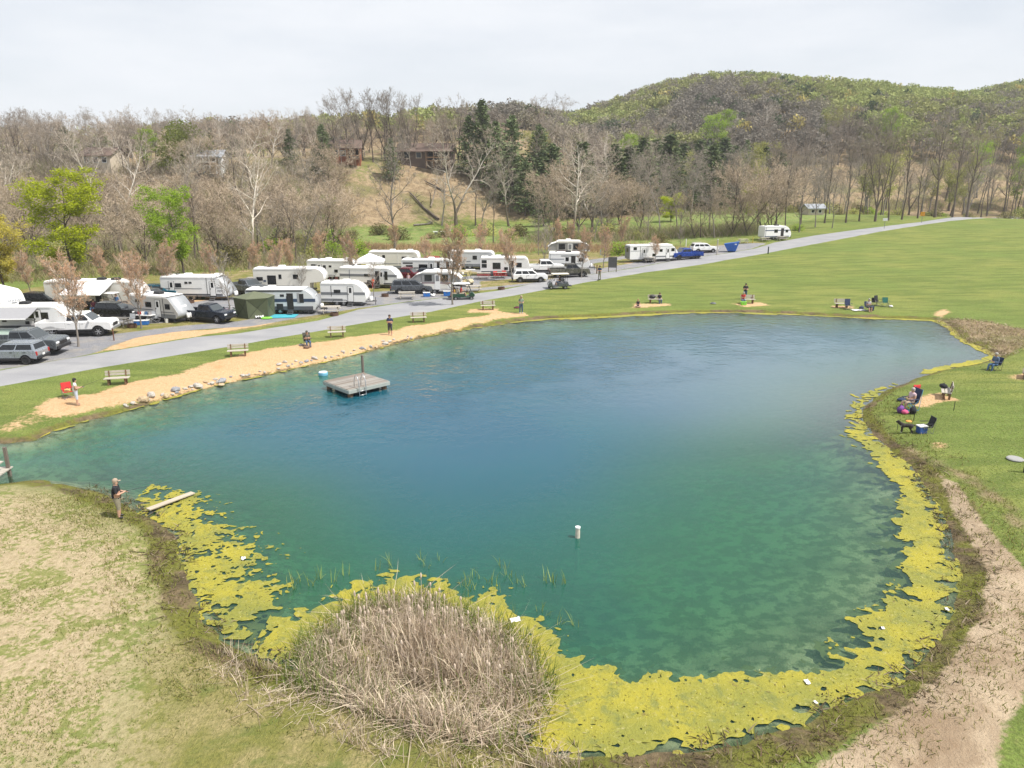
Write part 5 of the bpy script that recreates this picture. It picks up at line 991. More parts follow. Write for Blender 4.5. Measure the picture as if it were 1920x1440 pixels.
car('compact', 'black boxy compact utility beside the picnic table on the left', (193, 600), (236, 599), P_BLK, yaw=R(-8), rim=M_STEEL)
car('pickup', 'midnight blue pickup hitched ahead of the grey-nosed trailer', (360, 604), (403, 606), P_NAVY, yaw=R(-17), rim=M_ALU, sc=.88)
car('suv', 'black utility partly hidden behind the nearest budding sapling', (60, 580), (95, 579), P_BLK, yaw=R(-6))
car('compact', 'teal car behind the grey-nosed trailer, mostly hidden', (286, 562), (314, 562), P_TEAL, yaw=R(-4))
car('pickup', 'grey pickup seen nose-on left of the fifth-wheel camper', (440, 552), (468, 556), P_GREY, yaw=R(-35))
car('van', 'dark grey minivan parked before the pop-up camper', (752, 553), (793, 550), P_GUN, yaw=R(4))
car('pickup', 'maroon pickup between the striped trailer and the minivan', (740, 531), (774, 528), P_MAR, yaw=R(-14))
car('suv', 'dark navy car behind the pop-up camper', (798, 527), (826, 528), P_NAVY, yaw=R(-3))
car('suv', 'white sport utility on the gravel beside the round russet sapling', (979, 531), (1010, 528.5), P_WHITE, yaw=R(5), rim=M_STEEL)
car('pickup', 'white crew-cab pickup parked behind the white sport utility', (1000, 517), (1041, 512), P_WHITE, yaw=R(6), sc=1.02)
car('pickup', 'bronze-grey pickup with black bed cover facing right', (1051.5, 522), (1087, 519.5), P_BRZ, yaw=R(7), rim=M_STEEL, sc=.95)
car('pickup', 'bright blue pickup in front of the long shade-backed trailer', (1301, 486), (1279, 489), P_BLUE, yaw=R(200), rim=DR, sc=.95)
car('suv', 'white car between the long trailer and the blue container', (1309, 475.5), (1336, 473.5), P_WHITE, yaw=R(8))
car('compact', 'grey car between the long awning camper and the grey-nosed trailer', (268, 571), (296, 571), P_GUN, yaw=R(-5)); car('suv', 'red car whose roof shows over the trailer with tall dark windows', (805, 502), (832, 502), paint('bright_red_paint', (.42, .03, .02)), yaw=R(0)); car('pickup', 'black pickup behind the light grey camper', (925, 503), (960, 502), P_BLK, yaw=R(3))
# ------------------------------------------------------------------ golf carts
def golf_cart(label, p, yaw, body, roofm=M_WHITE, seatm=None, back=True):
    r = thing('golf_cart', label, 'golf cart', (p.x, p.y, p.z), yaw, 'golf carts'); sm = seatm or mat('tan_vinyl', (.42, .36, .27), .6)
    MB().prism([(-1.25, .35), (.85, .30), (1.25, .40), (1.32, .62), (1.12, .86), (.82, .90), (.70, .46), (.15, .46), (.12, .72), (-.95, .74), (-1.28, .70)], -.58, .58).build('body', body, r, bevel=.05)
    bx('front_seat', (-.18, 0, .80), (.52, 1.08, .14), sm, r, .04); bx('seat_back', (-.50, 0, 1.10), (.12, 1.08, .42), sm, r, .04, ry=R(-10))
    if back: bx('rear_seat', (-.98, 0, .80), (.46, 1.06, .14), sm, r, .04); bx('rear_seat_back', (-.70, 0, 1.08), (.1, 1.06, .4), sm, r, .04); bx('rear_footplate', (-1.5, 0, .38), (.42, 1.0, .05), M_BLACK, r)
    bx('roof', (-.25, 0, 1.86), (2.1, 1.18, .08), roofm, r, .04)
    for s in (-1, 1):
        MB().tube([(.98, s * .52, .85), (.62, s * .52, 1.82)], .025, 5).build('roof_post', M_BLACK, r); MB().tube([(-1.05, s * .52, .74), (-1.05, s * .52, 1.82)], .025, 5).build('roof_post', M_BLACK, r)
        for x in (-.85, .92): add_wheel(r, x, s * .50, .24, .2)
        bx('headlight', (1.28, s * .38, .66), (.06, .16, .1), M_LAMP, r, .02)
    MB().tube([(.72, -.25, .80), (.42, -.25, 1.08)], .02, 5).tube([(.42 + .0 * math.cos(q), -.25 + .17 * math.cos(q), 1.08 + .17 * math.sin(q)) for q in [2 * PI * i / 12 for i in range(13)]], .016, 4).build('steering_wheel', M_BLACK, r)
    return r
P_CG = paint('dark_green_paint', (.02, .065, .045), .1); P_CB = mat('beige_paint', (.50, .43, .28), .4); P_CR = paint('cart_red_paint', (.33, .03, .03), .1)
CART = golf_cart('dark green golf cart with white roof carrying people along the road', G(868, 562), R(9), P_CG)
CART2 = golf_cart('golf cart with pale roof behind the lawn rim on the road', G(1046, 541.5), R(187), P_GUN, mat('cream_roof', (.72, .66, .55), .5), M_DARKP)
golf_cart('beige golf cart parked at the right end of the pop-up camper', G(868, 536), R(-20), P_CB, P_CB)
golf_cart('white-roofed golf cart under the broad bright awning', G(209, 583), R(-6), P_WHITE)
# ------------------------------------------------------------------ lettering becomes a plain mesh
bpy.context.view_layer.update()
for o in [o for o in C.objects if o.type == 'FONT']:
    me = bpy.data.meshes.new_from_object(o); o2 = link_mesh('lettering', me, o.parent); o2.matrix_local = o.matrix_local.copy(); bpy.data.objects.remove(o)
# ------------------------------------------------------------------ swimming raft and things in the water
def raft():
    q = [flat(613, 712, .55), flat(656, 732, .55), flat(727, 716, .55), flat(676, 699, .55)]
    c = Vector((sum(p[0] for p in q) / 4, sum(p[1] for p in q) / 4, 0)); a = Vector((q[2][0] - q[1][0], q[2][1] - q[1][1], 0)); b = Vector((q[0][0] - q[1][0], q[0][1] - q[1][1], 0))
    S = (a.length + b.length) / 2; yaw = math.atan2(a.y, a.x); S = 3.15
    r = thing('swimming_raft', 'square wooden swimming raft with a metal ladder floating in the pond', 'raft', (c.x, c.y, 0), yaw)
    n = 20; w = S / n; me = MB().box((0, 0, 0), (S + .06, w * .9, .045)).mesh('deck_plank', [mat('grey_deck_board', (0.245, 0.22, 0.195), .85, 0, .35, 3, .3, (1, 8, 8))])
    tones = [me] + [MB().box((0, 0, 0), (S + .06 - .04 * k, w * .9, .045)).mesh('deck_plank', [mat('grey_deck_board_%s' % nm, col, .85, 0, .35, 3, .3, (1, 8, 8))]) for k, (nm, col) in enumerate((('brown', (.20, .165, .135)), ('pale', (.29, .27, .245))))]
    for i in range(n):
        o = link_mesh('deck_plank', tones[rnd.choice((0, 0, 1, 2))], r); o.location = (rnd.uniform(-.02, .02), -S / 2 + (i + .5) * w, .54 + rnd.uniform(-.006, .006))
    for s in (-1, 1):
        bx('side_beam', (0, s * (S / 2 + .02), .40), (S + .1, .07, .24), mat('pale_green_grey_paint', (.36, .39, .36), .8, 0, .25, 3), r, .01); bx('side_beam', (s * (S / 2 + .03), 0, .40), (.07, S - .04, .24), mat('pale_green_grey_paint', (0, 0, 0)), r, .01)
        for y in (-1, 1): MB().cyl((s * (S / 2 - .25), y * (S / 2 - .25), .05), .18, .8, sides=10).build('leg', M_WOODB, r)
    MB().box((0, 0, -.02), (S - 1.0, S - 1.0, .5)).build('float_drum', mat('dark_float', (.03, .035, .04), .7), r)
    ld = MB()
    for s in (-1, 1):
        x = -S / 2 + .95 + s * .26; y = -S / 2
        ld.tube([(x, y - .16, -.5), (x, y - .16, .55), (x, y - .14, .95), (x, y - .02, 1.25), (x, y + .16, 1.38), (x, y + .33, 1.25), (x, y + .42, .95), (x, y + .44, .56)], .028, 6)
    for z in (-.2, .08, .36): ld.box((-S / 2 + .95, -S / 2 - .16, z), (.52, .09, .03))
    ld.build('ladder', M_ALU, r, True)
    return r
raft()
def post_at(name, label, cat, p, h, rad, m, z0=-.6, cap=None, lean=(0, 0)):
    r = thing(name, label, cat, (p[0], p[1], p[2] if len(p) > 2 else 0)); MB().tube([(0, 0, z0), (lean[0] * .5, lean[1] * .5, h * .5), (lean[0], lean[1], h)], [rad, rad, rad * .92], 10).build('shaft', m, r)
    if cap: MB().cyl((lean[0], lean[1], h + .03), rad * 1.12, .06).build('cap', cap, r)
    return r
p = flat(676, 712); post_at('mooring_post', 'grey wooden mooring post standing right behind the raft', 'post', (p[0], p[1] + 1.0, 0), 1.55, .10, M_WOODD)
p = flat(1083, 1008); post_at('overflow_pipe', 'short white pipe standing out of the deep water alone', 'pipe', (p[0], p[1], 0), .42, .095, mat('stained_white_pipe', (.62, .56, .47), .7, 0, .35, 9), -1.5, M_WHITE)
p = flat(606, 703); r = thing('buoy', 'round pale blue float left of the swimming raft', 'float', (p[0], p[1], 0)); MB().lathe([(.31, -.2), (.34, -.1), (.34, .16), (.31, .2)], seg=20).build('drum', mat('light_blue_plastic', (.17, .44, .62), .5), r, False); MB().lathe([(.31, .2), (.325, .23), (.27, .26), (.04, .27)], seg=20).build('lid', mat('pale_lid', (.55, .62, .66), .5), r)
a, b = flat(277, 954, .2), flat(362, 924, .1); d = Vector((b[0] - a[0], b[1] - a[1], 0)); r = thing('plank', 'long weathered plank sloping from the bank into the algae', 'plank', ((a[0] + b[0]) / 2, (a[1] + b[1]) / 2, .14), math.atan2(d.y, d.x))
MB().box((0, 0, 0), (d.length, .30, .06), ry=R(1.5)).build('board', mat('bleached_board', (.44, .38, .30), .8, 0, .35, 3, .2, (.5, 5, 5)), r, bevel=.01)
# the corner of the jetty at the left edge
p = G(6, 905); r = thing('jetty', 'corner of a grey wooden jetty with a rail post at the left edge', 'jetty', (p.x, p.y, 0), R(5))
for k in range(7): bx('deck_plank', (-.95 + 0.0, -.95 + k * .3, .42), (1.9, .27, .05), M_WOODG, r)
MB().box((-.95, -1.08, .32), (1.9, .06, .18)).build('edge_beam', M_WOODG, r); bx('bench_board', (-.35, .35, .92), (.5, .3, .05), M_WOODG, r, ry=R(8))
for x, y in ((-.12, -.95), (-.12, .8), (-1.7, -.95)): MB().box((x, y, .55), (.13, .13, 1.9)).build('rail_post', M_WOODD, r)
# ------------------------------------------------------------------ boulders along the left bank
STONE = mat('pale_stone', (.42, .39, .345), .9, 0, .3, 3, .5); STONE2 = mat('blue_grey_stone', (.27, .275, .29), .85, 0, .3, 3, .5); STONE3 = mat('tan_stone', (.46, .35, .22), .9, 0, .3, 3, .5)
rk = []
for k in range(7):
    g = random.Random(50 + k); rk.append(MB().ell((0, 0, 0), (1, g.uniform(.65, .9), g.uniform(.45, .65)), 9, 6, 0, .20, g))
rkm = [[r_.mesh('boulder', m) for r_ in rk] for m in (STONE, STONE2, STONE3)]
def boulder(u, v, size, mi=None, label='pale boulder in the row between sand and water'):
    p = G(u, v); o = link_mesh('boulder', rkm[mi if mi is not None else rnd.choice((0, 0, 0, 1, 2))][rnd.randrange(7)]); o.location = (p.x, p.y, max(p.z, .0) + size * .12); s = size * .5; o.scale = (s, s * rnd.uniform(.8, 1.1), s * rnd.uniform(.75, 1.1)); o.rotation_euler = (rnd.uniform(-.2, .2), rnd.uniform(-.2, .2), rnd.uniform(0, 6.28))
    return tag(o, label, 'boulder', 'boulders between the sand and the water')
for u, v, sz, mi, l in ((416, 716, 1.0, 1, 'large blue-grey boulder in the row between sand and water'), (330, 733, .95, 1, 'second blue-grey boulder, farther left in the row'), (371, 726, 1.05, 0, 'long pale boulder left of the large blue-grey one'), (269, 752, 1.15, 2, 'flat tan slab near the left end of the row'), (284, 743, 1.0, 0, 'whitish block standing behind the tan slab'), (250, 757, .6, 0, None), (235, 761, .5, 0, None), (312, 744, .8, 2, None), (305, 741, .5, 0, None), (347, 730, .5, 0, None), (358, 726, .6, 0, None), (385, 717, .6, 2, None), (398, 720, .6, 0, None), (404, 712, .5, 0, None),
        (415, 723, .7, 2, None), (433, 707, .4, 1, None), (455, 705, .55, 0, None), (523, 684, .65, 0, 'rounded white boulder in the sandy rim left of the raft'), (534, 680, .55, 0, None), (540, 687, .45, 0, None), (590, 673, .8, 0, None), (575, 678, .65, 1, None), (555, 677, .4, 0, None), (643, 660, .6, 0, None), (635, 667, .45, 2, None), (678, 654, .65, 1, None), (664, 657, .45, 0, None), (722, 645, .9, 0, 'broad white boulder at the right end of the row'), (731, 641, .6, 0, None), (718, 640, .5, 0, None), (705, 652, .55, 2, None), (695, 650, .5, 0, None), (771, 634, .6, 0, 'single rounded boulder right of the row, past the standing man'), (760, 637, .5, 2, None)):
    boulder(u, v, sz * .7, mi, l or ('small pale stone among the boulders of the bank' if mi == 0 else 'small grey stone among the boulders of the bank' if mi == 1 else 'small tan stone among the boulders of the bank'))
for i in range(46):
    f = rnd.random(); u = 232 + f * 545; v = np.interp(u, [232, 320, 400, 480, 560, 640, 730, 777], [764, 740, 718, 701, 683, 666, 642, 631]) + rnd.uniform(-3, 1.5)
    boulder(u, float(v), rnd.uniform(.14, .34), None, 'small stone of the pebbly rim between sand and water')
# ------------------------------------------------------------------ benches, picnic tables, fire rings
def build_bench(label, p, rz, m=M_WOODG, lg=M_WOODB):
    r = thing('park_bench', label, 'bench', (p.x, p.y, p.z), rz, 'plank benches round the pond')
    for y in (-.17, .03, .23 - .02): bx('seat_plank', (0, y - .02, .47), (1.55, .17, .045), m, r, .006)
    for z in (.66, .84): bx('back_plank', (0, .27 + (z - .5) * .16, z), (1.55, .04, .145), m, r, .006, rx=R(-9))
    for s in (-1, 1):
        MB().box((s * .52, -.12, .22), (.10, .12, .46)).box((s * .52, .20, .22), (.10, .12, .46)).box((s * .52, .03, .415), (.10, .55, .07)).box((s * .52, .27, .68), (.08, .06, .50), rx=R(-9)).build('leg', lg, r)
    return r
bench0 = None
def bench(label, u, v, rz, m=None, lg=None):
    return build_bench(label, G(u, v), rz, m or M_WOODG, lg or M_WOODB)
bench('bench on the grass at the left, nearest bench to the woman in white', 221, 721, R(14)); bench('bench at the top of the sand left of the man in the camouflage chair', 447, 668, R(15)); bench('bench on the sand rim right of the man in the camouflage chair', 632, 632, R(15)); bench('bench at the road edge right of the man in navy', 785, 604, R(12)); bench('pale bench on the dirt patch left of the man in jeans', 915, 581, R(9))
bench('bench with a black bag and a boy on its right end', 1228, 568.5, R(2)); bench('bench with the man in the red tank top', 1402, 569, R(-2)); bench('grey bench with a blue bundle at its right end', 1578, 577, R(-2)); bench('bench seen end-on on the orange dirt patch at the right', 1772, 745, R(-118)); bench('bench cut off by the right edge of the view', 1924, 708, R(-125), M_WOODD, M_WOODD)
def picnic_table(label, u, v, rz, cloth=None, load=0, sc=1.0, bm=None):
    p = G(u, v); r = thing('picnic_table', label, 'picnic table', (p.x, p.y, p.z), rz, 'picnic tables on the pitches', sc); m = M_WOODG
    for k in range(5): bx('top_plank', (0, -.32 + k * .16, .75), (1.85, .145, .04), m, r)
    for s in (-1, 1):
        for k in range(2): bx('seat_plank', (0, s * (.66 + k * .15), .45), (1.85, .135, .04), bm or m, r)
        MB().box((s * .68, .33, .37), (.05, .09, .86), rx=R(26)).box((s * .68, -.33, .37), (.05, .09, .86), rx=R(-26)).box((s * .68, 0, .41), (.05, 1.65, .09)).box((s * .68, 0, .70), (.05, .74, .08)).build('leg_frame', m, r)
    return r
T_LOAD = []
picnic_table('picnic table on the grass beside the black compact utility', 224, 611, R(-6)); picnic_table('dark loaded picnic table before the short white trailer', 621, 588, R(4)); picnic_table('picnic table with white cups right of the minivan', 763, 560, R(6)); picnic_table('picnic table behind the near golf cart', 888, 547, R(8)); picnic_table('picnic table with red benches before the flat-nosed white trailer', 907, 522, R(2), bm=mat('red_bench_paint', (.45, .035, .03), .5)); picnic_table('picnic table with a red cloth before the flat-nosed white trailer', 938, 521, R(2), bm=mat('red_bench_paint', (0, 0, 0)))
picnic_table('picnic table before the long trailer with shaded rear wall', 1217, 492, R(12)); picnic_table('picnic table behind the white car by the upper lane', 1306, 462, R(8)); picnic_table('picnic table alone right of the blue container', 1393, 456, R(6)); picnic_table('picnic table at the rear end of the farthest trailer', 1433, 453, R(10)); picnic_table('picnic table at the front end of the farthest trailer', 1466, 451, R(10)); picnic_table('picnic table stacked with firewood left of the fifth-wheel camper', 478, 531, R(-5)); picnic_table('green-topped table before the awning trailer at the left', 36, 615, R(-3))
r = None
def small_box(name, label, cat, p, d, m, rz=0.0, group=None, z=0.0, lid=None):
    """small belongings, each shaped after its kind"""
    t_ = thing(name, label, cat, (p.x, p.y, p.z + z), rz, group); X, Y_, Z_ = d; g = random.Random(len(label) * 7 + int(X * 100))
    if cat in ('bag', 'bundle'):
        MB().ell((0, 0, Z_ * .42), (X * .52, Y_ * .52, Z_ * .5), 12, 8, 0, .10, g).build('body', m, t_, True); MB().ell((X * .05, -Y_ * .32, Z_ * .36), (X * .3, Y_ * .25, Z_ * .3), 8, 6, 0, .1, g).build('pocket', m, t_, True); MB().tube([(-X * .35, 0, Z_ * .6), (-X * .15, 0, Z_ * 1.08), (X * .15, 0, Z_ * 1.08), (X * .35, 0, Z_ * .6)], .018, 5).build('strap', M_BLACK, t_)
    elif cat in ('towel', 'sheet', 'tarp'):
        k = 8; vs = [((i / k - .5) * X + g.uniform(-.03, .03), (j / k - .5) * Y_ + g.uniform(-.03, .03), .03 + Z_ * g.uniform(.1, 1)) for i in range(k + 1) for j in range(k + 1)]; MB().add(vs, [(i * 9 + j, (i + 1) * 9 + j, (i + 1) * 9 + j + 1, i * 9 + j + 1) for i in range(k) for j in range(k)]).build('cloth', m, t_, True)
    elif cat == 'jacket':
        k = 8; vs = [(math.sin(i / k * PI - PI / 2) * .06 + g.uniform(-.02, .02), (j / k - .5) * Y_ * (1 - .2 * abs(i / k - .5)), .12 - abs(i / k - .5) * Z_ * 1.7 + g.uniform(-.02, .02)) for i in range(k + 1) for j in range(k + 1)]; MB().add(vs, [(i * 9 + j, (i + 1) * 9 + j, (i + 1) * 9 + j + 1, i * 9 + j + 1) for i in range(k) for j in range(k)]).build('cloth', m, t_, True); MB().tube([(.1, -Y_ * .4, .05), (.14, -Y_ * .5, -.3)], [.06, .05], 7).build('sleeve', M_BLACK, t_, True)
    elif cat == 'boat':
        pr = [(-.5, 0), (-.5, .5), (.25, .5), (.5, 0), (.25, -.5), (-.5, -.5)]; MB().add([(a * X, b * Y_, 0) for a, b in pr] + [(a * X * .85, b * Y_ * .7, Z_) for a, b in pr], [(i, (i + 1) % 6, 6 + (i + 1) % 6, 6 + i) for i in range(6)] + [tuple(range(6, 12))]).build('hull', m, t_, bevel=.06); MB().tube([(-.42 * X, 0, Z_), (.4 * X, 0, Z_ + .04)], .04, 5).build('keel', M_WHITE, t_)
    elif cat in ('grill', 'griddle'):
        MB().box((0, 0, Z_ * .72), (X, Y_, Z_ * .3)).build('firebox', m, t_, bevel=.03); MB().prism([(-X * .45, Z_ * .87), (X * .45, Z_ * .87), (X * .38, Z_ * 1.1), (-X * .38, Z_ * 1.1)], -Y_ * .45, Y_ * .45).build('hood', lid or m, t_, bevel=.04)
        for sx in (-1, 1):
            for sy in (-1, 1): MB().box((sx * X * .4, sy * Y_ * .4, Z_ * .29), (.05, .05, Z_ * .58)).build('leg', M_STEEL, t_)
    elif cat == 'pool float':
        MB().tube([(X * .42 * math.cos(q), Y_ * .42 * math.sin(q), .09) for q in [2 * PI * i / 16 for i in range(17)]], .09, 8).build('ring', m, t_, True); MB().ell((0, 0, .06), (X * .3, Y_ * .3, .06), 12, 5).build('seat', m, t_, True)
    elif cat == 'table':
        MB().box((0, 0, Z_), (X, Y_, .05)).build('top', m, t_); k = 12; MB().add([((i / k - .5) * X, -Y_ / 2 - .01 - .04 * (i % 2), zz) for zz in (Z_, .12) for i in range(k + 1)], [(i, i + 1, k + 2 + i, k + 1 + i) for i in range(k)]).build('cloth', m, t_)
        for sx in (-1, 1): MB().box((sx * X * .44, Y_ * .3, Z_ / 2), (.05, .05, Z_)).build('leg', M_STEEL, t_)
    elif cat == 'disc': MB().lathe([(.02, .035), (X * .42, .035), (X * .5, .01), (X * .5, 0), (X * .46, .0), (X * .40, .022), (.02, .022)], seg=18).build('rim', m, t_, True)
    else:
        MB().box((0, 0, Z_ / 2), (X * .94, Y_ * .94, Z_), taper=1.06).build('body', m, t_, bevel=min(d) * .12); MB().box((0, 0, Z_ + .02), (X * 1.04, Y_ * 1.04, .06)).build('lid', lid or m, t_, bevel=.015); MB().tube([(-X * .3, 0, Z_ + .05), (-X * .28, 0, Z_ + .13), (X * .28, 0, Z_ + .13), (X * .3, 0, Z_ + .05)], .014, 5).build('handle', M_BLACK, t_); MB().box((0, -Y_ * .52, Z_ * .85), (X * .12, .03, Z_ * .2)).build('latch', M_STEEL, t_)
    return t_
M_RUST = mat('rusty_steel', (.10, .055, .035), .85, 0, .4, 6)
def fire_ring(label, u, v):
    p = G(u, v); r = thing('fire_ring', label, 'fire ring', (p.x, p.y, p.z), 0, 'steel fire rings'); n = 16
    vs = [(rr * math.cos(2 * PI * i / n), rr * math.sin(2 * PI * i / n), z) for rr, z in ((.42, 0), (.42, .32), (.38, .32), (.38, .0)) for i in range(n)]
    MB().add(vs, [(k * n + i, k * n + (i + 1) % n, (k + 1) * n + (i + 1) % n, (k + 1) * n + i) for k in range(3) for i in range(n)]).build('ring', M_RUST, r); MB().cyl((0, 0, .05), .37, .06).build('ash_bed', mat('ash', (.07, .065, .06), .95), r); return r
for u, v, l in ((248, 614, 'fire ring on the grass by the nearest picnic table'), (627, 592, 'fire ring in front of the dark loaded picnic table'), (722, 556, 'fire ring left of the table with white cups'), (940, 543, 'fire ring in the grass verge right of the near golf cart'), (357, 568, 'fire ring on the sand before the shirtless man')): fire_ring(l, u, v)
# ------------------------------------------------------------------ tents, canopy, mats
M_OLV = mat('olive_tent_fabric', (.085, .10, .055), .8, 0, .15, 2)
p = G(473, 596); r = thing('tent', 'dark olive hub screen tent at the road side', 'tent', (p.x, p.y + 1.2, p.z), R(8)); n = 6
ring0 = [(1.85 * math.cos(2 * PI * i / n + .3), 1.85 * math.sin(2 * PI * i / n + .3), 0) for i in range(n)]; ring1 = [(2.0 * math.cos(2 * PI * i / n + .3), 2.0 * math.sin(2 * PI * i / n + .3), 1.95) for i in range(n)]; hub = [(1.45 * math.cos(2 * PI * (i + .5) / n + .3), 1.45 * math.sin(2 * PI * (i + .5) / n + .3), .98) for i in range(n)]
for i in range(n):
    j = (i + 1) % n; MB().add([ring0[i], ring0[j], ring1[j], ring1[i], hub[i]], [(0, 1, 4), (1, 2, 4), (2, 3, 4), (3, 0, 4)]).build('wall_panel', M_OLV, r)
    MB().tube([ring0[i], hub[i], ring1[j]], .018, 4).tube([ring1[i], hub[i], ring0[j]], .018, 4).build('pole', M_BLACK, r)
MB().add(ring1 + [(0, 0, 2.45)], [(i, (i + 1) % n, n) for i in range(n)]).build('roof', mat('olive_roof_fabric', (.12, .135, .08), .8, 0, .12, 2), r)
p = G(695, 521); r = thing('canopy', 'white peaked pop-up canopy behind the striped trailer', 'canopy', (p.x, p.y, p.z), R(5)); q = [(-1.9, -1.9), (1.9, -1.9), (1.9, 1.9), (-1.9, 1.9)]
MB().add([(x, y, 2.35) for x, y in q] + [(0, 0, 3.35)], [(0, 1, 4), (1, 2, 4), (2, 3, 4), (3, 0, 4)]).add([(x * s, y * s, z) for z, s in ((2.35, 1), (2.1, 1.005)) for x, y in q], [(0, 1, 5, 4), (1, 2, 6, 5), (2, 3, 7, 6), (3, 0, 4, 7)]).build('roof', M_AWNW, r)
for x, y in q: MB().box((x, y, 1.1), (.05, .05, 2.3)).build('leg', M_STEEL, r)
def mat_sheet(name, label, cat, px, m, dz=.02):
    P = [G(*q) for q in px]; c = sum(P, Vector()) / len(P); r = thing(name, label, cat, (c.x, c.y, c.z)); MB().prismz([(q.x - c.x, q.y - c.y) for q in P], dz, dz + .03).build('sheet', m, r); return r
mat_sheet('ground_mat', 'turquoise mat on the gravel below the navy-striped trailer', 'mat', [(503, 597), (552, 596), (560, 590), (510, 590)], mat('turquoise_mat', (.06, .38, .47), .8, 0, .25, 5)); mat_sheet('ground_mat', 'green mat on the sand by the shirtless man', 'mat', [(352, 563), (384, 561), (386, 557), (352, 559)], mat('green_mat', (.16, .30, .12), .85, 0, .25, 5)); mat_sheet('ground_mat', 'white mat beside the light grey camper', 'mat', [(873, 507), (892, 507), (890, 504), (873, 504)], M_WHITE)
p = G(500, 598); small_box('kiddie_float', 'lime green plastic float in front of the olive tent', 'pool float', p, (1.1, .5, .16), mat('lime_plastic', (.22, .60, .06), .4), R(15)); p = G(487, 597); small_box('folded_tarp', 'crumpled white tarp at the foot of the olive tent', 'tarp', p, (.75, .6, .3), M_AWNW, R(25))
p = G(1371, 472); r = thing('waste_container', 'blue wedge-shaped waste container on the upper lane', 'waste container', (p.x, p.y, p.z), R(-20)); M_CB = mat('container_blue_paint', (.02, .11, .42), .45)
MB().add([(-.55, -.8, .15), (.75, -.8, .15), (1.25, -.8, 1.75), (-1.25, -.8, 1.35), (-.55, .8, .15), (.75, .8, .15), (1.25, .8, 1.75), (-1.25, .8, 1.35)], [(0, 1, 2, 3), (7, 6, 5, 4), (0, 4, 5, 1), (1, 5, 6, 2), (3, 7, 4, 0), (2, 6, 7, 3)]).build('hopper', M_CB, r, bevel=.03)
for x in (-.4, .6): bx('runner', (x, 0, .08), (.16, 1.5, .16), M_BLACK, r)
MB().box((0, -.82, .9), (.09, .05, 1.2)).box((.5, -.82, .95), (.09, .05, 1.3)).build('rib', M_CB, r); bx('sticker', (.72, -.815, 1.35), (.35, .02, .2), M_WHITE, r)
p = G(1148, 511); r = thing('notice_board', 'dark two-legged notice board at the road side', 'sign', (p.x, p.y, p.z), R(-12)); bx('board', (0, 0, 1.45), (1.25, .06, 1.5), mat('dark_sign_face', (.085, .085, .085), .7, 0, .4, 4), r, .01)
for s in (-1, 1): bx('post', (s * .55, .06, 1.1), (.1, .1, 2.25), M_WOODD, r)
def simple_post(label, u, v, h, rad, m, name='marker_post', cap=None, head=None): return post_at(name, label, 'post', G(u, v), h, rad, m, -.2, cap)
simple_post('thin brown post on the verge between lane and sand', 214, 638.5, 1.05, .05, mat('rust_brown_post', (.14, .06, .035), .8)); simple_post('dark marker post on the lawn side of the road', 1440, 476, 1.2, .10, mat('dark_green_post', (.02, .03, .03), .6)); simple_post('brown post left of the notice board', 1119, 514, 1.3, .09, M_WOODB); simple_post('wooden utility post with a pale top right of the white car', 1344, 479, 2.6, .10, M_WOODG, cap=M_WHITE); simple_post('yellow-green short post left of the farthest trailer', 1411, 455, 1.0, .08, mat('ochre_post', (.45, .38, .06), .7)); simple_post('white hydrant post behind the white car', 1286, 462, 1.4, .09, M_WHITE); simple_post('blue-white hydrant post at the left of the long shade-backed trailer', 1126, 478, .9, .09, mat('pale_blue_post', (.25, .48, .55), .6)); simple_post('dark pole at the right edge by the round stone slab', 1921, 886, 1.0, .07, M_BLACK)
simple_post('stubby post at the left of the short white trailer hitch', 661, 570, .95, .22, M_WOODG, 'log_post')
p = G(1903, 862); r = thing('round_stone', 'round grey stone slab lying in the lawn at the right edge', 'slab', (p.x, p.y, p.z)); MB().lathe([(.36, 0), (.39, .06), (.34, .10), (.02, .11)], seg=18).build('slab', mat('pale_grey_stone', (.30, .30, .29), .9, 0, .15, 8), r)
for u, v, l, m, h in ((1662, 432, 'white road sign by the trees right of the road', M_WHITE, 1.4), (1732, 421, 'orange road sign at the trees right of the road', mat('orange_sign', (.62, .28, .02), .6), 1.5)):
    p = G(u, v - 2); r = thing('road_sign', l, 'sign', (p.x, p.y + 1, zt(p.x, p.y + 1)), R(-15)); bx('panel', (0, -.05, h + .5), (.9, .04, .9 if h > 1.4 else .55), m, r, .01); MB().box((0, 0, h * .5), (.08, .06, h + .6)).build('post', M_STEEL, r)
simple_post('brown wooden stake at the foot of the pinkish sapling lane', 436, 545, 1.2, .05, M_WOODB) if False else None
# ------------------------------------------------------------------ litter floating on the algae
for u, v, s, l in ((457, 1050, .15, 'white sheet of litter on the left algae mat'), (1513, 1282, .13, 'white crumpled litter on the near right algae mat'), (1529, 1320, .08, 'small white scrap on the algae below the crumpled litter'), (1655, 1180, .09, 'white scrap at the inner rim of the right algae mat'), (966, 1213, .2, 'white plastic sheet caught in the right of the reeds'), (585, 1208, .11, 'small white scrap at the left rim of the reeds'), (778, 1345, .12, 'white carton lying at the foot of the reeds'), (1775, 1145, .11, 'white bottle in the debris of the right bank')):
    p = G(u, v); g = random.Random(int(u)); z = .05 if u != 966 else .95
    mb = MB(); k = 4; vs = [((i / k - .5) * s * 1.5, (j / k - .5) * s, g.uniform(0, s * .35)) for i in range(k + 1) for j in range(k + 1)]; mb.add(vs, [(i * 5 + j, (i + 1) * 5 + j, (i + 1) * 5 + j + 1, i * 5 + j + 1) for i in range(k) for j in range(k)])
    o = mb.build('paper_scrap', M_AWNW); o.location = (p.x, p.y, p.z + z); o.rotation_euler = (0, 0, g.uniform(0, 6)); tag(o, l, 'scrap')
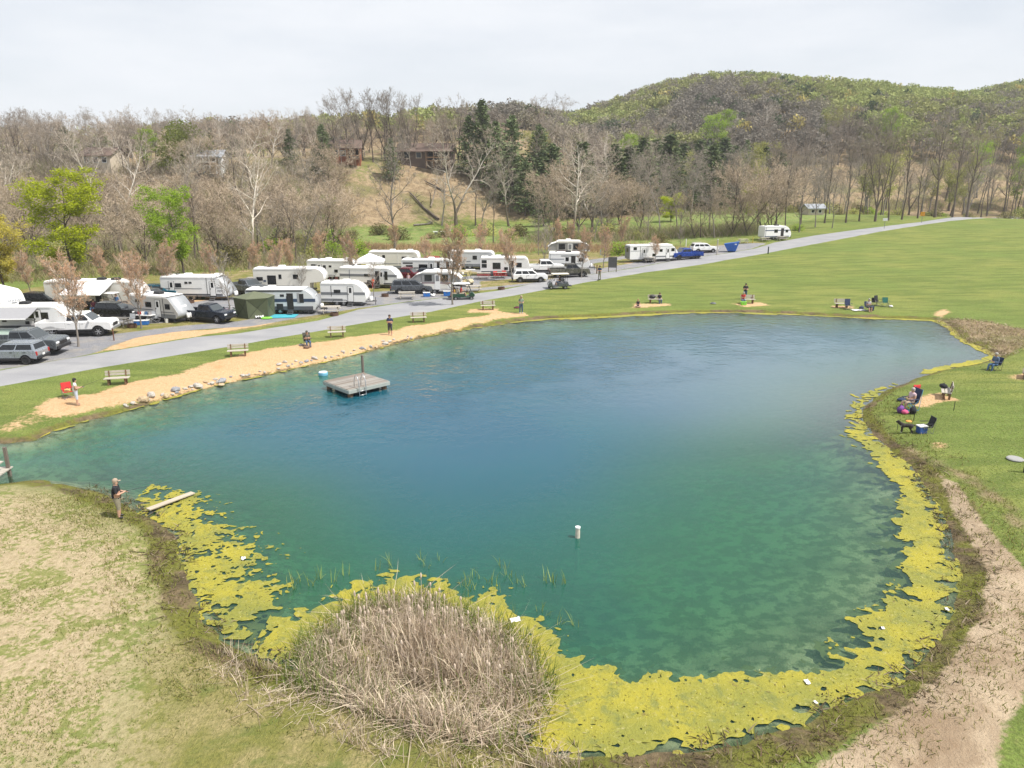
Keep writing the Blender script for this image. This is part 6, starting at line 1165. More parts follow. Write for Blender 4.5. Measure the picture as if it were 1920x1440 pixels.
# ------------------------------------------------------------------ houses on the wooded ridge
M_SHING = mat('brown_shingles', (.15, .105, .085), .9, 0, .25, 2); M_SHG = mat('grey_shingles', (.30, .32, .35), .9, 0, .2, 2); M_BRK = mat('red_brick', (.34, .12, .065), .9, 0, .2, 4); M_SID = mat('brown_siding', (.12, .085, .07), .8, 0, .2, 3); M_SIDW = mat('white_siding', (.70, .71, .71), .7, 0, .08, 3); M_SIDC = mat('cream_siding', (.58, .50, .40), .8, 0, .1, 3)
def house(label, u, v, L, D, Hw, Hr, rz, wall, roof, wins, porch=None, gable=True, chim=False, z=None):
    p = G(u, v); r = thing('house', label, 'house', (p.x, p.y, p.z if z is None else z), rz, 'houses on the ridge')
    MB().box((0, 0, Hw / 2 - 1), (L, D, Hw + 2)).build('wall', wall, r)
    MB().add([(-L / 2, -D / 2, Hw), (-L / 2, D / 2, Hw), (-L / 2, 0, Hw + Hr - .1), (L / 2, -D / 2, Hw), (L / 2, D / 2, Hw), (L / 2, 0, Hw + Hr - .1)], [(0, 2, 1), (3, 4, 5), (0, 3, 5, 2), (1, 2, 5, 4)]).build('gable', wall, r)
    e = .55; rf = MB().add([(-L / 2 - e, -D / 2 - e, Hw - .25), (L / 2 + e, -D / 2 - e, Hw - .25), (L / 2 + e, 0, Hw + Hr), (-L / 2 - e, 0, Hw + Hr), (-L / 2 - e, D / 2 + e, Hw - .25), (L / 2 + e, D / 2 + e, Hw - .25), (-L / 2 - e, -D / 2 - e, Hw - .05), (L / 2 + e, -D / 2 - e, Hw - .05), (L / 2 + e, 0, Hw + Hr + .22), (-L / 2 - e, 0, Hw + Hr + .22), (-L / 2 - e, D / 2 + e, Hw - .05), (L / 2 + e, D / 2 + e, Hw - .05)],
        [(6, 7, 8, 9), (9, 8, 11, 10), (0, 3, 2, 1), (3, 4, 5, 2), (0, 1, 7, 6), (4, 10, 11, 5), (0, 6, 9, 3), (3, 9, 10, 4), (1, 2, 8, 7), (2, 5, 11, 8)]).build('roof', roof, r)
    for f in (-.4, .1): MB().box((f * L * .6, -D * .25, Hw + Hr * .5 + .15), (.9, .9, .1), rx=math.atan2(Hr, D / 2)).build('skylight', M_ALU, rf) if roof is M_SHING and L > 15 else None
    if chim: bx('chimney', (L * .22, .4, Hw + Hr * .75), (1.0, .8, 2.2), M_BRK, rf)
    for x, zz, w, h in wins:
        wo = bx('window', (x, -D / 2 - .03, zz), (w, .06, h), M_GLASS, r); bx('frame', (x, -D / 2 - .012, zz), (w + .25, .05, h + .25), M_WHITE if wall is not M_SID else M_SIDC, wo)
    if porch:
        x0, x1, zf = porch; bx('porch_floor', ((x0 + x1) / 2, -D / 2 - 1.4, zf), (x1 - x0, 2.8, .25), M_SIDW if wall is M_SIDW else M_WOODB, r)
        for k in range(4): bx('porch_post', (x0 + .15 + (x1 - x0 - .3) * k / 3, -D / 2 - 2.7, (zf - 2 + Hw) / 2), (.2, .2, Hw - zf + 2), M_SIDW if wall is M_SIDW else M_WOODB, r)
        bx('porch_rail', ((x0 + x1) / 2, -D / 2 - 2.75, zf + .9), (x1 - x0, .08, .35), M_SIDW if wall is M_SIDW else M_WOODB, r); bx('porch_roof', ((x0 + x1) / 2, -D / 2 - 1.4, Hw + .05), (x1 - x0 + .4, 3.0, .2), roof, r, rx=R(8)); bx('porch_opening', ((x0 + x1) / 2, -D / 2 - .05, zf + 1.3), (x1 - x0 - .6, .06, 2.2), M_INT, r)
    return r
house('long brown house with a low shingle roof behind the bare ridge trees', 800, 304, 16, 9, 3.0, 2.2, R(-4), M_SID, M_SHING, ((-5, 1.9, 1.6, 1.7), (-1.5, 1.9, 1.4, 1.5), (2.5, 1.9, 2.2, 1.8), (6, 1.9, 1.4, 1.5)), porch=(1, 8, .3))
house('red brick house with brown roof and porch left of the big bare crowns', 650, 300, 8.5, 8, 3.2, 2.2, R(8), M_BRK, M_SHING, ((-2.8, 1.8, 1.2, 1.4), (-.6, 1.8, 1.2, 1.4)), porch=(.6, 4.1, .2), chim=True)
house('white house with a dark gabled porch among the woods', 396, 318, 7.5, 7, 3.2, 1.6, R(4), M_SIDW, M_SHG, ((-2.9, 1.6, 1.0, 1.2),), porch=(-1.6, 3.4, .9))
house('cream house half hidden by sycamore limbs at the left', 198, 312, 8, 7, 2.6, 1.8, R(-8), M_SIDC, M_SHING, ((-2.4, 1.5, 1.1, 1.2), (0, 1.5, 1.3, 1.2), (2.4, 1.5, 1.1, 1.2)))
house('flat pale building glimpsed through the trunks beyond the road', 1524, 402, 4.2, 4, 1.7, .8, R(3), M_SIDC, M_SHG, ((-1.0, .9, .7, .7), (.9, .9, .7, .7)))
# fallen timber on the bank
def log(label, px, r0, m):
    P = [G(u, v) + Vector((0, 0, dz)) for u, v, dz in px]; c = P[0]; r = thing('fallen_trunk', label, 'fallen tree', tuple(c)); MB().tube([p - c for p in P], [r0 * (1 - .5 * i / (len(P) - 1)) for i in range(len(P))], 7).build('trunk', m, r)
    g = random.Random(3); mb = MB()
    for k in range(7):
        p = P[-1].lerp(P[0], g.uniform(0, .6)) - c; e = p + Vector((g.gauss(0, 1.2), g.gauss(0, 1.2), abs(g.gauss(0.6, 1)))); mb.tube([p, p.lerp(e, .5) + Vector((0, 0, .2)), e], [.09, .06, .02], 4)
    mb.build('branches', m, r); return r
log('dark fallen trunk slanting across the grassy bank', [(822, 414, .4), (795, 393, .5), (770, 366, .6)], .38, B_BRN); log('pale snapped trunk beside the dark fallen one', [(808, 390, .3), (815, 378, 2.2), (820, 368, 4.4)], .25, B_SYC); log('grey trunk lying at the foot of the bank', [(776, 424, .3), (800, 422, .3), (812, 421, .4)], .25, B_GRY)
log('brown trunk leaning high on the bank', [(835, 362, .3), (815, 352, .5), (800, 345, .6)], .3, B_BRN)
p = G(825, 440); r = thing('stone_bench', 'pale low bench slab on the meadow below the bank', 'bench', (p.x, p.y, p.z), R(8)); bx('slab', (0, 0, .7), (3.2, .9, .18), M_WHITE, r); bx('support', (-.9, 0, .3), (.7, .7, .62), M_GREYP, r)
# ------------------------------------------------------------------ people
def skin_mats(): return mat('skin', (.50, .30, .21), .6, 0, .08, 20)
HAIR = {'brown': mat('brown_hair', (.055, .033, .02), .7), 'dark': mat('dark_hair', (.018, .014, .012), .7), 'grey': mat('grey_hair', (.38, .36, .34), .8), 'blond': mat('blond_hair', (.35, .22, .10), .7)}
def cloth(name, col): return mat(name + '_cloth', col, .85, 0, .18, 14)
def pose_joints(kind, arms='fish', w=1.0, lean=0.0):
    J = {}
    if kind in ('stand', 'walk'): hip = .93
    elif kind == 'chair': hip = .50
    elif kind == 'bench': hip = .56
    else: hip = .14
    J['pelvis'] = (0, 0, hip); ly = lean
    J['spine'] = (0, ly * .4, hip + .24); J['chest'] = (0, ly * .8, hip + .46); J['neck'] = (0, ly + .01, hip + .58); J['head'] = (0, ly + .045, hip + .655); J['crown'] = (0, ly + .05, hip + .785)
    for s, n in ((-1, 'l'), (1, 'r')):
        J['sh' + n] = (s * .185 * w, ly * .85, hip + .50)
        if arms == 'down': J['el' + n] = (s * .25 * w, ly * .6 - .03, hip + .22); J['wr' + n] = (s * .255 * w, ly * .6 + .04, hip - .02); J['ha' + n] = (s * .25 * w, ly * .6 + .07, hip - .10)
        elif arms == 'phone': J['el' + n] = (s * .235 * w, ly + .0, hip + .22); J['wr' + n] = (s * .09, ly + .24, hip + .27); J['ha' + n] = (s * .035, ly + .29, hip + .31)
        else: J['el' + n] = (s * .24 * w, ly + .05, hip + .22); J['wr' + n] = (s * .12, ly + .30, hip + .23 + .03 * s); J['ha' + n] = (s * .06, ly + .37, hip + .25 + .03 * s)
        J['hip' + n] = (s * .095 * w, 0, hip - .03)
        if kind == 'stand': J['kn' + n] = (s * .115, .02, .49); J['an' + n] = (s * .125, -.01, .085); J['toe' + n] = (s * .14, .15, .045)
        elif kind == 'walk': J['kn' + n] = (s * .10, .10 * s + .04, .50); J['an' + n] = (s * .10, .24 * s - .05, .10 if s > 0 else .13); J['toe' + n] = (s * .11, .24 * s + .11, .05)
        elif kind in ('chair', 'bench'): J['kn' + n] = (s * .14, .43, hip + .02); J['an' + n] = (s * .13, .50 + .05 * s, .09); J['toe' + n] = (s * .15, .65 + .05 * s, .045)
        else: J['kn' + n] = (s * .33, .24, .17); J['an' + n] = (-s * .06, .36, .09); J['toe' + n] = (-s * .17, .40, .06)
    return J
RAD = {'pelvis': .145, 'spine': .135, 'chest': .15, 'neck': .058, 'head': .085, 'crown': .082, 'sh': .068, 'el': .045, 'wr': .032, 'ha': .034, 'hip': .102, 'kn': .070, 'an': .048, 'toe': .035}
BONES = [('pelvis', 'spine', 'top'), ('spine', 'chest', 'top'), ('chest', 'neck', 'neck'), ('neck', 'head', 'face'), ('head', 'crown', 'face')] + [b for n in 'lr' for b in (('chest', 'sh' + n, 'top'), ('sh' + n, 'el' + n, 'sleeve'), ('el' + n, 'wr' + n, 'fore'), ('wr' + n, 'ha' + n, 'hand'), ('pelvis', 'hip' + n, 'thigh'), ('hip' + n, 'kn' + n, 'thigh'), ('kn' + n, 'an' + n, 'shin'), ('an' + n, 'toe' + n, 'shoe'))]
def person(label, loc, rz, kind='stand', arms='fish', top=None, legs=None, shoe=None, hair='brown', cap=None, shorts=False, sleeve='short', stout=1.0, h=1.75, lean=0.0, rod=None, group=None, long_hair=False, tank=False):
    r = thing('person', label, 'person', tuple(loc), rz, group, h / 1.75); J = pose_joints(kind, arms, (stout + 1) / 2, lean)
    names = list(J); me = bpy.data.meshes.new('body'); me.from_pydata([J[n] for n in names], [(names.index(a), names.index(b)) for a, b, _ in BONES], [])
    o = bpy.data.objects.new('body', me); C.objects.link(o); o.modifiers.new('skin', 'SKIN'); sv = me.skin_vertices[0].data
    for i, n in enumerate(names):
        k = n if n in RAD else n[:-1]; q = RAD[k] * 1.14 * (stout if k in ('pelvis', 'spine', 'chest', 'hip', 'sh') else 1)
        sv[i].radius = (q * (1.12 if k in ('pelvis', 'chest', 'spine') else 1), q * (.86 if k in ('pelvis', 'chest') else 1)); sv[i].use_root = (n == 'pelvis')
    o.modifiers.new('sub', 'SUBSURF').levels = 2; o.modifiers['sub'].render_levels = 2
    dg = bpy.context.evaluated_depsgraph_get(); dg.update(); m2 = bpy.data.meshes.new_from_object(o.evaluated_get(dg)); bpy.data.objects.remove(o)
    sk = skin_mats(); sh_ = shoe or M_BLACK; mats = [sk, top or cloth('white', (.7, .7, .7)), legs or cloth('denim', (.06, .10, .19)), sh_, HAIR[hair], mat('eye_dark', (.02, .015, .012), .3)]
    A = np.array([J[a] for a, b, _ in BONES]); B = np.array([J[b] for a, b, _ in BONES]); AB = B - A; L2 = (AB ** 2).sum(1)
    vs = [tuple(v.co) for v in m2.vertices]; fs = [tuple(p.vertices) for p in m2.polygons]; mi = []
    for p in m2.polygons:
        c = np.array(p.center); t_ = np.clip(((c - A) * AB).sum(1) / L2, 0, 1); dd = np.linalg.norm(A + AB * t_[:, None] - c, axis=1) / np.array([.15 if b[2] in ('top',) else .1 for b in BONES]); k = int(np.argmin(dd)); z = BONES[k][2]
        if z == 'top': q = 1 if c[2] > J['pelvis'][2] + .03 else 2
        elif z == 'neck': q = 1 if c[2] < J['neck'][2] - .05 else 0
        elif z == 'face': q = 4 if (c[1] < J['crown'][1] - .02 and c[2] > J['head'][2] - .03) or c[2] > J['crown'][2] + .0 else 0
        elif z == 'sleeve': q = 0 if tank else (1 if (sleeve == 'long' or t_[k] < .75) else 0)
        elif z == 'fore': q = 1 if sleeve == 'long' else 0
        elif z == 'hand': q = 0
        elif z == 'thigh': q = 2
        elif z == 'shin': q = 0 if (shorts and t_[k] > .12) else 2
        else: q = 3
        mi.append(q)
    mb = MB(); mb.add(vs, fs); mb.m = mi
    hd = Vector(J['head']); fz = hd + Vector((0, .085, .045))
    mb.ell(fz + Vector((0, .012, -.02)), (.014, .022, .024), 6, 4, 0)
    for s in (-1, 1):
        mb.ell(hd + Vector((s * .034, .078, .055)), (.011, .010, .009), 6, 4, 5); mb.ell(hd + Vector((s * .088, .0, .04)), (.014, .024, .034), 6, 4, 0)
        n = 'l' if s < 0 else 'r'; w = Vector(J['wr' + n]); ha = Vector(J['ha' + n]); d = (ha - w).normalized(); sd = d.cross(Vector((0, 0, 1))).normalized(); dn = sd.cross(d)
        for q, (off, ln) in enumerate(((-.027, .07), (-.009, .082), (.009, .076), (.027, .058))):
            b0 = ha + sd * off; k1 = b0 + d * ln * .5 - dn * .008; k2 = k1 + d * ln * .3 - dn * (.05 if arms != 'down' else .02); mb.tube([ha + sd * off * .6 - d * .02, b0 + d * .012, k1, k2], [.011, .010, .009, .006], 5, 0)
        mb.tube([w + d * .03 - sd * s * .02, w + d * .055 - sd * s * .048, ha + d * .035 - sd * s * .045 - dn * .015], [.012, .011, .007], 5, 0)
    mb.tube([hd + Vector((-.022, .083, -.012)), hd + Vector((0, .090, -.013)), hd + Vector((.022, .083, -.012))], .005, 4, 5)
    mb.build('body', mats, r, True)
    cr = Vector(J['crown'])
    hb = MB(); seg = 12
    for ring, (z, q) in enumerate(((-.06, 1.04), (.0, 1.1), (.05, 1.0), (.085, .72), (.105, .3))):
        hb.v += [(cr.x + .098 * q * math.sin(2 * PI * k / seg), cr.y - .018 + .105 * q * math.cos(2 * PI * k / seg) * (.80 if z < 0 and math.cos(2 * PI * k / seg) > .3 else 1), cr.z + z - (.06 if math.cos(2 * PI * k / seg) < -.2 and z < 0 else 0)) for k in range(seg)]
    hb.f = [(a * seg + k, a * seg + (k + 1) % seg, (a + 1) * seg + (k + 1) % seg, (a + 1) * seg + k) for a in range(4) for k in range(seg)] + [tuple(range(4 * seg, 5 * seg))]; hb.m = [0] * len(hb.f)
    if long_hair: hb.ell(cr + Vector((0, -.085, -.16)), (.095, .05, .20), 8, 6)
    if cap:
        hb.build('cap', cap, r, True); MB().ell(cr + Vector((0, .125, -.015)), (.075, .085, .012), 10, 4).build('cap_peak', cap, r, True)
    else: hb.build('hair', HAIR[hair], r, True)
    if rod:                                                       # a fishing rod held in the right hand is a thing of its own
        ha = Vector(J['har']); s = h / 1.75; m = Matrix.Rotation(rz, 3, 'Z'); b = Vector(loc) + m @ (ha * s); d = m @ Vector((rod[0], 1, rod[1])).normalized(); t_ = thing('fishing_rod', rod[2], 'fishing rod', tuple(b))
        MB().tube([d * -.35, d * .1], [.016, .014], 6).build('handle', M_BLACK, t_); MB().tube([d * .1, d * 1.0, d * 2.1 - Vector((0, 0, .05))], [.008, .006, .003], 5).build('blank', mat('rod_blank', (.05, .05, .05), .3), t_); MB().cyl(tuple(d * .12 - Vector((0, 0, .06))), .035, .05, 'x', 8).build('reel', M_STEEL, t_)
    return r
def folding_chair(label, loc, rz, m, sc=1.0, high=1.0, group='folding chairs by the water', name='folding_chair', frame=None):
    r = thing(name, label, 'folding chair', tuple(loc), rz, group, sc); fm = frame or M_STEEL
    MB().add([(-.27, .25, .44), (.27, .25, .44), (.25, -.22, .38), (-.25, -.22, .38), (-.27, .25, .42), (.27, .25, .42), (.25, -.22, .36), (-.25, -.22, .36)], [(0, 1, 2, 3), (7, 6, 5, 4), (0, 4, 5, 1), (1, 5, 6, 2), (2, 6, 7, 3), (3, 7, 4, 0)]).build('seat', m, r)
    MB().add([(-.27, -.22, .40), (.27, -.22, .40), (.28, -.38, .40 + .55 * high), (-.28, -.38, .40 + .55 * high), (-.27, -.25, .40), (.27, -.25, .40), (.28, -.41, .40 + .55 * high), (-.28, -.41, .40 + .55 * high)], [(0, 1, 2, 3), (7, 6, 5, 4), (0, 4, 5, 1), (1, 5, 6, 2), (2, 6, 7, 3), (3, 7, 4, 0)]).build('backrest', m, r)
    f = MB()
    for s in (-1, 1):
        f.tube([(s * .28, .27, 0), (s * .26, -.30, .60)], .012, 5).tube([(s * .28, -.30, 0), (s * .29, .27, .46)], .012, 5).tube([(s * .30, -.30, .02), (s * .29, -.39, .40 + .56 * high)], .012, 5)
        bx('armrest', (s * .31, .0, .64), (.07, .50, .025), m, r)
    f.tube([(-.28, .27, 0), (.28, -.30, .02)], .011, 5).tube([(.28, .27, 0), (-.28, -.30, .02)], .011, 5).tube([(-.28, .27, .02), (.26, .26, .44)], .011, 5).tube([(.28, .27, .02), (-.26, .26, .44)], .011, 5); f.build('frame', fm, r); return r
K_NAVY = cloth('navy', (.028, .042, .095)); K_BLK = cloth('black', (.014, .015, .02)); K_WHT = cloth('white', (.68, .67, .68)); K_GRN = cloth('sage', (.20, .25, .19)); K_DEN = cloth('denim', (.055, .095, .18)); K_DENL = cloth('light_denim', (.16, .22, .32)); K_KHK = cloth('khaki', (.27, .245, .18)); K_RED = cloth('red', (.50, .03, .03)); K_CAM = cloth('camouflage', (.085, .085, .07)); K_GRY = cloth('grey', (.34, .33, .34)); K_PNK = cloth('pale_pink', (.55, .40, .44)); K_YEL = cloth('yellow', (.60, .38, .04)); K_BLU = cloth('mid_blue', (.06, .13, .26)); K_TAN = cloth('tan', (.36, .28, .20)); K_ORG = cloth('orange_red', (.62, .11, .04)); SH_W = mat('white_shoe', (.6, .58, .55), .7); SH_T = mat('sandal_tan', (.33, .22, .16), .8); CAP_T = cloth('tan_cap', (.36, .28, .21))
person('man in black tee and tan cap fishing from the near left bank', G(225, 971), R(-68), 'stand', 'fish', K_BLK, K_KHK, M_BLACK, 'grey', CAP_T, True, stout=1.34, h=1.70, rod=(.1, .12, 'fishing rod held by the man in the tan cap'))
person('woman in white top and shorts beside the red folding chair', G(146, 760), R(-60), 'stand', 'fish', K_WHT, cloth('pale_blue', (.50, .55, .66)), SH_T, 'dark', None, True, stout=1.02, h=1.68, tank=True, rod=(0, .3, 'fishing rod held by the woman in white'))
p = G(129, 746); folding_chair('red folding chair behind the woman in white', p, R(-140), K_RED); MB and small_box('tackle_box', 'small yellow and white box on the seat of the red chair', 'box', Vector((p.x, p.y, p.z + .44)), (.3, .2, .1), mat('pale_yellow_plastic', (.62, .55, .2), .5))
p = G(577, 649); folding_chair('camouflage folding chair on the sand', p, R(205), K_CAM, high=1.25); person('man in dark shirt and jeans seated in the camouflage chair', p + Vector((0, -.0, -.06)), R(205), 'chair', 'phone', K_CAM, K_DEN, M_BLACK, 'dark', K_CAM, sleeve='short', lean=-.04)
p = G(575, 653); small_box('backpack', 'brown backpack lying before the camouflage chair', 'bag', p, (.55, .4, .25), cloth('brown', (.16, .10, .07)), R(20)); p = G(565, 648); small_box('bag', 'small grey bag at the left foot of the camouflage chair', 'bag', p, (.4, .3, .16), K_GRY, R(-10))
person('man in navy tee and dark shorts looking at his hands on the sand', G(732, 628.5), R(172), 'stand', 'phone', K_NAVY, cloth('charcoal', (.045, .048, .06)), SH_T, 'brown', None, True, stout=1.15, h=1.80)
person('man in sage shirt, jeans and cap standing on the far left bank', G(977, 588), R(195), 'stand', 'fish', K_GRN, K_DEN, SH_W, 'brown', CAP_T, h=1.82, rod=(-.2, .2, 'fishing rod held by the man in sage shirt'))
p = G(970, 578); small_box('duffel_bag', 'dark red and white bag lying left of the man in the sage shirt', 'bag', p, (.75, .3, .2), cloth('wine', (.13, .03, .05)), R(5))
person('girl in dark top sitting cross-legged at the far bank', G(1196, 576), R(176), 'ground', 'fish', K_BLK, K_PNK, SH_T, 'blond', None, True, stout=.95, h=1.55, tank=True)
p = G(1236, 568); person('boy in black tee and jeans sitting on the bench with the black bag', p + Vector((0, -.05, -.1)), R(185), 'bench', 'down', K_BLK, K_DEN, M_BLACK, 'brown', None, h=1.55, stout=.92)
p = G(1223, 568); small_box('backpack', 'black backpack standing on the bench beside the boy', 'bag', p, (.7, .32, .42), M_BLACK, 0, None, .5)
p = G(1394, 569); person('man in red tank top and jeans hunched on the bench', p + Vector((-.15, -.08, -.1)), R(182), 'bench', 'phone', K_RED, K_DENL, M_BLACK, 'grey', None, stout=1.1, lean=.16, tank=True)
person('woman in black tee standing behind the bench with the man in red', G(1399, 562) + Vector((0, .5, 0)), R(176), 'stand', 'fish', K_BLK, K_DEN, M_BLACK, 'dark', None, stout=1.2, long_hair=True, rod=(-.5, .25, 'fishing rod held by the woman in black'))
p = G(1394, 572); small_box('tackle_box', 'lime green tackle box at the feet of the man in red', 'box', p, (.62, .36, .32), mat('lime_plastic', (0, 0, 0)), R(3), None, 0, mat('lime_plastic', (0, 0, 0)))
p = G(1409, 568); small_box('bag', 'dark bag on the bench right of the man in red', 'bag', p, (.4, .25, .2), cloth('brown', (0, 0, 0)), 0, None, .5)
p = G(1337, 570); small_box('bag', 'small grey bundle lying in the grass between two occupied benches', 'bag', p, (.65, .3, .18), M_GREYP, R(-10))
p = G(1587, 577); small_box('bag', 'blue bundle on the right end of the empty grey bench', 'bag', p, (.42, .28, .2), K_BLU, 0, None, .5)
p = G(1590, 580); folding_chair('empty navy folding chair right of the grey bench', p, R(180), K_NAVY, high=1.2)
p = G(1627, 583); folding_chair('dark folding chair under the person in the grey tee', p, R(180), K_NAVY); person('person in grey tee and shorts seated near the white towel', p + Vector((0, 0, -.06)), R(184), 'chair', 'phone', K_GRY, cloth('charcoal', (0, 0, 0)), SH_T, 'grey', None, True, stout=1.12)
p = G(1610, 582); small_box('towel', 'white towel spread left of the person in the grey tee', 'towel', p, (1.4, .8, .05), K_WHT, R(8)); p = G(1615, 579); small_box('bag', 'dark striped bag on the white towel', 'bag', p, (.5, .4, .3), K_NAVY, R(12)); p = G(1634, 582); small_box('cooler', 'dark blue cooler at the right of the person in the grey tee', 'cooler', p, (.4, .35, .4), K_NAVY, R(4))
p = G(1646, 573); folding_chair('black high folding chair behind the person in the grey tee', p, R(-150), K_BLK, high=1.2); p = G(1639, 573); folding_chair('small dark folding chair left of the black high one', p, R(170), K_BLK, .85); p = G(1660, 575); folding_chair('green folding chair right of the black high one', p, R(172), cloth('bottle_green', (.02, .13, .10))); p = G(1670, 576); small_box('bag', 'crumpled white bag beside the green chair', 'bag', p, (.45, .4, .25), K_WHT, R(30))
p = G(1864, 694); folding_chair('navy folding chair under the man in blue', p, R(105), K_NAVY, frame=M_BLACK); person('grey-haired man in blue shirt and jeans seated on the right bank', p + Vector((0, 0, -.06)), R(112), 'chair', 'fish', cloth('blue_check', (.10, .15, .24)), K_BLU, M_BLACK, 'grey', None, sleeve='long', rod=(.1, .35, 'fishing rod held by the man in blue'))
p = G(1705, 768); folding_chair('navy high-backed lounge chair on the right bank', p, R(100), K_NAVY, 1.15, 1.35, frame=mat('sky_blue_tube', (.08, .32, .60), .5)); person('grey-haired woman in pink top reclining in the lounge chair', p + Vector((0, 0, .0)), R(102), 'chair', 'fish', K_PNK, K_TAN, M_BLACK, 'grey', None, True, stout=1.15, lean=-.10, tank=True, rod=(.1, .2, 'fishing rod held by the reclining woman'))
p = G(1715, 752); small_box('jacket', 'red and black jacket hung over the back of the lounge chair', 'jacket', p, (.35, .5, .5), K_RED, R(100), None, .95); p = G(1688, 774); small_box('bag', 'purple and pink bag on the small stand before the lounge chair', 'bag', p, (.45, .35, .5), cloth('purple', (.16, .06, .26)), R(20)); p = G(1696, 776); small_box('bag', 'pink bag right of the purple one', 'bag', p, (.4, .35, .3), cloth('hot_pink', (.60, .10, .22)), R(-10)); p = G(1690, 752); small_box('bag', 'dark blue and white bag at the feet of the reclining woman', 'bag', p, (.6, .35, .25), K_NAVY, R(10)); p = G(1711, 776); small_box('backpack', 'black backpack behind the purple bag', 'bag', p, (.4, .35, .5), K_BLK, R(15)); p = G(1766, 741); small_box('bag', 'black and white bag on the left end of the end-on bench', 'bag', p, (.4, .5, .3), K_BLK, R(20), None, .5)
p = G(1727, 812); small_box('cooler', 'blue cooler with white lid left of the folded chair', 'cooler', p, (.48, .38, .40), mat('cooler_blue', (.03, .09, .33), .5), R(8), None, 0, M_WHITE); p = G(1735, 811); folding_chair('black folding chair behind the blue cooler', p, R(92), K_BLK, .9, 1.1)
p = G(1704, 790); small_box('frisbee', 'flat orange disc lying in the grass', 'disc', p, (.34, .34, .05), mat('orange_disc', (.75, .30, .06), .6)); post_at('rod_holder', 'dark rod holder stuck in the grass behind the dog', 'rod holder', G(1713, 789), .55, .018, M_BLACK, -.1); post_at('rod_holder', 'thin dark stake standing in the lawn right of the bench path', 'rod holder', G(1788, 770), .6, .018, M_BLACK, -.1); post_at('rod_holder', 'low twin-legged rod rest left of the dog', 'rod holder', G(1682, 806), .4, .014, M_BLACK, -.1)
# the dog
def dog(label, p, rz):
    r = thing('dog', label, 'dog', tuple(p), rz); n = ['rump', 'belly', 'chest', 'neck', 'skull', 'muzzle', 'tail1', 'tail2']; P = {'rump': (0, -.26, .46), 'belly': (0, -.05, .45), 'chest': (0, .20, .43), 'neck': (0, .33, .56), 'skull': (0, .42, .64), 'muzzle': (0, .54, .60), 'tail1': (0, -.38, .50), 'tail2': (0, -.52, .44)}; E = [('belly', 'rump'), ('belly', 'chest'), ('chest', 'neck'), ('neck', 'skull'), ('skull', 'muzzle'), ('rump', 'tail1'), ('tail1', 'tail2')]; rad = {'rump': .115, 'belly': .115, 'chest': .135, 'neck': .08, 'skull': .075, 'muzzle': .035, 'tail1': .03, 'tail2': .015}
    for s, k in ((-1, 'l'), (1, 'r')):
        P['fs' + k] = (s * .09, .20, .36); P['fe' + k] = (s * .09, .18, .22); P['fw' + k] = (s * .09, .19, .10); P['fp' + k] = (s * .09, .23, .025); P['hh' + k] = (s * .09, -.27, .40); P['hk' + k] = (s * .10, -.19, .28); P['hc' + k] = (s * .09, -.34, .16); P['hp' + k] = (s * .09, -.29, .025); E += [('chest', 'fs' + k), ('fs' + k, 'fe' + k), ('fe' + k, 'fw' + k), ('fw' + k, 'fp' + k), ('rump', 'hh' + k), ('hh' + k, 'hk' + k), ('hk' + k, 'hc' + k), ('hc' + k, 'hp' + k)]
        for q, v in (('fs', .06), ('fe', .038), ('fw', .028), ('fp', .030), ('hh', .075), ('hk', .05), ('hc', .028), ('hp', .03)): rad[q + k] = v
        P['ear0' + k] = (s * .05, .40, .70); P['ear1' + k] = (s * .085, .39, .63); E += [('skull', 'ear0' + k), ('ear0' + k, 'ear1' + k)]; rad['ear0' + k] = .025; rad['ear1' + k] = .018
    nm = list(P); me = bpy.data.meshes.new('body'); me.from_pydata([P[k] for k in nm], [(nm.index(a), nm.index(b)) for a, b in E], []); o = bpy.data.objects.new('body', me); C.objects.link(o); o.modifiers.new('skin', 'SKIN')
    for i, k in enumerate(nm): me.skin_vertices[0].data[i].radius = (rad[k],) * 2; me.skin_vertices[0].data[i].use_root = (k == 'belly')
    o.modifiers.new('sub', 'SUBSURF').levels = 2; dg = bpy.context.evaluated_depsgraph_get(); dg.update(); m2 = bpy.data.meshes.new_from_object(o.evaluated_get(dg)); bpy.data.objects.remove(o); m2.materials.clear(); m2.materials.append(mat('dark_fur', (.03, .026, .024), .9, 0, .3, 12)); m2.materials.append(mat('white_fur', (.5, .48, .45), .9))
    for q in m2.polygons: q.material_index = 1 if (q.center.z < .07 or (q.center.y > .26 and q.center.z < .45 and q.center.y < .36)) else 0; q.use_smooth = True
    link_mesh('body', m2, r); return r
dog('black and white dog standing on the lawn left of the blue cooler', G(1697, 812), R(75))
# rider on the road, campers at their pitches
p = G(1124, 525); person('man in dark tee and khaki trousers gliding along the road on a small scooter', p + Vector((0, 0, .09)), R(150), 'stand', 'fish', K_NAVY, K_KHK, M_BLACK, 'dark', None, h=1.78)
r = thing('scooter', 'small dark scooter under the man on the road', 'scooter', tuple(p), R(150)); bx('deck', (0, .1, .09), (.16, .85, .05), M_BLACK, r)
for y in (-.28, .50): MB().cyl((0, y, .07), .07, .05, 'x', 10).build('wheel', M_RUB, r)
def G_on(p, dx, dy, dz, yaw): return p + Matrix.Rotation(yaw, 3, 'Z') @ Vector((dx, dy, dz))
def cart_people(cart, items):
    for lab, dx, dy, dz, face, top, legs, h, hr in items:
        p = cart.matrix_basis @ Vector((dx, dy, dz)); person(lab, p, cart.rotation_euler.z + R(face), 'chair', 'fish', top, legs, M_BLACK, hr, None, True, h=h, group='people riding on golf carts', stout=1.0)
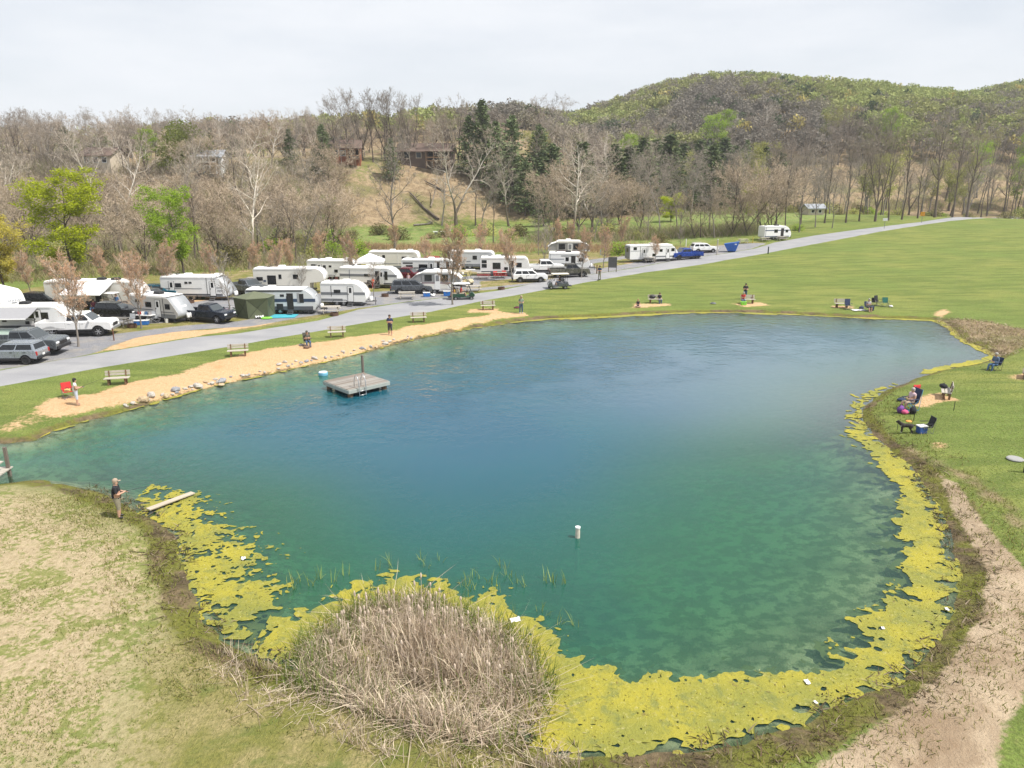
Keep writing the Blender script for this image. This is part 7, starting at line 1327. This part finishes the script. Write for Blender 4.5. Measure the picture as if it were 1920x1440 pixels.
cart_people(CART, (('driver in red top at the front of the green golf cart', -.2, -.3, .36, -90, K_RED, K_KHK, 1.7, 'brown'), ('passenger in pale top beside the driver of the green golf cart', -.2, .28, .36, -90, K_WHT, K_BLU, 1.65, 'blond'), ('child in yellow on the rear seat of the green golf cart', -.95, -.28, .36, 90, K_YEL, K_DEN, 1.4, 'brown'), ('child in white and orange on the far rear seat of the golf cart', -.95, .28, .36, 90, K_ORG, K_WHT, 1.4, 'blond')))
cart_people(CART2, (('person in black on the front seat of the pale-roofed golf cart', -.2, .1, .36, -90, K_BLK, K_DEN, 1.75, 'dark'),))
GRP = 'campers busy at their pitches'
person('man in dark tee and khaki shorts standing before the two-door trailer', G(330, 561), R(200), 'stand', 'down', K_NAVY, K_KHK, M_BLACK, 'dark', None, True, h=1.8, stout=1.1, group=GRP)
p = G(366, 561); folding_chair('folding chair under the shirtless man', p, R(190), K_GRY, group='folding chairs at the pitches'); person('shirtless man in white shorts seated before the two-door trailer', p, R(190), 'chair', 'down', skin_mats(), K_WHT, SH_W, 'brown', None, True, stout=1.15, group=GRP)
person('child in grey standing right of the shirtless man', G(375, 561), R(170), 'stand', 'down', K_GRY, K_WHT, SH_W, 'brown', None, True, h=1.2, group=GRP)
person('child in orange-red top beside the open trailer door', G(700, 541), R(190), 'stand', 'fish', K_ORG, K_RED, SH_W, 'dark', None, h=1.35, group=GRP); person('child in pink seen over the minivan roof', G(766, 534), R(180), 'stand', 'down', K_PNK, K_WHT, SH_W, 'blond', None, h=1.4, group=GRP)
person('person under the broad bright awning in a maroon shirt', G(178, 586), R(180), 'chair', 'down', cloth('wine', (0, 0, 0)), K_DEN, M_BLACK, 'dark', None, group=GRP, stout=1.1); person('person under the broad bright awning in a blue shirt', G(222, 584), R(160), 'stand', 'down', K_BLU, K_KHK, M_BLACK, 'brown', None, group=GRP)
# ------------------------------------------------------------------ bicycles and camp clutter
def bicycle(label, p, rz, m, sc=1.0):
    r = thing('bicycle', label, 'bicycle', tuple(p), rz, 'bicycles at the pitches', sc)
    for x in (-.5, .5):
        w = bpy.data.objects.new('wheel', None); C.objects.link(w); w.parent = r; w.location = (x, 0, .32); n = 18
        MB().tube([(.31 * math.cos(2 * PI * i / n), 0, .31 * math.sin(2 * PI * i / n)) for i in range(n + 1)], .025, 5, cap=False).build('tyre', M_RUB, w); s_ = MB()
        for i in range(6): s_.tube([(0, 0, 0), (.29 * math.cos(PI * i / 3), 0, .29 * math.sin(PI * i / 3))], .006, 3)
        s_.build('rim', M_ALU, w)
    MB().tube([(-.5, 0, .32), (-.1, 0, .30), (.32, 0, .72)], .022, 5).tube([(-.1, 0, .30), (-.22, 0, .78)], .022, 5).tube([(-.2, 0, .70), (.32, 0, .72), (.5, 0, .32)], .022, 5).tube([(-.5, 0, .32), (-.2, 0, .70)], .016, 5).build('frame', m, r)
    MB().tube([(.34, -.26, .92), (.30, 0, .88), (.34, .26, .92)], .015, 5).tube([(.30, 0, .88), (.32, 0, .72)], .018, 5).build('handlebar', M_BLACK, r); bx('saddle', (-.23, 0, .82), (.24, .14, .06), M_BLACK, r, .02); return r
bicycle('bicycle with orange wheels by the entry steps of the navy-striped trailer', G(574, 588), R(5), M_WHITE, 1.0); bicycle('dark bicycle left of the orange-wheeled one', G(563, 587), R(20), M_BLACK); bicycle('bicycle leaning at the forked sapling', G(425, 591), R(-20), mat('pink_frame', (.55, .2, .35), .4), .9); bicycle('green bicycle right of the forked sapling', G(441, 593), R(-50), mat('green_frame', (.05, .4, .15), .4)); bicycle('white bicycle behind the green one', G(436, 588), R(10), M_WHITE)
K_CL = 'camp gear beside the grey-nosed trailer'
for u, v, d, col, nm, l in ((274, 605, (1.7, .75, .06), M_WHITE, 'camp_table', None), (246, 608, (.6, .6, .8), M_SILVER, 'camp_chair', None), (266, 609, (1.3, .5, .4), mat('tub_blue', (.03, .16, .50), .5), 'storage_tub', None), (281, 605, (.5, .4, .4), M_WHITE, 'storage_tub', None), (313, 605, (.38, .38, .42), M_WHITE, 'bucket', None)):
    if nm == 'camp_table':
        p = G(u, v); t_ = thing('camp_table', 'white folding table crowded with boxes by the grey-nosed trailer', 'table', tuple(p), R(-10)); bx('top', (0, 0, .75), d, col, t_)
        for x in (-.7, .7):
            for y in (-.3, .3): MB().box((x, y, .37), (.04, .04, .74)).build('leg', M_STEEL, t_)
        for k, (x, c_) in enumerate(((-.55, K_RED), (-.2, M_WHITE), (.15, K_BLU), (.5, K_GRY))):
            small_box('box', ('red', 'white', 'blue', 'grey')[k] + ' box standing on the white folding table', 'box', p + Vector((x, x * -.17, .78)), (.28, .25, .22), c_, rnd.uniform(0, 1))
    elif nm == 'camp_chair': folding_chair('grey folding chair at the left of the camp table', G(u, v), R(170), M_SILVER, group='folding chairs at the pitches')
    elif nm == 'bucket':
        p = G(u, v); t_ = thing('bucket', 'white bucket before the nose of the grey-nosed trailer', 'bucket', tuple(p)); MB().lathe([(.15, 0), (.19, .38), (.2, .4), (.17, .38), (.14, .04)], seg=14).build('pail', M_WHITE, t_, False); MB().tube([(-.19, 0, .38), (0, -.1, .3), (.19, 0, .38)], .008, 4).build('handle', M_STEEL, t_)
    else: small_box('storage_tub', ('long blue storage tub' if d[0] > 1 else 'white storage tub') + ' under the camp table', 'tub', G(u, v), d, col, rnd.uniform(-.2, .2), K_CL, 0, M_WHITE)
folding_chair('pale folding chair at the right of the camp table', G(291, 605), R(190), M_SILVER, 1.1, group='folding chairs at the pitches'); folding_chair('dark outdoor chair at the navy-striped trailer', G(520, 585), R(180), K_PNK, group='folding chairs at the pitches'); small_box('cooler', 'white cooler on the turquoise mat', 'cooler', G(507, 585), (1.3, .5, .45), M_WHITE, R(3), None, 0, K_NAVY); small_box('grill', 'black gas grill left of the navy-striped trailer door', 'grill', G(536, 585), (1.1, .6, 1.05), M_BLACK, R(2), None, 0, M_DARKP)
small_box('tote', 'blue plastic tote by the pop-up camper', 'tub', G(800, 556), (.8, .5, .45), mat('tub_blue', (0, 0, 0)), R(10), None, 0, M_WHITE); small_box('tote', 'white folded sheet beside the blue tote', 'sheet', G(809, 555), (.9, .6, .3), M_WHITE, R(-15)); small_box('cooler', 'blue and white cooler at the right end of the pop-up camper', 'cooler', G(838, 555), (.8, .5, .55), mat('tub_blue', (0, 0, 0)), R(5), None, 0, M_WHITE); small_box('generator', 'dark bundle beside the sapling at the pop-up camper', 'bundle', G(855, 553), (.8, .6, .8), M_BLACK, R(20))
small_box('camp_stove_table', 'white and dark griddle table at the left end of the awning trailer', 'griddle', G(15, 612), (1.5, .7, .95), M_BLACK, R(-5), None, 0, M_WHITE); small_box('boat', 'upturned pale green boat hull behind the grey pickup', 'boat', G(14, 632), (3.2, 1.2, .7), mat('pale_green_hull', (.45, .56, .50), .5), R(3), None, 0, M_WHITE); small_box('crate', 'dark red crate right of the upturned boat', 'crate', G(58, 626), (.9, .6, .5), mat('wine_plastic', (.13, .03, .04), .6), R(5)); small_box('carton', 'pink tablecloth stall front beside the porch camper', 'table', G(622, 524), (2.0, .9, .75), cloth('rose', (.48, .22, .20)), R(-5)); small_box('umbrella_base', 'round white satellite dish cover on the roof of the long awning camper', 'dish', G(242, 574), (.3, .3, .3), M_WHITE) if False else None
folding_chair('red folding chair at the red-cloth picnic table', G(944, 521), R(170), K_RED, group='folding chairs at the pitches'); folding_chair('second red folding chair at the red-cloth picnic table', G(930, 522), R(200), K_RED, group='folding chairs at the pitches')
# ------------------------------------------------------------------ reeds, grass, debris: blades nobody could count
def tintmat(name, trans=0.25, rough=None):
    t = NT(name); ca = t.attr('tint'); d = t.n('ShaderNodeBsdfDiffuse'); tr = t.n('ShaderNodeBsdfTranslucent'); t.l(ca.outputs['Color'], d.inputs[0]); t.l(ca.outputs['Color'], tr.inputs[0])
    m = t.n('ShaderNodeMixShader'); m.inputs[0].default_value = trans; t.l(d.outputs[0], m.inputs[1]); t.l(tr.outputs[0], m.inputs[2]); return t.done(m)
BLADE_M = tintmat('dry_and_green_blades')
def blades(name, P, H, lean, Wd, col, rs, kind='stuff', curve=.3, nseg=3, parent=None):
    """P base points, H heights, lean = (dx,dy) per unit height; ribbons that taper and bow"""
    n = len(P); az = rs.uniform(0, 2 * PI, n); side = np.stack([np.cos(az), np.sin(az), np.zeros(n)], 1) * (np.asarray(Wd) / 2 * np.ones(n))[:, None]
    V = np.zeros((n, 2 * nseg + 1, 3)); bow = rs.normal(0, curve, (n, 2))
    for k in range(nseg + 1):
        f = k / nseg; c = np.stack([P[:, 0] + (lean[:, 0] * f + bow[:, 0] * f * f) * H, P[:, 1] + (lean[:, 1] * f + bow[:, 1] * f * f) * H, P[:, 2] + H * f * (1 - .25 * f * np.minimum(1, np.abs(bow).sum(1)))], 1)
        if k < nseg: V[:, 2 * k] = c - side * (1 - .4 * f); V[:, 2 * k + 1] = c + side * (1 - .4 * f)
        else: V[:, 2 * k] = c
    m = 2 * nseg + 1; tri = []
    for k in range(nseg - 1): a = 2 * k; tri += [(a, a + 1, a + 3), (a, a + 3, a + 2)]
    a = 2 * (nseg - 1); tri.append((a, a + 1, a + 2))
    F = (np.array(tri)[None] + (np.arange(n) * m)[:, None, None]).reshape(-1, 3)
    C4 = np.repeat(np.column_stack([col, np.ones(n)]), m, 0)
    o = link_mesh(name, np_mesh(name, V.reshape(-1, 3), F, 3, BLADE_M, False, {'tint': ('FLOAT_COLOR', C4)}), parent)
    return tag(o, kind=kind) if kind else o
def in_poly(poly, n, rs, w=0.0, pr=None):
    P = np.array(poly); out = []; tot = 0
    while tot < n:
        x = rs.uniform(P[:, 0].min() - 1, P[:, 0].max() + 1, n * 2); y = rs.uniform(P[:, 1].min() - 1, P[:, 1].max() + 1, n * 2); k = poly_sd(poly, x, y) < w
        if pr is not None: k &= rs.rand(len(x)) < pr(x, y)
        out.append(np.stack([x[k], y[k]], 1)); tot += k.sum()
    return np.concatenate(out)[:n]
def base(xy, lo=0.0): return np.column_stack([xy, np.maximum(tz(xy[:, 0], xy[:, 1]), lo)])
def pick(pal, n, rs, v=.18): pal = np.array(pal); return pal[rs.randint(0, len(pal), n)] * rs.uniform(1 - v, 1 + v, (n, 1))
rs = np.random.RandomState(77)
REED = [flat(*p) for p in ((575, 1275), (590, 1230), (630, 1190), (670, 1160), (720, 1142), (790, 1140), (860, 1170), (930, 1195), (975, 1235), (1000, 1290), (1000, 1340), (975, 1385), (920, 1402), (840, 1398), (750, 1375), (670, 1330), (610, 1300))]
DRYP = [(.52, .425, .315), (.62, .52, .39), (.44, .35, .265), (.70, .60, .455), (.49, .40, .325), (.36, .28, .20)]
GRNP = [(.17, .225, .06), (.23, .27, .07), (.13, .18, .045)]
n = 4800; xy = in_poly(REED, n, rs, .2, lambda x, y: np.clip(fbm(x * 1.0, y * 1.0, 3) * 3.2 - 1.0, .06, 1))
ed = np.clip(-poly_sd(REED, xy[:, 0], xy[:, 1]) / 1.6, .25, 1)
H = rs.uniform(.35, 1.5, n) * (.5 + .5 * ed) * (.55 + .9 * fbm(xy[:, 0] * .8 + 3, xy[:, 1] * .8, 3)); blades('dead_reeds', base(xy), H, rs.normal(0, .16, (n, 2)) + .35 * np.stack([fbm(xy[:, 0] * .9, xy[:, 1] * .9, 2) - .5, fbm(xy[:, 0] * .9 + 50, xy[:, 1] * .9, 2) - .5], 1), rs.uniform(.014, .038, n), pick(DRYP, n, rs) * (.8 + .5 * fbm(xy[:, 0] * 1.3, xy[:, 1] * 1.3, 3))[:, None], rs, curve=.2)
n = 7000; xy = in_poly(REED, n, rs, .35); P = base(xy, .02); P[:, 2] += rs.uniform(0, .45, n) ** 1.5; H = rs.uniform(.06, .35, n); blades('fallen_straw', P, H, rs.normal(0, 2.4, (n, 2)), rs.uniform(.014, .03, n), pick(DRYP, n, rs, .25), rs, curve=.6)
n = 2900; xy = in_poly(REED, n, rs, .7, lambda x, y: np.clip(.25 + .9 * sstep(-1.2, .3, poly_sd(REED, x, y)) * (y > 17.0) + .5 * sstep(2, 5, x) , 0, 1)); P = base(xy); P[:, 2] -= .1; H = rs.uniform(.5, 1.15, n); blades('green_reed_blades', P, H, rs.normal(0, .18, (n, 2)), rs.uniform(.014, .028, n), pick(GRNP, n, rs), rs, curve=.25)
# broken straw round the foot of the reeds and over the near bank
FOOT = [flat(*p) for p in ((430, 1235), (520, 1270), (640, 1335), (760, 1392), (1000, 1412), (1080, 1440), (1000, 1475), (800, 1460), (620, 1400), (480, 1330), (420, 1280))]
n = 750; xy = in_poly(FOOT, n, rs, .3, lambda x, y: np.clip(fbm(x * 1.6, y * 1.6, 3) * 3.2 - 1.3, 0.02, 1)); H = rs.uniform(.03, .16, n); blades('broken_straw', base(xy, .02), H, rs.normal(0, 3.2, (n, 2)), rs.uniform(.012, .026, n), pick(DRYP, n, rs, .3), rs, curve=.5)
n = 420; xy = in_poly(FOOT, n, rs, .2, lambda x, y: np.clip(fbm(x * 1.3 + 9, y * 1.3, 3) * 3 - 1.5, 0, 1)); blades('standing_straw', base(xy), rs.uniform(.25, .7, n), rs.normal(0, .2, (n, 2)), rs.uniform(.014, .026, n), pick(DRYP, n, rs), rs, curve=.2)
hd = MB(); g = random.Random(8); hx = in_poly(REED, 80, rs, -.2, lambda x, y: .25 + .75 * (y > 19.5))
for x, y in hx:
    z = max(zt(x, y), 0) + g.uniform(.75, 1.45); hd.ell((x, y, z), (.035, .035, g.uniform(.07, .12)), 6, 5, 0, .15, g); hd.tube([(x, y, 0), (x, y, z)], .008, 3)
tag(hd.build('cattail_heads', mat('cattail_fluff', (.60, .49, .39), .95, 0, .25, 20)), kind='stuff')
# sparse green sprouts standing in open water off the mound: each clump can be told apart
for i, (u, v) in enumerate(((548, 1105), (560, 1090), (585, 1098), (600, 1085), (628, 1092), (652, 1078), (735, 1062), (790, 1050), (800, 1062), (825, 1052), (868, 1098), (895, 1085), (918, 1095), (945, 1062), (950, 1080), (965, 1092), (985, 1100), (1024, 1090), (1040, 1095), (1054, 1094), (1013, 1145), (1030, 1155), (1050, 1170), (1072, 1172), (712, 1070), (880, 1105), (930, 1108))):
    x, y = flat(u, v); k = rs.randint(4, 8); P = np.column_stack([x + rs.normal(0, .10, k), y + rs.normal(0, .08, k), np.full(k, -.12)])
    r = thing('reed_sprout', 'thin clump of green reed blades standing in the open water off the dead reeds', 'reed', (0, 0, 0), 0, 'green reed clumps in the open water')
    blades('blades', P, rs.uniform(.35, .85, k), rs.normal(0, .16, (k, 2)), rs.uniform(.018, .03, k), pick([(.26, .34, .09), (.34, .40, .13)], k, rs), rs, kind=None, curve=.25, parent=r)
# dead reed mat in the far right corner
n = 4200; xy = in_poly(LITTER2, n, rs, .6, lambda x, y: np.clip(fbm(x * .8, y * .8, 3) * 2 - .2, .1, 1)); blades('dead_reed_mat', base(xy), rs.uniform(.06, .24, n), rs.normal(0, 1.2, (n, 2)), rs.uniform(.03, .06, n), pick([(.42, .34, .24), (.52, .43, .32), (.33, .27, .16), (.28, .27, .09), (.24, .19, .12)], n, rs, .25), rs, curve=.4)
# debris and dark tufts along the near banks
def bank(n, ylim, s0, s1, pr=None):
    x = rs.uniform(-20, 26, n * 14); y = rs.uniform(13, ylim, n * 14); s = pond_sd(x, y); k = (s > s0) & (s < s1); k[k] &= poly_sd(SAND, x[k], y[k]) > .5
    if pr is not None: k &= rs.rand(len(x)) < pr(x, y)
    return np.stack([x[k], y[k]], 1)[:n]
xy = bank(8500, 44, -.5, 1.2, lambda x, y: np.clip(fbm(x * 1.4, y * 1.4, 3) * 3.2 - 1.1, 0, 1)); n = len(xy); blades('bank_debris', base(xy, .01), rs.uniform(.02, .16, n), rs.normal(0, 1.6, (n, 2)), rs.uniform(.02, .05, n), pick([(.11, .08, .05), (.17, .13, .08), (.07, .055, .035), (.30, .24, .17), (.10, .10, .03)], n, rs, .3), rs, curve=.5)
xy = bank(11000, 56, .3, 2.6, lambda x, y: np.clip(fbm(x * 1.1 + 30, y * 1.1, 3) * 2.4 - .6, 0, 1)); n = len(xy); blades('bank_grass', base(xy), rs.uniform(.05, .2, n), rs.normal(0, .5, (n, 2)), rs.uniform(.015, .035, n), pick([(.17, .185, .05), (.23, .22, .07), (.28, .235, .11), (.19, .21, .045)], n, rs, .25), rs, curve=.4)
# strands, bubbles and scraps lying on the mats
def on_mat(fn, box, n):
    x = rs.uniform(box[0], box[1], n * 6); y = rs.uniform(box[2], box[3], n * 6); k = fn(x.reshape(-1, 1), y.reshape(-1, 1)).ravel() > .03; return np.stack([x[k], y[k]], 1)[:n]
for fn, bx_, n in ((f_main, (-8, 22, 14.5, 34), 3600), (f_left, (-17, -5, 20, 32), 1300)):
    xy = on_mat(fn, bx_, n); n = len(xy); blades('algae_strands', np.column_stack([xy, np.full(n, .03)]), rs.uniform(.008, .024, n), rs.normal(0, 2.4, (n, 2)), rs.uniform(.010, .035, n), pick([(.16, .15, .04), (.10, .095, .03), (.50, .46, .22), (.28, .30, .07), (.42, .37, .06), (.22, .16, .07)], n, rs, .3), rs, curve=.6, nseg=2)
# short grass of the near ground: tufts where the turf is thick
def turf(name, box, n, pal, dens, h0, h1, w0, w1):
    x = rs.uniform(box[0], box[1], n * 2); y = rs.uniform(box[2], box[3], n * 2); u, v = proj(x, y, tz(x, y)); k = (pond_sd(x, y) > .6) & (u > -60) & (u < 1980) & (v < 1500) & (rs.rand(n * 2) < dens(x, y))
    xy = np.stack([x[k], y[k]], 1)[:n]; m = len(xy); blades(name, base(xy), rs.uniform(h0, h1, m), rs.normal(0, .55, (m, 2)), rs.uniform(w0, w1, m), pick(pal, m, rs, .22), rs, curve=.35, nseg=2)
turf('short_grass', (-22, 4, 13.5, 34), 52000, [(.20, .225, .065), (.25, .25, .085), (.33, .29, .13), (.15, .18, .05)], lambda x, y: np.clip(fbm(x * .55, y * .55, 4) * 3 - 1.05, .04, 1), .03, .10, .014, .03)
turf('lawn_grass', (12, 44, 26, 66), 24000, [(.19, .26, .06), (.25, .29, .075), (.16, .21, .05)], lambda x, y: np.clip(fbm(x * .5, y * .5, 3) * 2.4 - .6, .08, 1) * (poly_sd(DIRT, x, y) > .4), .02, .06, .02, .045)
turf('path_weeds', (8, 26, 13, 34), 1200, [(.22, .235, .07), (.30, .27, .12), (.17, .19, .05)], lambda x, y: np.clip(fbm(x * .8, y * .8, 4) * 3.4 - 1.7, 0, 1), .02, .06, .014, .03)
# tangled undergrowth below the woods
def tangle(name, n, us, vf, jit, h, pal, w):
    u = rs.uniform(us[0], us[1], n // 40); P = []
    for q in u:
        p = G(q, vf(q) + rs.uniform(-jit, jit)); P.append(p)
    P = np.array([tuple(p) for p in P]); c = np.repeat(P, 40, 0) + np.column_stack([rs.normal(0, 1.5, (len(P) * 40, 2)), np.zeros(len(P) * 40)]); c[:, 2] = tz(c[:, 0], c[:, 1]); m = len(c)
    blades(name, c, rs.uniform(h[0], h[1], m) * np.repeat(rs.uniform(.5, 1.2, len(P)), 40), rs.normal(0, .45, (m, 2)), rs.uniform(w[0], w[1], m), pick(pal, m, rs, .25), rs, curve=.35, nseg=2)
BR = [(.33, .265, .20), (.39, .32, .25), (.28, .225, .17), (.30, .29, .13)]
tangle('undergrowth', 13000, (-40, 640), lambda q: 488 - .01 * q, 18, (.8, 2.8), BR + [(.30, .32, .12), (.34, .33, .15)], (.03, .07))
tangle('undergrowth', 15000, (-40, 660), lambda q: 440, 32, (1.0, 4.0), BR, (.04, .08))
tangle('undergrowth', 5000, (-40, 200), lambda q: 303, 6, (1.0, 3.2), [(.30, .26, .21), (.36, .31, .26), (.26, .22, .17)], (.06, .10))
tangle('undergrowth', 9000, (-40, 500), lambda q: 520 - q * .05, 9, (.4, 1.5), [(.30, .30, .11), (.36, .31, .18), (.27, .28, .09), (.33, .26, .17)], (.04, .08))
tangle('undergrowth', 8000, (-40, 640), lambda q: 322, 8, (1.0, 3.5), [(.36, .31, .25), (.43, .37, .31), (.31, .27, .20), (.30, .31, .14)], (.05, .10))
tangle('undergrowth', 12000, (-40, 640), lambda q: 372, 34, (1.5, 5.0), [(.34, .28, .225), (.42, .35, .29), (.29, .235, .185)], (.04, .09))
tangle('undergrowth', 9000, (1150, 1920), lambda q: 398 - (q - 1150) * .021, 9, (.8, 2.6), [(.24, .28, .085), (.30, .32, .11), (.33, .27, .19), (.27, .22, .16)], (.05, .10))
tangle('undergrowth', 12000, (1000, 1430), lambda q: 452 - (q - 1000) * .046, 8, (.8, 2.8), BR + [(.20, .25, .06), (.24, .27, .08)], (.04, .08))
tangle('undergrowth', 12000, (640, 1250), lambda q: 466, 6, (.4, 1.4), [(.42, .28, .17), (.48, .33, .21), (.36, .25, .15)], (.04, .08))
# ------------------------------------------------------------------ the air between here and the far ridge
def haze(density, col=(.93, .96, 1.0)):
    x0, x1, y0, y1, z0, z1 = -825, 825, -65, 965, -6, 112
    me = MB().box(((x0 + x1) / 2, (y0 + y1) / 2, (z0 + z1) / 2), (x1 - x0, y1 - y0, z1 - z0)).mesh('haze', [])
    m = bpy.data.materials.new('thin_haze'); m.use_nodes = True; nt = m.node_tree; nt.nodes.clear(); o_ = nt.nodes.new('ShaderNodeOutputMaterial'); v = nt.nodes.new('ShaderNodeVolumePrincipled')
    v.inputs['Color'].default_value = (*col, 1); v.inputs['Density'].default_value = density; v.inputs['Anisotropy'].default_value = 0.0; nt.links.new(v.outputs[0], o_.inputs['Volume']); m.cycles.volume_sampling = 'DISTANCE'; me.materials.append(m)
    tag(link_mesh('haze', me), kind='stuff')
haze(0.00020)
